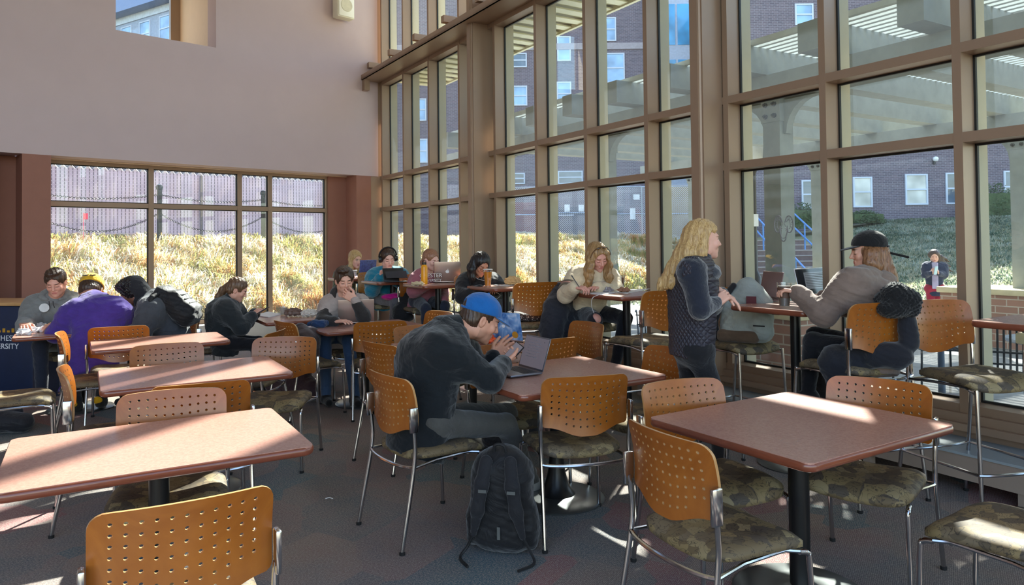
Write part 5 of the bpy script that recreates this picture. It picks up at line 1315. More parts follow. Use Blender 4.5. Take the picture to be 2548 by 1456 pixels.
# --- woman in black cap at the right, seen from behind
D = 4.52; hd = 158
J = dict(pelvis=at(2172, 872, 4.40), waist=at(2185, 815, 4.42), chest=at(2168, 748, 4.46), neck=at(2150, 682, 4.52), head=at(2160, 628, 4.54), shL=at(2122, 706, 4.36), shR=at(2175, 700, 4.68),
         elL=at(2048, 782, 4.42), wrL=at(1984, 726, 4.56), elR=at(2105, 760, 4.9), wrR=at(2045, 742, 4.95),
         knL=at(2022, 850, 4.60), knR=at(2030, 835, 4.82), anL=at(2012, 975, 4.62), anR=at(2050, 985, 4.86))
F = figure('person in black baseball cap and taupe hoodie seen from behind at the high table', hd, J, s=0.95, hs=0.98, fem=True, skin=(214, 160, 136), head=(hd+8, 4, 0),
           top='hoodie', topm=cloth('taupe_sweatshirt', (124, 106, 96)), topd=0.034, pants=cloth('black_leggings', (24, 24, 28)), shoes=cloth('black_sneakers', (28, 28, 30)), bulk=1.06, seed=3.3, hood=False,
           hand_l=dict(d=unit((-0.85, 0.35, 0.15)), palm=(-0.3, 0.2, -0.9), curl=0.75, thumb=0.8), hand_r=dict(curl=0.5), jackethem=0.10)
S = SDF(0.006); S.ell(F['g']['neck']-F['fw']*0.075-F['up']*0.03, (0.10, 0.12, 0.06), None, 0.03); S.ell(F['g']['neck']-F['fw']*0.03-F['up']*0.04, (0.13, 0.13, 0.05), None, 0.03); S.disp = wrinkle(0.004, 28, 6); part(F, S, 'hood', cloth('taupe_sweatshirt', (124, 106, 96)))
S = SDF(0.005); S.ell(HP(F, 0, -0.018, 0.02), A3((0.080, 0.096, 0.080))*F['hs'], F['R'], 0.02); S.plane(HP(F, 0, 0, 0.05), F['R'][:, 2])
for x, y, x2, y2, z2 in ((0.07, -0.02, 0.08, -0.05, -0.22), (-0.07, -0.02, -0.075, 0.0, -0.20), (0.045, -0.07, 0.05, -0.12, -0.34), (0.0, -0.09, 0.0, -0.14, -0.40), (-0.045, -0.075, -0.05, -0.12, -0.32), (-0.08, 0.01, -0.08, 0.03, -0.14)):
    a = HP(F, x, y, -0.01); b = HP(F, x2, y2, z2); lock(S, F, [a, lerp(a, b, 0.4)+A3((0.0, -0.01, 0)), lerp(a, b, 0.75)+A3((0.02, 0, 0)), b+A3((0.03, 0, 0))], [0.036, 0.036, 0.028, 0.010], 0.025)
hairline(S, F); finish_hair(S, F, HAIR['auburn'], disp=strands(0.003, 190, seed=2))
cap_hat(F, cloth('black_cotton_twill', (20, 20, 22)), 0, opening=True, brim=0.08)
S = SDF(0.003); q0 = HP(F, 0.02, -0.115, -0.008); rt_ = unit(at(2230, 633, 4.5)-q0); S.cap(q0, q0+rt_*0.12, 0.008, None, 0.004, ((0, 0, 1), 0.9)); part(F, S, 'loose_cap_strap', M['rubber'])
# gold mascot patch reduced to a plain dark badge with gold shapes on the back of the hoodie
def badge(F, c, nrm, up_, w, h, cols, name='sweatshirt_print'):
    nrm = unit(nrm); up_ = unit(np.array(up_)-nrm*np.dot(up_, nrm)); r_ = np.cross(up_, nrm); M4 = Matrix((( *[r_[0], up_[0], nrm[0]], c[0]), (*[r_[1], up_[1], nrm[1]], c[1]), (*[r_[2], up_[2], nrm[2]], c[2]), (0, 0, 0, 1)))
    mb = MB()
    for poly, d, mi in cols: mb.prism([(x*w, y*h) for x, y in poly], -0.01, 0.001+0.0015*d, mi, M4)
    o = mb.build(name, [pm('dark_print', (44, 34, 34), 0.7), pm('gold_print', (206, 152, 40), 0.6), pm('white_print', (226, 222, 216), 0.6)]); F['adopt'](o); return o
cb = at(2190, 745, 4.36)
badge(F, cb, cC-cb, (0.1, 0, 1), 0.075, 0.07, [([(-0.9, -0.8), (0.9, -0.8), (1.0, 0.3), (0.5, 0.9), (0.2, 0.6), (-0.4, 1.0), (-0.9, 0.2)], 1, 0), ([(-0.6, -0.6), (-0.1, -0.7), (0.2, -0.2), (0.7, -0.5), (0.6, 0.2), (0.1, 0.5), (-0.2, 0.1), (-0.6, 0.4)], 2, 1)])

# --- woman in the cream sweater, writing
D = 6.62
J = dict(pelvis=at(1470, 776, 6.70), waist=at(1468, 742, 6.66), chest=at(1470, 705, 6.60), neck=at(1478, 672, 6.56), head=at(1486, 641, 6.50), shR=at(1438, 690, 6.62), shL=at(1515, 690, 6.78),
         elR=at(1408, 734, 6.42), wrR=at(1432, 714, 6.24), elL=at(1532, 722, 6.62), wrL=at(1484, 716, 6.38),
         knR=at(1481, 796, 6.22), knL=at(1556, 792, 6.42), anR=at(1455, 892, 6.25), anL=at(1532, 905, 6.42))
F = figure('person with long wavy hair in a cream sweater, writing at a high table', -62, J, s=1.0, hs=1.02, fem=True, skin=(214, 154, 136), brow=(120, 88, 60), head=(-66, 24, 8),
           top='sweater', topm=cloth('cream_knit', (212, 192, 160), bscale=160, bump=0.5), topd=0.030, pants=cloth('black_jeans', (30, 30, 36)), shoes=cloth('black_boots', (24, 24, 26)), bulk=0.98, seed=4.2, kneeholes=A3((0.35, -0.75, 0.55)),
           hand_r=dict(d=unit(at(1452, 717, 6.2)-at(1432, 714, 6.24)), palm=(0, 0.2, -1), curl=0.75), hand_l=dict(d=unit(at(1462, 718, 6.2)-at(1484, 716, 6.38)), palm=(0, 0, -1), curl=0.25), jackethem=0.05)
g = F['g']
mb = MB(); ax_ = unit(g['elR']-g['shR'])
for t_, c_ in ((0.62, 0), (0.72, 1), (0.80, 0)):
    c = lerp(g['shR'], g['elR'], t_); x_ = unit(np.cross(ax_, (0, 0, 1))); y_ = np.cross(ax_, x_); r_ = 0.0885
    mb.tube([c+(x_*math.cos(a)+y_*math.sin(a))*r_ for a in np.linspace(0, 2*math.pi, 20, endpoint=False)], 0.0095, 6, c_, closed=True)
o = mb.build('sleeve_stripes', [pm('olive_stripe', (110, 98, 84), 0.9), pm('rust_stripe', (168, 120, 104), 0.9)]); F['adopt'](o)
S = SDF(0.005); hair_cap(S, F, 0.010)
for sx, lx in ((1, 0.088), (-1, -0.088)):
    for j, (dy, L) in enumerate(((0.02, 0.30), (-0.02, 0.32), (0.045, 0.25))):
        a = HP(F, sx*0.072, dy-0.01, 0.04); e = a+A3((0.02*sx*0.5, -0.03, -L))+F['R'][:, 0]*sx*0.045; pts = [lerp(a, e, t)+F['R'][:, 0]*sx*(0.012*math.sin(t*14+j))+A3((0, -0.012*math.sin(t*11+j*2), 0)) for t in np.linspace(0, 1, 8)]
        lock(S, F, pts, [0.022, 0.026, 0.028, 0.028, 0.026, 0.024, 0.020, 0.010], 0.015)
hairline(S, F); finish_hair(S, F, HAIR['dkblond'], disp=strands(0.0035, 170, seed=3))
mb = MB(); c0_ = HP(F, 0, 0.045, 0.115)
q = [HP(F, 0.098*math.sin(a), 0.055, 0.03+0.098*math.cos(a)) for a in np.linspace(-1.5, 1.5, 14)]; mb.tube(q, 0.003, 6)
for sx in (-1, 1): mb.lathe([(0, -0.002), (0.026, -0.002), (0.026, 0.002), (0, 0.002)], seg=16, M4=Matrix.Translation(HP(F, sx*0.034, 0.062, 0.118)) @ Matrix([list(F['R'][0])+[0], list(F['R'][1])+[0], list(F['R'][2])+[0], [0, 0, 0, 1]]).to_3x3().to_4x4() @ Matrix.Rotation(R_(35), 4, 'X'))
o = mb.build('sunglasses', pm('tortoise_plastic', (70, 44, 30), 0.2)); F['adopt'](o)

# --- woman in glasses with the iced drink
J = dict(pelvis=at(1203, 752, 8.0), waist=at(1198, 733, 7.95), chest=at(1193, 712, 7.9), neck=at(1193, 690, 7.84), head=at(1196, 659, 7.74), shR=at(1160, 704, 7.84), shL=at(1224, 702, 8.02),
         elR=at(1152, 738, 7.65), wrR=at(1196, 722, 7.50), elL=at(1250, 730, 7.9), wrL=at(1234, 722, 7.62), knR=at(1215, 766, 7.55), knL=at(1262, 765, 7.62), anR=at(1210, 850, 7.6), anL=at(1256, 850, 7.65))
F = figure('person with long black hair and glasses looking down beside an orange drink', -72, J, s=0.97, hs=1.0, fem=True, skin=(196, 136, 108), brow=(26, 20, 18), head=(-58, 30, -4),
           top='jacket', topm=cloth('black_quilted_jacket', (30, 29, 31)), topd=0.038, pants=cloth('grey_leggings', (104, 100, 102)), shoes=cloth('black_boots', (24, 24, 26)), bulk=1.0, seed=5.1,
           hand_r=dict(d=unit(at(1228, 722, 7.4)-at(1196, 722, 7.5)), palm=(0, 0.3, 0.8), curl=0.6), hand_l=dict(curl=0.8), parts=False, jackethem=0.08)
S = SDF(0.005); hair_cap(S, F, 0.014)
for sx in (-1, 1):
    for j in range(2):
        a = HP(F, sx*0.07, -0.02-0.04*j, 0.03); e = a+A3((-0.06*(sx < 0)-0.02, 0.05*j, -0.25))+F['R'][:, 0]*sx*0.03; lock(S, F, [a, lerp(a, e, 0.35)+F['R'][:, 0]*sx*0.02, lerp(a, e, 0.7), e], [0.03, 0.038, 0.036, 0.014], 0.02)
a = F['g']['shR']; lock(S, F, [HP(F, -0.06, -0.05, 0), lerp(HP(F, -0.06, -0.05, 0), a, 0.5), a+A3((-0.03, -0.03, -0.06))], [0.03, 0.04, 0.015], 0.02)
hairline(S, F); finish_hair(S, F, HAIR['black'], disp=strands(0.003, 170, seed=4)); collar(F, cloth('black_quilted_jacket', (30, 29, 31)), 0.088, 0.06)
mb = MB()
for sx in (-1, 1):
    mb.tube([HP(F, sx*0.033+0.022*math.cos(a), 0.104, 0.000+0.017*math.sin(a)) for a in np.linspace(0, 2*math.pi, 16, endpoint=False)], 0.0018, 5, closed=True)
    mb.tube([HP(F, sx*0.056, 0.100, 0.006), HP(F, sx*0.080, 0.02, 0.012)], 0.0018, 5)
mb.tube([HP(F, -0.012, 0.106, 0.004), HP(F, 0.012, 0.106, 0.004)], 0.0018, 5)
o = mb.build('eyeglasses', pm('brown_gold_wire', (96, 60, 36), 0.3, 0.4)); F['adopt'](o)
mb = MB(); mb.tube(smooth_path([HP(F, -0.08, 0.0, -0.01), HP(F, -0.06, 0.06, -0.12), at(1210, 705, 7.6), at(1222, 722, 7.5)], 6), 0.0022, 5); mb.tube(smooth_path([HP(F, 0.08, 0.0, -0.01), HP(F, 0.05, 0.07, -0.12), at(1215, 700, 7.6)], 6), 0.0022, 5); mb.tube(smooth_path([at(1222, 722, 7.5), at(1245, 735, 7.5), at(1225, 748, 7.5), at(1205, 742, 7.5)], 6), 0.0022, 5)
o = mb.build('white_earphones', pm('white_cable', (235, 235, 235), 0.4)); F['adopt'](o)

# --- woman in the dusty pink pullover
J = dict(pelvis=at(1052, 746, 8.5), waist=at(1056, 726, 8.48), chest=at(1062, 704, 8.44), neck=at(1066, 682, 8.40), head=at(1072, 648, 8.32), shR=at(1040, 698, 8.42), shL=at(1090, 695, 8.55),
         elR=at(1030, 724, 8.25), wrR=at(1062, 712, 8.10), elL=at(1100, 728, 8.45), wrL=at(1104, 750, 8.15), knR=at(1060, 768, 8.05), knL=at(1106, 762, 8.10), anR=at(1058, 840, 8.08), anL=at(1100, 838, 8.12))
F = figure('person with tied-back reddish-blond hair in a dusty pink sweatshirt', -52, J, s=0.95, hs=0.98, fem=True, skin=(226, 176, 160), brow=(150, 110, 84), head=(-38, 14, 0),
           top='sweatshirt', topm=cloth('dusty_pink_sweatshirt', (160, 96, 108)), topd=0.034, pants=cloth('navy_jeans', (38, 42, 56)), shoes=cloth('black_boots', (24, 24, 26)), bulk=1.04, seed=6.1, hand_r=dict(curl=0.4), hand_l=dict(d=(0.1, -0.2, -0.9), palm=(-0.3, -0.8, 0), curl=0.25), parts=False, jackethem=0.09)
S = SDF(0.005); hair_cap(S, F, 0.008); a = HP(F, 0, -0.10, 0.0); lock(S, F, [a, a+F['R'][:, 1]*-0.04+A3((0, 0, -0.06)), a+A3((-0.03, 0, -0.13))], [0.03, 0.026, 0.01], 0.02)
hairline(S, F)
for sx in (-1, 1): S.ell(HP(F, sx*0.088, 0.006, -0.022), A3((0.03, 0.034, 0.045))*F['hs'], F['R'], 0.01, sub=True)
finish_hair(S, F, HAIR['ginger'])
def chest_text(F, c, txt, size, fwd, mat=(226, 220, 214), name='chest_lettering', tilt=0.0):
    cu = bpy.data.curves.new('t', 'FONT'); cu.body = txt; cu.size = size; cu.extrude = 0.004; cu.align_x = 'CENTER'
    o = bpy.data.objects.new('t', cu); COL.objects.link(o); dg = bpy.context.evaluated_depsgraph_get(); me = bpy.data.meshes.new_from_object(o.evaluated_get(dg)); bpy.data.objects.remove(o)
    nrm = unit(fwd); u_ = unit(A3((0, 0, 1.0))-nrm*nrm[2]); r_ = np.cross(u_, nrm); me.transform(Matrix(((r_[0], u_[0], nrm[0], c[0]), (r_[1], u_[1], nrm[1], c[1]), (r_[2], u_[2], nrm[2], c[2]), (0, 0, 0, 1))))
    me.materials.clear(); me.materials.append(pm('lettering_%d' % mat[0], mat, 0.7)); q = mkobj(name, me); F['adopt'](q); return q
c = at(1072, 690, 8.19); chest_text(F, c, 'CHESTER', 0.062, cC-c); c = at(1072, 701, 8.18); chest_text(F, c, 'UNIVERSITY', 0.045, cC-c)

# --- woman in the teal fleece with headphones
J = dict(pelvis=at(955, 739, 9.2), waist=at(956, 722, 9.18), chest=at(958, 704, 9.12), neck=at(963, 678, 9.06), head=at(965, 644, 8.98), shR=at(932, 690, 9.08), shL=at(995, 686, 9.20),
         elR=at(926, 722, 8.9), wrR=at(948, 690, 8.72), elL=at(1010, 712, 9.0), wrL=at(986, 700, 8.72), knR=at(984, 752, 8.72), knL=at(1002, 748, 8.75), anR=at(978, 810, 8.75), anL=at(1002, 812, 8.78))
F = figure('person with black headphones in a teal fleece holding a snack over a black tablet', -62, J, s=1.02, hs=1.06, fem=True, skin=(226, 176, 158), brow=(50, 34, 28), head=(-64, 16, 4),
           top='fleece', topm=cloth('teal_fleece', (20, 118, 144), bscale=120, bump=0.6, sheen=0.5), topd=0.040, pants=cloth('grey_leggings', (104, 100, 102)), shoes=cloth('white_trainers', (196, 190, 184)), bulk=1.06, seed=7.1, hand_r=dict(d=(0.2, -0.2, 0.9), palm=(0.8, -0.4, 0.1), curl=0.8), hand_l=dict(curl=0.6), parts=False, jackethem=0.07)
S = SDF(0.005); hair_cap(S, F, 0.008); hairline(S, F); finish_hair(S, F, HAIR['brown'])
mb = MB()
mb.tube([HP(F, 0.104*math.sin(a), -0.005, 0.03+0.110*math.cos(a)) for a in np.linspace(-1.75, 1.75, 18)], 0.010, 8)
for sx in (-1, 1):
    m4 = Matrix.Translation(HP(F, sx*0.088, -0.005, 0.0)) @ Vector(F['R'][:, 0]*sx).to_track_quat('Z', 'Y').to_matrix().to_4x4(); mb.lathe([(0, -0.012), (0.040, -0.012), (0.044, 0.004), (0.036, 0.026), (0, 0.03)], seg=18, M4=m4)
o = mb.build('headphones', pm('black_headphones', (24, 24, 26), 0.4)); F['adopt'](o)
S = SDF(0.006); S.ell(at(990, 738, 8.78), (0.20, 0.09, 0.045), np.stack([unit((0.9, 0.45, 0.08)), unit((-0.45, 0.9, 0)), A3((0, 0, 1.0))], 1)); S.disp = wrinkle(0.010, 30, 2); part(F, S, 'magenta_jacket_on_lap', cloth('magenta_nylon', (206, 24, 130), rough=0.5))
collar(F, cloth('teal_fleece', (20, 118, 144)), 0.100, 0.05, 0.018); S = SDF(0.005); S.cap(F['g']['neck'], F['g']['neck']+A3((0, 0, 0.05)), 0.062, 0.056, 0.01); part(F, S, 'black_neck_warmer', cloth('black_knit', (24, 24, 26)))

# --- blonde woman in the far corner
J = dict(pelvis=at(862, 731, 10.25), neck=at(872, 672, 10.18), head=at(884, 646, 10.08), shR=at(848, 684, 10.15), shL=at(905, 682, 10.3), elR=at(842, 712, 10.0), wrR=at(878, 694, 9.8), elL=at(915, 705, 10.1), wrL=at(900, 696, 9.85), knR=at(872, 742, 9.8), knL=at(905, 742, 9.8), anR=at(872, 800, 9.8), anL=at(905, 800, 9.8))
F = figure('blond person in an olive top behind a purple patterned laptop in the corner', -48, J, s=0.95, hs=0.98, fem=True, skin=(222, 170, 148), brow=(110, 80, 60), head=(-44, 12, 0), face='open', top='jacket', topm=cloth('olive_green_cotton', (86, 96, 66)), topd=0.03, pants=cloth('navy_jeans', (38, 42, 56)), shoes=None, seed=8.1, parts=False)
S = SDF(0.005); hair_cap(S, F, 0.010)
for sx in (-1, 1):
    a = HP(F, sx*0.072, -0.01, 0.03); e = a+A3((-0.07 if sx < 0 else 0.0, 0, -0.28)); lock(S, F, [a, lerp(a, e, 0.5), e], [0.026, 0.036, 0.014], 0.02)
hairline(S, F); finish_hair(S, F, HAIR['blond'])

# --- man with chin on hand, silver laptop
J = dict(pelvis=at(835, 832, 7.35), waist=at(838, 805, 7.33), chest=at(846, 770, 7.28), neck=at(855, 738, 7.22), head=at(857, 699, 7.14), shR=at(818, 758, 7.20), shL=at(898, 752, 7.36),
         elR=at(800, 802, 7.0), wrR=at(838, 800, 6.92), elL=at(905, 790, 7.05), wrL=at(882, 745, 7.02), knR=at(808, 842, 6.92), knL=at(868, 846, 6.95), anR=A3([-1.78, 6.9, 0.09]), anL=A3([-1.5, 6.85, 0.09]))
F = figure('person with short dark hair resting chin on hand behind a silver laptop', -64, J, s=1.04, hs=1.04, skin=(222, 166, 142), brow=(34, 26, 22), head=(-66, 12, 3),
           top='grey_tshirt', topm=cloth('warm_grey_tshirt', (166, 150, 142)), topd=0.012, pants=cloth('blue_jeans', (56, 78, 108), bscale=200), shoes=cloth('black_boots', (24, 24, 26)), seed=9.1,
           hand_l=dict(d=unit(at(842, 722, 7.0)-at(882, 745, 7.02)), palm=(-0.2, 0.9, 0.2), curl=0.75), hand_r=dict(curl=0.3))
g = F['g']; S = SDF(0.006)
for q in 'LR': S.cap(g['sh'+q], g['el'+q], 0.078, 0.068, 0.03); S.cap(g['el'+q], lerp(g['el'+q], g['wr'+q], 0.72 if q == 'L' else 0.9), 0.068, 0.052, 0.02)
ax2 = F['rt']
for sg in (-1, 1):
    S.cap(lerp(g['shR'], g['shL'], 0.5-0.32*sg)+A3((0, 0, -0.02)), g['pelvis']+ax2*0.13*sg+A3((0, 0, 0.02)), 0.088, 0.085, 0.04)
S.cap(g['neck']-F['fw']*0.05, g['pelvis']-F['fw']*0.05, 0.13, 0.13, 0.05); S.ell(g['neck']-F['fw']*0.04-A3((0, 0, 0.02)), (0.13, 0.10, 0.05))
S.ell(lerp(g['neck'], g['pelvis'], 0.35)+F['fw']*0.15, A3((0.075, 0.13, 0.30)), np.stack([F['rt'], F['fw'], F['up']], 1), 0.02, sub=True); S.disp = wrinkle(0.005, 26, 3); part(F, S, 'open_jacket', cloth('brown_black_jacket', (46, 42, 40)))
S = SDF(0.004); hair_cap(S, F, 0.014); S.ell(HP(F, 0.02, 0.05, 0.115), A3((0.06, 0.05, 0.03)), F['R'], 0.02); hairline(S, F); S.plane(HP(F, 0, 0, -0.06), -F['R'][:, 2])
for sx in (-1, 1): S.ell(HP(F, sx*0.09, 0.006, -0.022), A3((0.03, 0.034, 0.045))*F['hs'], F['R'], 0.01, sub=True)
finish_hair(S, F, HAIR['brown'], disp=strands(0.004, 120, seed=5))

# --- woman in the black jacket by the back window (profile)
J = dict(pelvis=at(562, 850, 7.45), waist=at(548, 818, 7.45), chest=at(548, 785, 7.45), neck=at(572, 750, 7.45), head=at(590, 722, 7.45), shR=at(562, 770, 7.28), shL=at(575, 764, 7.62), elR=at(600, 815, 7.28), wrR=at(628, 786, 7.42), elL=at(612, 802, 7.7), wrL=at(634, 780, 7.62),
         knR=at(640, 858, 7.42), knL=at(645, 852, 7.65), anR=at(635, 960, 7.45), anL=at(650, 950, 7.65))
F = figure('person with a loose brown ponytail in a black jacket leaning over a phone in profile', 18, J, s=0.98, hs=0.98, fem=True, skin=(216, 160, 138), brow=(70, 48, 36), head=(12, 24, 0),
           top='jacket', topm=cloth('black_softshell', (36, 40, 42)), topd=0.034, pants=cloth('black_leggings', (24, 24, 28)), shoes=cloth('black_boots', (24, 24, 26)), bulk=1.04, seed=10.1, hand_r=dict(curl=0.6), hand_l=dict(curl=0.6), parts=False, jackethem=0.08)
S = SDF(0.005); hair_cap(S, F, 0.008); a = HP(F, 0, -0.10, 0.0); lock(S, F, [a, at(556, 722, 7.45), at(545, 738, 7.45), at(536, 752, 7.45)], [0.036, 0.04, 0.034, 0.012], 0.02); hairline(S, F)
for sx in (-1, 1): S.ell(HP(F, sx*0.088, 0.006, -0.022), A3((0.03, 0.034, 0.045))*F['hs'], F['R'], 0.01, sub=True)
finish_hair(S, F, HAIR['ltbrown'], disp=strands(0.004, 150, seed=6)); collar(F, cloth('black_softshell', (36, 40, 42)), 0.084, 0.07)

# --- curly-haired man with hood and backpack
J = dict(pelvis=at(425, 838, 7.15), waist=at(422, 812, 7.15), chest=at(398, 778, 7.12), neck=at(362, 748, 7.08), head=at(330, 728, 7.02), shL=at(375, 772, 6.88), shR=at(372, 757, 7.3), elL=at(352, 826, 6.82), wrL=at(308, 832, 6.85), elR=at(330, 812, 7.35), wrR=at(300, 818, 7.2),
         knL=at(335, 862, 6.9), knR=at(340, 850, 7.3), anL=at(335, 985, 6.9), anR=at(345, 970, 7.3))
F = figure('person with curly black hair, dark hood and grey jacket bending leftwards', 196, J, s=1.06, hs=1.06, skin=(142, 94, 72), lips=(130, 74, 66), brow=(24, 18, 16), head=(192, 30, 0),
           top='jacket', topm=cloth('dark_grey_jacket', (64, 68, 74)), topd=0.045, pants=cloth('black_trousers', (26, 26, 30)), shoes=cloth('black_trainers', (24, 24, 26)), bulk=1.08, seed=11.1, hand_l=dict(curl=0.5), hand_r=dict(curl=0.5), parts=False, jackethem=0.08)
S = SDF(0.0045); hair_cap(S, F, 0.018); S.ell(HP(F, 0, 0.02, 0.10), A3((0.085, 0.09, 0.05)), F['R'], 0.02)
hairline(S, F); S.plane(HP(F, 0, 0, -0.05), -F['R'][:, 2]); S.disp = lambda X, Y, Z: 0.006*(np.sin(X*190+4*np.sin(Y*70+Z*55))+np.sin(Y*175+4*np.sin(Z*66+X*50))+np.sin(Z*185+4*np.sin(X*60+Y*75)))*0.6; finish_hair(S, F, HAIR['black'], disp=S.disp)
S = SDF(0.006); S.ell(HP(F, 0, -0.055, 0.01), A3((0.108, 0.10, 0.14)), F['R'], 0.02); S.cap(F['g']['neck']+A3((0, 0, 0.02)), HP(F, 0, -0.03, -0.09), 0.10, 0.09, 0.04); S.ell(HP(F, 0, 0.03, -0.01), A3((0.085, 0.12, 0.115)), F['R'], 0.02, sub=True); S.plane(HP(F, 0, 0.01, 0.0), F['R'][:, 1]+F['R'][:, 2]*0.55); S.disp = wrinkle(0.005, 30, 1); part(F, S, 'hood', cloth('black_hood_cotton', (34, 35, 40)))

# --- man in the grey hoodie
J = dict(pelvis=at(140, 835, 7.35), waist=at(137, 815, 7.32), chest=at(132, 782, 7.25), neck=at(138, 745, 7.15), head=at(139, 704, 7.05), shR=at(88, 762, 7.15), shL=at(180, 755, 7.25), elR=at(64, 812, 6.95), wrR=at(60, 806, 6.72), elL=at(200, 800, 7.0), wrL=at(150, 806, 6.8),
         knR=at(100, 862, 6.8), knL=at(165, 862, 6.85), anR=at(105, 975, 6.85), anL=at(165, 975, 6.9))
F = figure('person with short brown hair in a grey hooded sweatshirt behind food wrappers', -70, J, s=1.08, hs=1.08, skin=(216, 156, 134), brow=(58, 40, 30), head=(-72, 22, 4), stub=0,
           top='hoodie', topm=cloth('heather_grey_fleece', (124, 124, 122)), topd=0.036, pants=cloth('navy_jeans', (30, 44, 58)), shoes=cloth('black_trainers', (24, 24, 26)), bulk=1.04, seed=12.1, hood=True, hand_r=dict(d=(0.5, -0.6, -0.1), palm=(0, 0, -1), curl=0.3), hand_l=dict(curl=0.5), jackethem=0.08)
S = SDF(0.0042); hair_cap(S, F, 0.008); S.ell(HP(F, 0, 0.03, 0.115), A3((0.065, 0.065, 0.03)), F['R'], 0.02); hairline(S, F); S.plane(HP(F, 0, 0, -0.03), -F['R'][:, 2])
for sx in (-1, 1): S.ell(HP(F, sx*0.09, 0.006, -0.022), A3((0.03, 0.034, 0.045))*F['hs'], F['R'], 0.01, sub=True)
finish_hair(S, F, HAIR['brown'], disp=strands(0.004, 130, seed=7))
n_ = F['g']['neck']; S = SDF(0.006); ring = [n_+F['rt']*0.105*math.sin(t)-F['fw']*(0.075*math.cos(t)-0.02)+A3((0, 0, 0.035+0.035*math.cos(t))) for t in np.linspace(-2.6, 2.6, 12)]
S.chain(ring, [0.030+0.016*math.cos(t) for t in np.linspace(-2.6, 2.6, 12)], 0.02); S.ell(n_-F['fw']*0.12+A3((0, 0, 0.02)), (0.13, 0.07, 0.09), None, 0.03); S.disp = wrinkle(0.006, 30, 4); part(F, S, 'hood', cloth('heather_grey_fleece', (124, 124, 122)))
mb = MB(); c = at(110, 766, 7.02); nq = Vector(unit(cC-c)).to_track_quat('Z', 'Y').to_matrix().to_4x4(); mb.lathe([(0, -0.01), (0.042, -0.01), (0.042, 0.004), (0, 0.004)], seg=24, M4=Matrix.Translation(c) @ nq)
o = mb.build('round_sticker', pm('white_sticker', (214, 214, 212), 0.6)); F['adopt'](o)
mb = MB()
for u0, u1 in ((122, 124), (132, 136)): mb.tube(smooth_path([at(u0, 750, 7.0), at(u0+1, 758, 6.97), at(u1, 766, 6.98)], 4), 0.004, 6)
o = mb.build('hood_drawstrings', pm('dark_cord', (46, 44, 46), 0.8)); F['adopt'](o)

# --- man in purple pullover and gold cap, back to the camera
J = dict(pelvis=at(232, 898, 6.60), waist=at(236, 850, 6.62), chest=at(240, 795, 6.72), neck=at(236, 748, 6.86), head=at(226, 724, 7.02), shR=at(286, 768, 6.76), shL=at(182, 778, 6.66), elR=at(330, 800, 6.95), wrR=at(285, 812, 7.12), elL=at(140, 830, 6.62), wrL=at(160, 812, 6.95),
         knR=at(270, 900, 7.0), knL=at(170, 900, 6.9), anR=at(252, 990, 6.75), anL=at(190, 1000, 6.70))
F = figure('person in purple pullover and gold cap hunched over the far left table', 112, J, s=1.10, hs=1.2, skin=(196, 140, 112), head=(104, 42, 0),
           top='pullover', topm=cloth('violet_fleece', (70, 48, 132)), topd=0.036, pants=cloth('black_trousers', (26, 26, 30)), shoes=cloth('black_gold_sneakers', (40, 36, 30)), bulk=1.06, seed=13.1, hand_r=dict(curl=0.6), hand_l=dict(curl=0.6), parts=False, jackethem=0.11)
S = SDF(0.0045); hair_cap(S, F, 0.006); S.plane(HP(F, 0, 0.04, 0), F['R'][:, 1]); finish_hair(S, F, HAIR['brown']); collar(F, cloth('violet_fleece', (70, 48, 132)), 0.100, 0.06, 0.016)
cap_hat(F, cloth('gold_cotton', (214, 164, 34)), 0, opening=False)
tp_ = HP(F, 0, -0.124, 0.058); chest_text(F, tp_, 'WEST CHES', 0.022, -F['R'][:, 1]*1.0+F['R'][:, 2]*0.45, (30, 30, 44), 'cap_lettering')
for q in 'LR':
    a = F['g']['an'+q]; S = SDF(0.006); S.ell(a+A3((0, -0.06, -0.01)), (0.045, 0.02, 0.035)); part(F, S, 'gold_heel_patch', cloth('gold_patch', (214, 160, 20)))

# --- woman outside on the lawn path
Dd = 13.2
J = dict(pelvis=at(2326, 716, Dd), chest=at(2325, 680, Dd), neck=at(2326, 655, Dd), head=at(2325, 638, Dd-0.03), shR=at(2306, 662, Dd), shL=at(2346, 662, Dd), elR=at(2302, 684, Dd-0.05), wrR=at(2318, 680, Dd-0.22), elL=at(2350, 684, Dd-0.05), wrL=at(2334, 680, Dd-0.22),
         knR=at(2317, 775, Dd), knL=at(2336, 775, Dd), anR=dn(at(2317, 840, Dd), -0.21), anL=dn(at(2336, 840, Dd), -0.21))
F = figure('person outside in a navy jacket and red trousers holding a phone on the terrace', -118, J, s=0.93, hs=0.95, fem=True, skin=(226, 180, 164), brow=(50, 34, 28), head=(-118, 14, 0), top='jacket', topm=cloth('navy_puffer', (34, 46, 74)), topd=0.018, bulk=0.88, pants=cloth('crimson_cotton', (150, 30, 62)), shoes=cloth('black_boots', (24, 24, 26)), seed=14.1, hand_r=dict(d=(0.2, -0.5, 0.6), palm=(0.5, -0.2, 0.3), curl=0.6), hand_l=dict(d=(-0.3, -0.5, 0.6), palm=(-0.5, -0.2, 0.3), curl=0.6), parts=False, jackethem=0.10)
S = SDF(0.005); hair_cap(S, F, 0.010)
a = HP(F, 0.05, -0.03, 0.02)
for k in range(3): lock(S, F, [a, at(2340, 640+7*k, Dd+0.05), at(2352, 645+11*k, Dd+0.1), at(2362+4*k, 652+12*k, Dd+0.1)], [0.05, 0.045, 0.032, 0.008], 0.02)
a = HP(F, -0.07, -0.02, 0.02); lock(S, F, [a, a+A3((-0.0, 0, -0.15))], [0.03, 0.015]); hairline(S, F); finish_hair(S, F, HAIR['brown'])
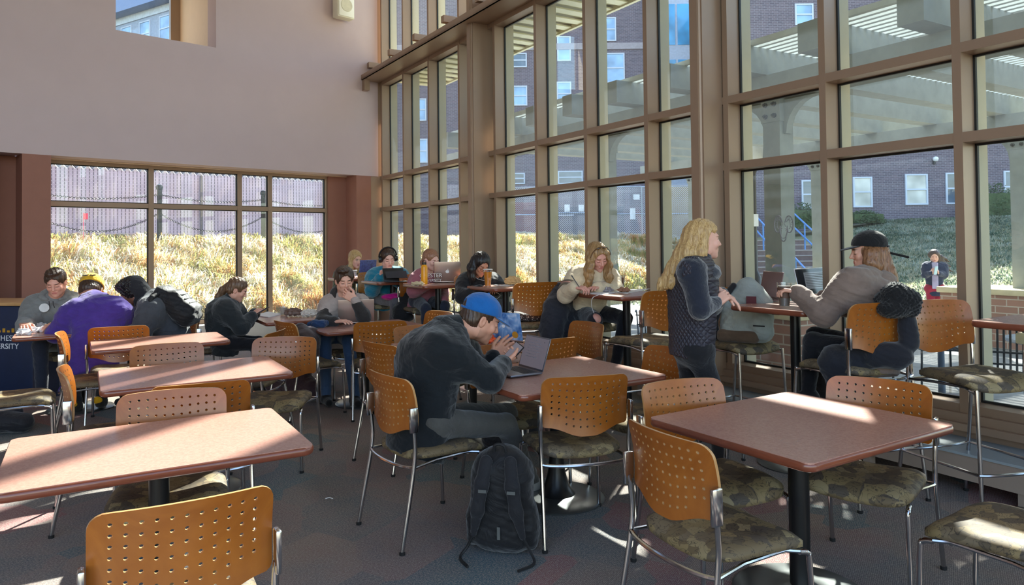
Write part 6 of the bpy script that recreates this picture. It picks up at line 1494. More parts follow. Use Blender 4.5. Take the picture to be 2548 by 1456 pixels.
S = SDF(0.005); S.cap(F['g']['neck'], F['g']['pelvis']+A3((0, 0, 0.05)), 0.055, 0.05); 
S.p = []; S.box(lerp(F['g']['neck'], F['g']['pelvis'], 0.5)+F['fw']*0.100, (0.05, 0.035, 0.24), np.stack([F['rt'], F['fw'], F['up']], 1), 0.015); part(F, S, 'lilac_shirt', cloth('lilac_tshirt', (170, 168, 204)))
# ================================================================== THINGS ON TABLES, CHAIRS AND FLOOR
blk = pm('black_plastic', (24, 24, 26), 0.35)
def laptop(hl, hr, user, ang, body, label, depth=0.225, h=None, lid_mat=None, screen=None, mark=None, stickers=None, keys=True, lines=False):
    """hl, hr: hinge ends in the world; user: direction towards the user; ang: lid angle back from vertical"""
    hl, hr = A3(hl), A3(hr); w = np.linalg.norm((hr-hl)[:2]); c = (hl+hr)/2; xd = unit(A3([hr[0]-hl[0], hr[1]-hl[1], 0])); ud = np.cross((0, 0, 1), xd)
    if np.dot(ud[:2], np.array(user)[:2]) < 0: ud = -ud
    rz = math.atan2(ud[1], ud[0])+math.pi/2      # local -Y points to the user
    r = empty('laptop', c, rz); setp(r, label, 'laptop'); h = h or depth*0.96; T = 0.006
    mb = MB(); mb.rbox((-w/2, -depth, 0.001), (w/2, 0, 0.013), 0.004); mb.build('keyboard_base', body, r)
    if keys:
        mb = MB()
        for i in range(12):
            for j in range(5): mb.box((-w*0.43+i*w*0.072, -0.115+j*0.019, 0.013), (-w*0.43+i*w*0.072+w*0.06, -0.115+j*0.019+0.015, 0.0145))
        mb.build('keys', pm('dark_keys', (38, 38, 42), 0.5), r); mb = MB(); mb.box((-0.05, -depth+0.01, 0.013), (0.05, -0.13, 0.0136)); mb.build('trackpad', body, r)
    a = R_(ang); M4 = Matrix.Translation((0, 0.002, 0.012)) @ Matrix.Rotation(-a, 4, 'X')
    mb = MB(); mb.rbox((-w/2, -T/2, 0), (w/2, T/2, h), 0.003, M4=M4); mb.build('lid', lid_mat or body, r)
    mb = MB(); mb.box((-w/2+0.008, -T/2-0.0008, 0.012), (w/2-0.008, -T/2, h-0.008), M4=M4); mb.build('screen', screen or pm('dark_screen', (34, 34, 40), 0.15, var=0.05), r)
    if lines:
        for k in range(7):
            mb = MB(); mb.box((-w*0.30, -T/2-0.0014, h*0.86-k*0.017), (w*(0.10+0.04*(k*7 % 5)), -T/2-0.0009, h*0.86-k*0.017+0.0028), M4=M4); mb.build('text_line', pm('grey_text', (150, 148, 160), 0.5), r)
        mb = MB(); mb.box((w*0.30, -T/2-0.0014, h*0.84), (w*0.32, -T/2-0.0009, h*0.86), M4=M4); mb.build('screen_button', blk, r)
    def onlid(x, z, side=1): return M4 @ Vector((x, side*(T/2+0.0004), z))
    if mark:     # bitten-apple emblem
        mb = MB(); q = 0.02*mark; poly = []
        for k in range(32):
            t = 2*math.pi*k/32; rr = 1+0.10*math.cos(2*t)-0.06*math.sin(t)*0; x = rr*math.cos(t); z = 0.95*math.sin(t)
            if z > 0: z -= 0.22*math.exp(-(x/0.25)**2)
            else: z += 0.12*math.exp(-(x/0.2)**2)
            d = math.hypot(x-1.18, z-0.1)
            if d < 0.45: x = 1.18-0.45*(1.18-x)/max(d, 0.01); 
            poly.append((x*q, z*q+h/2))
        poly = [(-x, z) for x, z in poly][::-1]
        Mz = M4 @ Matrix(((1, 0, 0, 0), (0, 0, 1, T/2), (0, 1, 0, 0), (0, 0, 0, 1))); mb.prism(poly, 0, 0.0008, 0, Mz); leaf = [(-0.0*q, h/2+1.0*q), (-0.08*q, h/2+1.5*q), (-0.55*q, h/2+1.55*q), (-0.45*q, h/2+1.15*q)]; mb.prism(leaf, 0, 0.0008, 0, Mz)
        mb.build('lid_emblem', pm('bright_emblem', (240, 238, 236), 0.3, var=0.01), r)
    for st in (stickers or []):
        (x, z, rad, mt) = st; mb = MB(); mb.prism([(x+rad*math.cos(t), z+rad*math.sin(t)) for t in np.linspace(0, 2*math.pi, 20, endpoint=False)], 0, 0.001, 0, M4 @ Matrix(((1, 0, 0, 0), (0, 0, 1, T/2), (0, 1, 0, 0), (0, 0, 0, 1)))); mb.build('sticker', mt, r)
    return r, M4, w, h
alu = pm('silver_aluminium', (196, 172, 160), 0.32, 0.75, var=0.02); grey_alu = pm('space_grey_aluminium', (120, 120, 128), 0.32, 0.7, var=0.02)
def screen_text(name, bgc, lines, col=(120, 120, 130)):
    q = NT(name); q.b.inputs['Base Color'].default_value = (0.02, 0.02, 0.02, 1); q.b.inputs['Roughness'].default_value = 0.15
    q.b.inputs['Emission Color'].default_value = (*lin(bgc), 1); q.b.inputs['Emission Strength'].default_value = 0.55; return q.m
Z7 = 0.745
laptop(onz(842, 806, Z7), onz(931, 803, Z7), (-0.5, 0.86), 14, alu, 'silver laptop with bright fruit emblem in front of the chin-on-hand man', mark=1.0, depth=0.24)
laptop(onz(1290, 915, Z7), onz(1350, 932, Z7), (-0.88, -0.47), 18, grey_alu, 'open grey laptop with lit screen in front of the man in the blue cap', screen=screen_text('grey_lit_screen', (108, 104, 116), 8), depth=0.215, h=0.20, lines=True)
def skymat():
    q = NT('sky_blue_cloud_skin'); n = q.noise(q.coord(), 9, 3, 0.55, 0.6); r = q.ramp(n.outputs[0], [(0.35, lin((40, 96, 160))), (0.5, lin((120, 160, 205))), (0.62, lin((206, 214, 226)))]); q.l(r.outputs[0], q.b.inputs['Base Color']); q.b.inputs['Roughness'].default_value = 0.35; return q.m
laptop(onz(1216, 845, Z7), onz(1302, 852, Z7), (0.3, 0.9), 12, alu, 'laptop with sky-and-cloud lid and orange round sticker behind the blue cap', lid_mat=skymat(), mark=0.7, stickers=[(-0.10, 0.045, 0.028, pm('orange_sticker', (214, 150, 46), 0.5))], depth=0.23)
Zb = 1.075
laptop(onz(1081, 703, Zb), onz(1146, 702, Zb), (-0.3, 0.9), 14, alu, 'silver laptop with fruit emblem in front of the woman in pink', mark=1.0, depth=0.24)
laptop(onz(893, 690, Zb), onz(934, 688, Zb), (-0.5, 0.86), 8, pm('purple_lid', (70, 76, 130), 0.4, var=0.5, nscale=30), 'laptop with purple patterned lid in the far corner', depth=0.23)
laptop(onz(1888, 742, Zb), onz(1938, 750, Zb), (-0.9, -0.1), 12, pm('bronze_aluminium', (132, 108, 104), 0.35, 0.6, var=0.02), 'thin bronze laptop facing the standing woman on the black-cap table', screen=pm('painted_reflection_screen', (120, 96, 92), 0.12, var=0.05), depth=0.22, h=0.20)  # screen's brown base colour imitates a reflection
lp, M4, w_, h_ = laptop(onz(1990, 742, Zb), onz(2083, 733, Zb), (0.2, -0.95), 12, pm('light_aluminium', (214, 212, 212), 0.35, 0.5, var=0.02), 'white-bezel laptop with lit document screen left of the black-capped woman', screen=pm('dark_screen', (34, 34, 40), 0.15, var=0.05), depth=0.22, h=0.215)
mb = MB(); mb.box((-w_/2+0.11, -0.0052, 0.05), (w_/2-0.03, -0.0045, h_-0.035), M4=M4); mb.build('document_window', screen_text('soft_document', (110, 116, 124), 0), lp)
mb = MB()
for k in range(9): mb.box((-w_/2+0.125, -0.0062, 0.062+k*0.013), (w_/2-0.045-0.02*(k % 3), -0.0054, 0.066+k*0.013), M4=M4)
mb.build('text_lines', pm('dark_text', (60, 62, 70), 0.5), lp)
# phones and tablet
def slab(name, c, n, upv, w, h, t, mats, label, cat):
    n = unit(n); upv = unit(A3(upv)-n*np.dot(upv, n)); r_ = np.cross(upv, n); r = empty(name, c); setp(r, label, cat)
    M4 = Matrix(((r_[0], upv[0], n[0], 0), (r_[1], upv[1], n[1], 0), (r_[2], upv[2], n[2], 0), (0, 0, 0, 1)))
    mb = MB(); mb.rbox((-w/2, -h/2, -t), (w/2, h/2, 0), 0.004, M4=M4); mb.build('case', mats[0], r); mb = MB(); mb.box((-w/2+0.004, -h/2+0.006, 0), (w/2-0.004, h/2-0.006, 0.0006), M4=M4); mb.build('screen', mats[1], r); return r
lit = screen_text('lit_phone_screen', (128, 124, 136), 0)
slab('phone', at(1273, 880, 4.20), (-0.45, -0.65, 0.6), (0.6, 0.1, 0.75), 0.075, 0.15, 0.009, (blk, lit), 'black phone with lit screen held by the man in the blue cap', 'phone')
slab('phone', at(652, 773, 7.45), (-0.5, 0.0, 0.85), (0.9, 0.0, 0.4), 0.07, 0.15, 0.009, (blk, lit), 'phone in the hands of the woman in black by the back window', 'phone')
slab('phone', at(2328, 673, 12.9), (-0.4, 0.9, 0.2), (0, 0, 1), 0.075, 0.15, 0.012, (pm('pale_phone_case', (170, 206, 226), 0.4), blk), 'pale blue phone held by the person outside', 'phone')
tb = empty('tablet', onz(982, 701, Zb), R_(-60+90)); setp(tb, 'black tablet propped in its folding cover before the teal fleece', 'tablet')
mb = MB(); mb.rbox((-0.13, -0.005, 0.0), (0.13, 0.005, 0.17), 0.003, M4=Matrix.Rotation(R_(-22), 4, 'X')); mb.build('tablet_body', blk, tb); mb = MB(); mb.rbox((-0.13, -0.12, 0), (0.13, 0.0, 0.008), 0.003); mb.box((-0.13, -0.095, 0.0), (0.13, -0.088, 0.09), M4=Matrix.Rotation(R_(-30), 4, 'X')); mb.build('folding_cover', pm('charcoal_cover', (52, 50, 52), 0.8), tb)
# drinks and bottles
def cup(c, label, liquid, h=0.15, r0=0.032, r1=0.045, lid=True, straw=None, sleeve=None, name='cup'):
    r = empty(name, c); setp(r, label, 'cup'); mb = MB(); mb.lathe([(r0, 0), (r1, h), (r1-0.001, h), (r0-0.001, 0.003), (0, 0.003)], seg=24); mb.build('clear_cup', M['cupglass'], r)
    mb = MB(); k = 0.86; mb.lathe([(0, 0.004), (r0-0.003, 0.004), (r0+(r1-r0)*k-0.003, h*k), (0, h*k)], seg=24); mb.build('drink', liquid, r)
    if lid: mb = MB(); mb.lathe([(r1+0.003, h-0.004), (r1+0.004, h+0.004), (r1-0.003, h+0.008), (0, h+0.010)], seg=24); mb.build('lid', pm('white_lid', (226, 224, 220), 0.4), r)
    if sleeve: mb = MB(); mb.lathe([(r0+(r1-r0)*0.35+0.001, h*0.35), (r0+(r1-r0)*0.8+0.001, h*0.8)], seg=24); mb.build('sleeve', sleeve, r)
    if straw: mb = MB(); mb.tube([(0.005, 0, 0.02), (-0.022, 0.004, h+0.11)], 0.0035, 8); mb.build('straw', straw, r)
    return r
org = pm('orange_juice', (228, 140, 40), 0.3, var=0.04)
cup(onz(1214, 712, Zb-0.003), 'tall cup of orange drink in front of the woman in glasses', org, h=0.17, r0=0.032, r1=0.048)
cup(onz(1544, 719, Zb-0.003), 'nearly empty clear cup with green straw on the writing woman\'s table', pm('iced_coffee', (132, 92, 66), 0.3), h=0.13, lid=False, straw=pm('green_straw', (60, 120, 92), 0.4), r0=0.034, r1=0.046)
cup(at(1952, 758, 4.62)-A3((0, 0, 0.01)), 'takeaway cup with brown band gripped by the black-capped woman', pm('cold_drink', (116, 110, 104), 0.2), h=0.15, sleeve=pm('coffee_brown_band', (92, 66, 54), 0.6), lid=False)
cup(onz(880, 690, Zb-0.003), 'small white cup beside the purple laptop', pm('white_paper_cup', (214, 212, 206), 0.6), h=0.09)
bt = empty('water_bottle', onz(1056, 707, Zb-0.004)); setp(bt, 'bright orange metal water bottle with black cap on the pink pullover\'s table', 'bottle')
mb = MB(); mb.lathe([(0, 0), (0.036, 0), (0.037, 0.01), (0.037, 0.185), (0.030, 0.205), (0.024, 0.212), (0.024, 0.216), (0, 0.216)], seg=24); mb.build('bottle_body', pm('orange_enamel', (240, 160, 24), 0.3), bt)
mb = MB(); mb.lathe([(0.026, 0.214), (0.026, 0.238), (0.020, 0.242), (0, 0.242)], seg=20); mb.tube([(-0.02, 0, 0.236), (-0.016, 0, 0.256), (0.016, 0, 0.256), (0.02, 0, 0.236)], 0.005, 6); mb.build('bottle_cap', blk, bt)
# paper, wrappers, food
def crumple(name, c, rx, ry, rz, mat, label, cat, seed=0, group=None, f=60, amp=0.012):
    S = SDF(0.0045); S.ell(c, (rx, ry, rz), None, 0.01); 
    def dd(X, Y, Z): return amp*(np.abs(np.sin(X*f+seed+2*np.sin(Y*f*0.7)))+np.abs(np.sin(Y*f*0.9+seed*2+2*np.sin(Z*f*1.3)))-1.1)
    S.disp = dd; S.plane(A3(c)-A3((0, 0, rz*0.55)), (0, 0, -1), 0.002); o = S.mesh(name, mat, smooth=False); setp(o, label, cat, group); return o
def sheet(name, corners, z, mat, label, cat, t=0.002, group=None):
    P = [onz(u, v, z) for u, v in corners]; mb = MB(); mb.prism([(p[0], p[1]) for p in P], z, z+t); 
    if sum((P[i][0]*P[(i+1) % 4][1]-P[(i+1) % 4][0]*P[i][1]) for i in range(4)) < 0: mb.f = [f[::-1] for f in mb.f]
    o = mb.build(name, mat); setp(o, label, cat, group); return o
wht = pm('white_paper', (228, 226, 226), 0.85, var=0.03); kraft = pm('kraft_paper', (206, 166, 112), 0.85, var=0.1)
Zt = 0.7405; Zbt = 1.0705
for i, (u, v, rx) in enumerate(((72, 822, 0.09), (95, 812, 0.07), (118, 820, 0.08), (60, 828, 0.06))):
    crumple('food_wrapper', onz(u, v, Zt+0.02), rx, rx*0.8, 0.035, wht, ['largest crumpled white wrapper on the far left table', 'upper crumpled white wrapper on the far left table', 'right crumpled wrapper beside the purple sleeve', 'small wrapper at the left corner of the far left table'][i], 'wrapper', i, 'crumpled wrappers on the far left table')
crumple('sandwich', onz(128, 812, Zt+0.03), 0.06, 0.04, 0.03, kraft, 'bread piece among the wrappers on the far left table', 'food', 5)
crumple('paper_bag', onz(1276, 700, Zbt+0.04), 0.085, 0.06, 0.055, kraft, 'crumpled brown paper bag on the orange-drink table', 'paper bag', 3)
sheet('napkin', ((1235, 711), (1262, 707), (1290, 708), (1262, 713)), Zbt, wht, 'white napkin under the brown paper bag', 'napkin')
crumple('foil_wrapper', onz(1507, 722, Zbt+0.02), 0.065, 0.045, 0.028, pm('crinkled_foil', (150, 142, 146), 0.3, 0.5, var=0.2), 'crinkled silver wrapper on the writing woman\'s table', 'wrapper', 2, f=90)
sheet('notebook', ((1432, 727), (1470, 721), (1530, 729), (1500, 735)), Zbt, wht, 'open white notebook under the writing hand', 'notebook', 0.006)
sheet('paper_sheet', ((1520, 727), (1560, 721), (1618, 719), (1560, 731)), Zbt, wht, 'loose white pages right of the notebook', 'paper', 0.002)
pn = empty('pen', at(1436, 706, 6.2)); setp(pn, 'dark pen in the hand of the writing woman', 'pen'); mb = MB(); mb.tube([(0.03, -0.02, -0.05), (-0.045, 0.02, 0.07)], [0.002, 0.0055], 8); mb.build('barrel', blk, pn)
o = MB(); o.tube(smooth_path([onz(1502, 731, Zbt+0.004), at(1476, 740, 6.05), at(1472, 760, 6.1), at(1478, 780, 6.15)], 6), 0.0025, 6); o = o.build('charging_cable', pm('white_cable', (235, 235, 235), 0.4)); setp(o, 'thin pale cable hanging off the writing woman\'s table', 'cable')
crumple('crumpled_napkin', onz(1552, 722, Zbt+0.02), 0.06, 0.035, 0.022, pm('brown_napkin', (150, 104, 78), 0.8), 'brown crumpled napkin behind the clear cup', 'napkin', 4)
crumple('bread_roll', onz(1040, 706, Zbt+0.018), 0.07, 0.04, 0.022, pm('pale_bread', (206, 186, 150), 0.8), 'pale sandwich left of the orange bottle', 'food', 1)
crumple('snack', at(967, 683, 8.68), 0.05, 0.03, 0.035, pm('orange_snack_wrap', (214, 140, 84), 0.7), 'wrapped orange snack held above the tablet', 'food', 2)
sheet('notebook', ((632, 786), (668, 777), (702, 783), (668, 791)), Zt, wht, 'open notebook in front of the woman by the back window', 'notebook', 0.008)
crumple('bread_loaf', onz(730, 778, Zt+0.04), 0.10, 0.06, 0.05, pm('wrapped_dark_snack', (110, 84, 72), 0.5, var=0.4, nscale=40), 'dark plastic-wrapped snack on the back window table', 'food', 6)
crumple('tissue_pack', onz(770, 780, Zt+0.035), 0.09, 0.06, 0.045, pm('pale_tissue', (214, 206, 196), 0.8), 'pale soft pack right of the wrapped snack', 'package', 7)
cup(onz(706, 783, Zt), 'small clear cup on the back window table', pm('pale_drink', (206, 190, 170), 0.4), h=0.09, lid=False)
S = SDF(0.005); S.chain([onz(768, 806, Z7+0.03), onz(785, 805, Z7+0.035), onz(800, 806, Z7+0.03), onz(812, 804, Z7+0.03)], [0.018, 0.032, 0.036, 0.028], 0.02); S.disp = wrinkle(0.010, 60, 3); o = S.mesh('knitted_gloves', cloth('navy_knit', (36, 58, 92), bump=0.6)); setp(o, 'dark blue knitted gloves at the left of the silver laptop', 'gloves')
crumple('orange_pouch', onz(1208, 842, Z7+0.04), 0.07, 0.06, 0.055, pm('neon_orange_plastic', (250, 92, 30), 0.4), 'neon orange pouch just right of the man\'s face under the blue cap', 'pouch', 9)
sheet('paper_sheet', ((1222, 846), (1240, 838), (1262, 840), (1250, 851)), Z7-0.004, wht, 'sunlit white paper by the neon orange pouch', 'paper')
# backpacks and coats
def strapmat(): return pm('black_webbing', (20, 20, 22), 0.7)
bp = empty('backpack', (-0.06, 3.60, 0)); bp.rotation_euler = (0, 0, R_(-12)); setp(bp, 'large black backpack standing on the carpet beside the blue-capped man\'s chair', 'backpack')
S = SDF(0.006); S.box((0, 0, 0.23), (0.155, 0.10, 0.225), None, 0.09, 0.04); S.ell((0, 0.01, 0.42), (0.125, 0.09, 0.10), None, 0.06); S.box((0, 0.10, 0.16), (0.12, 0.05, 0.14), None, 0.045, 0.03); S.ell((-0.15, 0.0, 0.13), (0.035, 0.07, 0.11), None, 0.03); S.ell((0.15, 0.0, 0.13), (0.035, 0.07, 0.11), None, 0.03); S.disp = wrinkle(0.006, 24, 2); S.plane((0, 0, 0.0), (0, 0, -1)); S.mesh('main_body', cloth('black_ballistic_nylon', (20, 20, 23), rough=0.6), bp)
for sx in (-1, 1):
    S = SDF(0.005); S.chain([(sx*0.06, -0.085, 0.46), (sx*0.075, -0.125, 0.36), (sx*0.095, -0.13, 0.24), (sx*0.12, -0.11, 0.12)], [0.032, 0.034, 0.032, 0.016], 0.01, (A3((0, 1, 0)), 0.45)); S.mesh('shoulder_strap', cloth('black_padded_strap', (26, 26, 30), rough=0.7), bp)
    mb = MB(); mb.tube(smooth_path([(sx*0.12, -0.11, 0.12), (sx*0.155, -0.10, 0.05), (sx*0.18, -0.14, 0.012), (sx*0.12, -0.22, 0.008)], 5), 0.007, 6); mb.build('loose_webbing', strapmat(), bp)
mb = MB(); mb.tube(smooth_path([(-0.03, -0.05, 0.50), (-0.02, -0.06, 0.535), (0.02, -0.06, 0.535), (0.03, -0.05, 0.50)], 5), 0.008, 8); mb.build('grab_handle', strapmat(), bp)
for bx_ in (((-0.003, -0.116, 0.10), (0.012, -0.112, 0.16)), ((-0.085, -0.152, 0.33), (-0.045, -0.148, 0.345)), ((0.055, -0.152, 0.33), (0.095, -0.148, 0.345))): mb = MB(); mb.box(*bx_); mb.build('reflective_trim', pm('pale_trim', (84, 86, 84), 0.5), bp)
# grey backpack on the high chair
gb = empty('backpack', (1.70, 5.28, 0.79)); gb.rotation_euler = (0, 0, R_(-35)); setp(gb, 'light grey-green backpack slumped on a high chair right of the standing woman', 'backpack')
S = SDF(0.006); S.box((0, 0, 0.17), (0.19, 0.10, 0.19), None, 0.09, 0.05); S.ell((0.02, 0, 0.36), (0.09, 0.08, 0.10), None, 0.08); S.ell((0.14, -0.09, 0.12), (0.08, 0.05, 0.10), None, 0.03); S.ell((-0.02, -0.09, 0.10), (0.12, 0.04, 0.10), None, 0.03); S.disp = wrinkle(0.007, 24, 3); S.plane((0, 0, -0.005), (0, 0, -1)); S.mesh('main_body', cloth('sage_grey_canvas', (150, 156, 150)), gb)
S = SDF(0.005); S.chain([(-0.07, -0.06, 0.40), (-0.15, -0.10, 0.28), (-0.20, -0.10, 0.14), (-0.19, -0.08, 0.02)], [0.022, 0.026, 0.024, 0.02], 0.01); S.mesh('shoulder_strap', cloth('black_padded_strap', (26, 26, 30), rough=0.7), gb)
S = SDF(0.005); S.box((-0.03, -0.105, 0.04), (0.15, 0.035, 0.045), None, 0.03); S.mesh('brown_base_panel', cloth('brown_suede', (92, 74, 58)), gb); mb = MB(); mb.box((0.09, -0.142, 0.12), (0.17, -0.136, 0.13)); mb.build('zip_pull', strapmat(), gb); mb = MB(); mb.box((0.04, -0.125, 0.27), (0.11, -0.118, 0.33)); mb.build('maroon_label', pm('maroon_label', (96, 44, 50), 0.7), gb)
# backpack worn by the curly-haired man
wb_ = empty('backpack', at(436, 765, 7.05)); setp(wb_, 'black backpack worn by the man bending over the left table', 'backpack')
c = at(436, 765, 7.05); ld = unit(at(470, 800, 7.05)-at(395, 735, 7.05)); nd = unit(np.cross(ld, A3((0, 1, 0)))); nd = nd if nd[2] > 0 else -nd; lt = np.cross(ld, nd); RR = np.stack([ld, lt, nd], 1)
S = SDF(0.006); S.box(nd*0.02, (0.24, 0.15, 0.09), RR, 0.07, 0.04); S.box(nd*0.10+ld*0.04, (0.15, 0.12, 0.05), RR, 0.04, 0.03); S.disp = wrinkle(0.010, 26, 5); S.mesh('main_body', cloth('black_ballistic_nylon', (30, 30, 34), rough=0.6), wb_)
for k in (-0.02, 0.04, 0.10): mb = MB(); mb.tube([tuple(nd*0.150+ld*k+lt*y) for y in (-0.08, 0.08)], 0.006, 6); mb.build('compression_strap', strapmat(), wb_)
S = SDF(0.005); q = [at(392, 732, 6.9), at(378, 740, 6.84), at(370, 760, 6.8), at(385, 790, 6.82)]; S.chain([p_-c for p_ in q], [0.022]*4, 0.01); S.mesh('shoulder_strap', strapmat(), wb_)
def soft(name, prims, mat, label, cat, disp=(0.008, 26, 1), h=0.006, extra=None):
    S = SDF(h)
    for pts, rs in prims: S.chain([A3(p) for p in pts], rs, 0.03)
    S.disp = wrinkle(*disp); o = S.mesh(name, mat); setp(o, label, cat); return o
soft('hanging_coat', [([at(1392, 722, 6.75), at(1384, 770, 6.62), at(1372, 835, 6.52)], [0.07, 0.12, 0.10]), ([at(1400, 725, 6.75), at(1404, 780, 6.7), at(1400, 835, 6.6)], [0.07, 0.11, 0.07]), ([at(1378, 760, 6.6), at(1354, 820, 6.55)], [0.07, 0.05])], cloth('charcoal_wool', (44, 44, 50)), 'dark charcoal coat hanging over the writing woman\'s high chair', 'coat')
soft('hanging_coat', [([at(2180, 885, 4.20), at(2235, 885, 4.14)], [0.075, 0.08]), ([at(2080, 900, 4.28), at(2100, 960, 4.3)], [0.10, 0.09]), ([at(2130, 885, 4.3), at(2125, 965, 4.3)], [0.10, 0.08]), ([at(2255, 780, 4.16), at(2262, 850, 4.14)], [0.045, 0.055])], cloth('black_down_coat', (30, 31, 38)), 'long black down coat draped over the black-capped woman\'s chair', 'coat')
S = SDF(0.006); S.chain([at(2200, 748, 4.18), at(2230, 738, 4.14), at(2262, 750, 4.12), at(2270, 772, 4.12)], [0.055, 0.075, 0.06, 0.04], 0.03); S.ell(at(2225, 768, 4.12), (0.10, 0.07, 0.055)); S.disp = lambda X, Y, Z: 0.010*np.sin(X*230+3*np.sin(Y*60))*np.sin(Y*210+Z*60)*np.sin(Z*220+2*np.sin(X*50)); o = S.mesh('fur_hood', cloth('black_faux_fur', (18, 18, 20), bump=1.0)); setp(o, 'black fur-trimmed hood flopped over the high chair back behind the black-capped woman', 'coat hood')
soft('hanging_coat', [([at(1012, 738, 8.62), at(1000, 780, 8.55), at(996, 790, 8.5)], [0.07, 0.12, 0.09]), ([at(1022, 745, 8.6), at(1016, 782, 8.5)], [0.07, 0.08])], cloth('black_wool', (30, 30, 32)), 'black coat slung on the chair of the woman in pink', 'coat')
soft('hanging_coat', [([at(748, 822, 6.72), at(765, 850, 6.62), at(752, 905, 6.66)], [0.07, 0.10, 0.07]), ([at(782, 830, 6.7), at(778, 880, 6.66)], [0.06, 0.06])], cloth('brown_jacket', (74, 60, 56)), 'brown jacket hanging on the chair left of the silver laptop', 'jacket')
S = SDF(0.0055); c = A3((0.17, 6.90, 0.825)); a = R_(108); RR = A3([[math.cos(a), -math.sin(a), 0], [math.sin(a), math.cos(a), 0], [0, 0, 1.0]]); S.box(c, (0.17, 0.20, 0.042), RR, 0.04, 0.02); S.disp = wrinkle(0.006, 30, 2)
def dots():
    q = NT('dotted_fabric'); v = q.coord(); vo = q.t.nodes.new('ShaderNodeTexVoronoi'); vo.inputs['Scale'].default_value = 62; vo.inputs['Randomness'].default_value = 0.25; q.l(v, vo.inputs['Vector']); r = q.ramp(vo.outputs['Distance'], [(0.0, lin((226, 222, 216))), (0.26, lin((226, 222, 216))), (0.3, lin((54, 44, 44)))]); q.l(r.outputs[0], q.b.inputs['Base Color']); q.b.inputs['Roughness'].default_value = 0.8; return q.m
o = S.mesh('dotted_pouch', dots()); setp(o, 'dark pouch with white polka dots lying on the high chair seat', 'pouch')
soft('floor_bag', [([(-4.75, 6.05, 0.09), (-4.35, 5.95, 0.10), (-4.05, 6.0, 0.08)], [0.09, 0.11, 0.08]), ([(-4.5, 6.15, 0.14), (-4.2, 6.1, 0.15)], [0.08, 0.07])], cloth('black_nylon_bag', (26, 28, 36), rough=0.6), 'black bag slumped on the floor at the far left under the table', 'bag')
soft('floor_bag', [([(-2.35, 7.25, 0.12), (-2.1, 7.1, 0.14), (-1.95, 7.0, 0.12)], [0.12, 0.14, 0.11]), ([(-2.2, 7.2, 0.26), (-2.05, 7.05, 0.24)], [0.09, 0.08])], cloth('maroon_black_bag', (56, 36, 40), rough=0.7), 'dark maroon bag on the floor between the two back tables', 'bag')
soft('floor_bag', [([(-0.15, 5.35, 0.09), (0.10, 5.45, 0.10)], [0.09, 0.10])], cloth('black_nylon_bag', (26, 28, 36), rough=0.6), 'black bag on the floor under the sky-blue laptop\'s table', 'bag')
# etched ram head on the glass
rm = MB(); c = W(GL+0.1535, 0, 0)
def ramP(x, z):  # emblem plane on the inside of the pane
    return None
pc = onz(1950, 568, 1.0); 
def ontoglass(u, v, n=GL+0.1545):
    d = cF+cR*(u-PXC)/FOC+cU*(PYC-v)/FOC; nv = A3(NV); t = (n-nv@cC)/(nv@d); return cC+d*t
def glpath(pts, r=0.0048): rm.tube(smooth_path([ontoglass(1950+x, 568+y) for x, y in pts], 5), r, 6)
for sg in (-1, 1):
    glpath([(sg*3, -14), (sg*8, -28), (sg*16, -30), (sg*22, -20), (sg*23, -4), (sg*19, 8), (sg*12, 10), (sg*10, 2)])
    glpath([(sg*7, -16), (sg*12, -22), (sg*16, -14), (sg*16, -2), (sg*13, 2)], 0.003)
    for k in range(6): a = -1.9+k*0.52; glpath([(sg*(14+5*math.cos(a)), -11+9*math.sin(a)), (sg*(14+9*math.cos(a)), -11+18*math.sin(a))], 0.0022)
    glpath([(sg*9, -6), (sg*9, 8), (sg*6, 20), (sg*5, 28), (sg*2, 32), (0, 33)]); glpath([(sg*3, -1), (sg*7, 2), (sg*5, 6)], 0.0028); glpath([(sg*5, 22), (sg*2, 25), (0, 24)], 0.0025); glpath([(sg*2, -12), (sg*5, -4)], 0.0025)
o = rm.build('ram_head_emblem', pm('frosted_vinyl', (138, 136, 136), 0.8)); setp(o, 'grey outline emblem of a horned ram head on the glass above the bronze laptop', 'emblem')
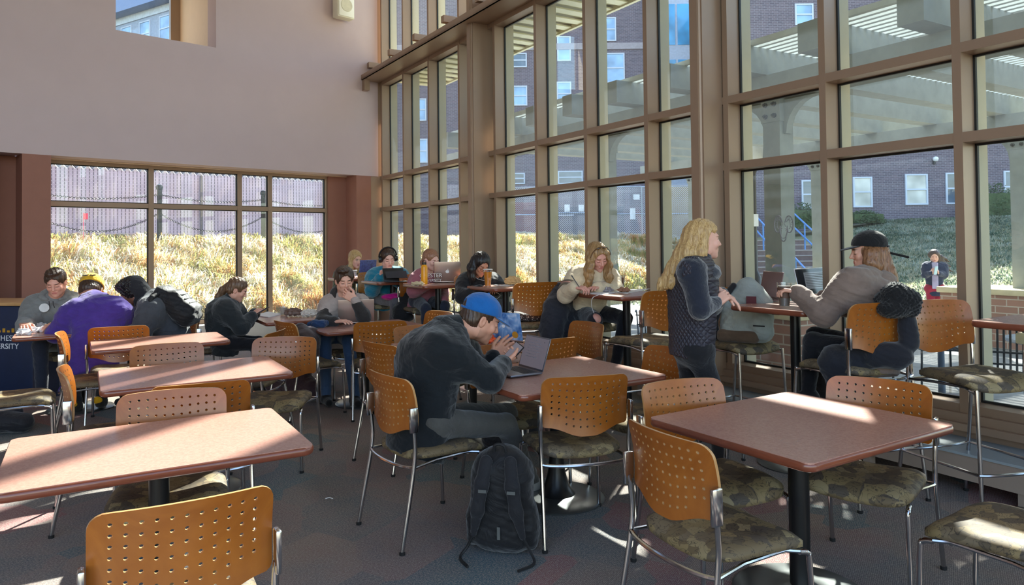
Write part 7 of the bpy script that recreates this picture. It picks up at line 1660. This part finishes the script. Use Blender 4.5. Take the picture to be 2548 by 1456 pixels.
# outdoor cafe furniture behind the glass
perf = pm('dark_perforated_steel', (36, 40, 46), 0.4, 0.5); bl = pm('steel_blue_paint', (84, 104, 132), 0.35, 0.2)
def outchair(x, y, a, label, m=None, tall=0.86):
    r = empty('patio_chair', (x, y, -0.15), R_(a-90)); setp(r, label, 'chair', 'metal patio chairs on the terrace'); m = m or perf
    mb = MB()
    for i in range(11): mb.tube(smooth_path([(-0.22+i*0.044, 0.22, 0.44), (-0.22+i*0.044, -0.16, 0.44), (-0.22+i*0.044, -0.235, 0.52), (-0.22+i*0.044, -0.30, tall), (-0.22+i*0.044, -0.34, tall+0.01)], 4), 0.0085, 6)
    for z, y_ in ((0.62, -0.26), (0.72, -0.275), (tall-0.03, -0.30)): mb.tube([(-0.23, y_, z), (0.23, y_, z)], 0.009, 6)
    for y_ in (0.2, 0.0, -0.15): mb.tube([(-0.23, y_, 0.435), (0.23, y_, 0.435)], 0.009, 6)
    mb.build('slatted_shell', m, r)
    for sx in (-1, 1):
        for yy in (0.2, -0.2): mb = MB(); mb.tube([(sx*0.22, yy, 0.43), (sx*0.24, yy*1.15, 0)], 0.012, 8); mb.build('leg', m, r)
    return r
def outtable(x, y, label, rad=0.45):
    r = empty('patio_table', (x, y, -0.15)); setp(r, label, 'table', 'round metal patio tables'); mb = MB(); mb.lathe([(0, 0.70), (rad-0.02, 0.70), (rad, 0.715), (rad-0.01, 0.735), (0, 0.735)], seg=32); mb.build('tabletop', pm('pale_steel_top', (190, 200, 214), 0.3, 0.3), r); mb = MB(); mb.lathe([(0.26, 0), (0.25, 0.02), (0.035, 0.04), (0.03, 0.70)], seg=16); mb.build('pedestal', bl, r)
q = at(2335, 742, 7.6); outtable(4.45, 7.55, 'round patio table seen beyond the empty high chair'); outchair(4.75, 8.15, -100, 'patio chair with slatted back right below the person outside'); outchair(4.0, 8.35, -70, 'patio chair left of the slatted one below the person outside')
outchair(4.15, 6.25, 60, 'dark patio chair close behind the glass right of the black-capped woman', tall=0.95); outtable(5.0, 6.6, 'round patio table at the right edge behind the glass'); outchair(5.25, 7.0, -130, 'patio chair by the brick pier at the right edge')
outchair(1.75, 8.4, 60, 'blue patio chair behind the writing woman', bl); outchair(2.2, 9.0, -120, 'blue patio chair further out behind the writing woman', bl); outtable(2.15, 8.15, 'round patio table behind the writing woman')
# litter on floor and tables
for i, (x, y, a) in enumerate(((-1.13, 4.35, 0.4),)):
    mb = MB(); mb.tube(smooth_path([(x, y, 0.004), (x+0.02, y+0.01, 0.006), (x+0.045, y-0.002, 0.004)], 4), 0.003, 5); o = mb.build('paper_scrap', wht); setp(o, 'tiny white paper scrap on the open carpet in the middle', 'litter')
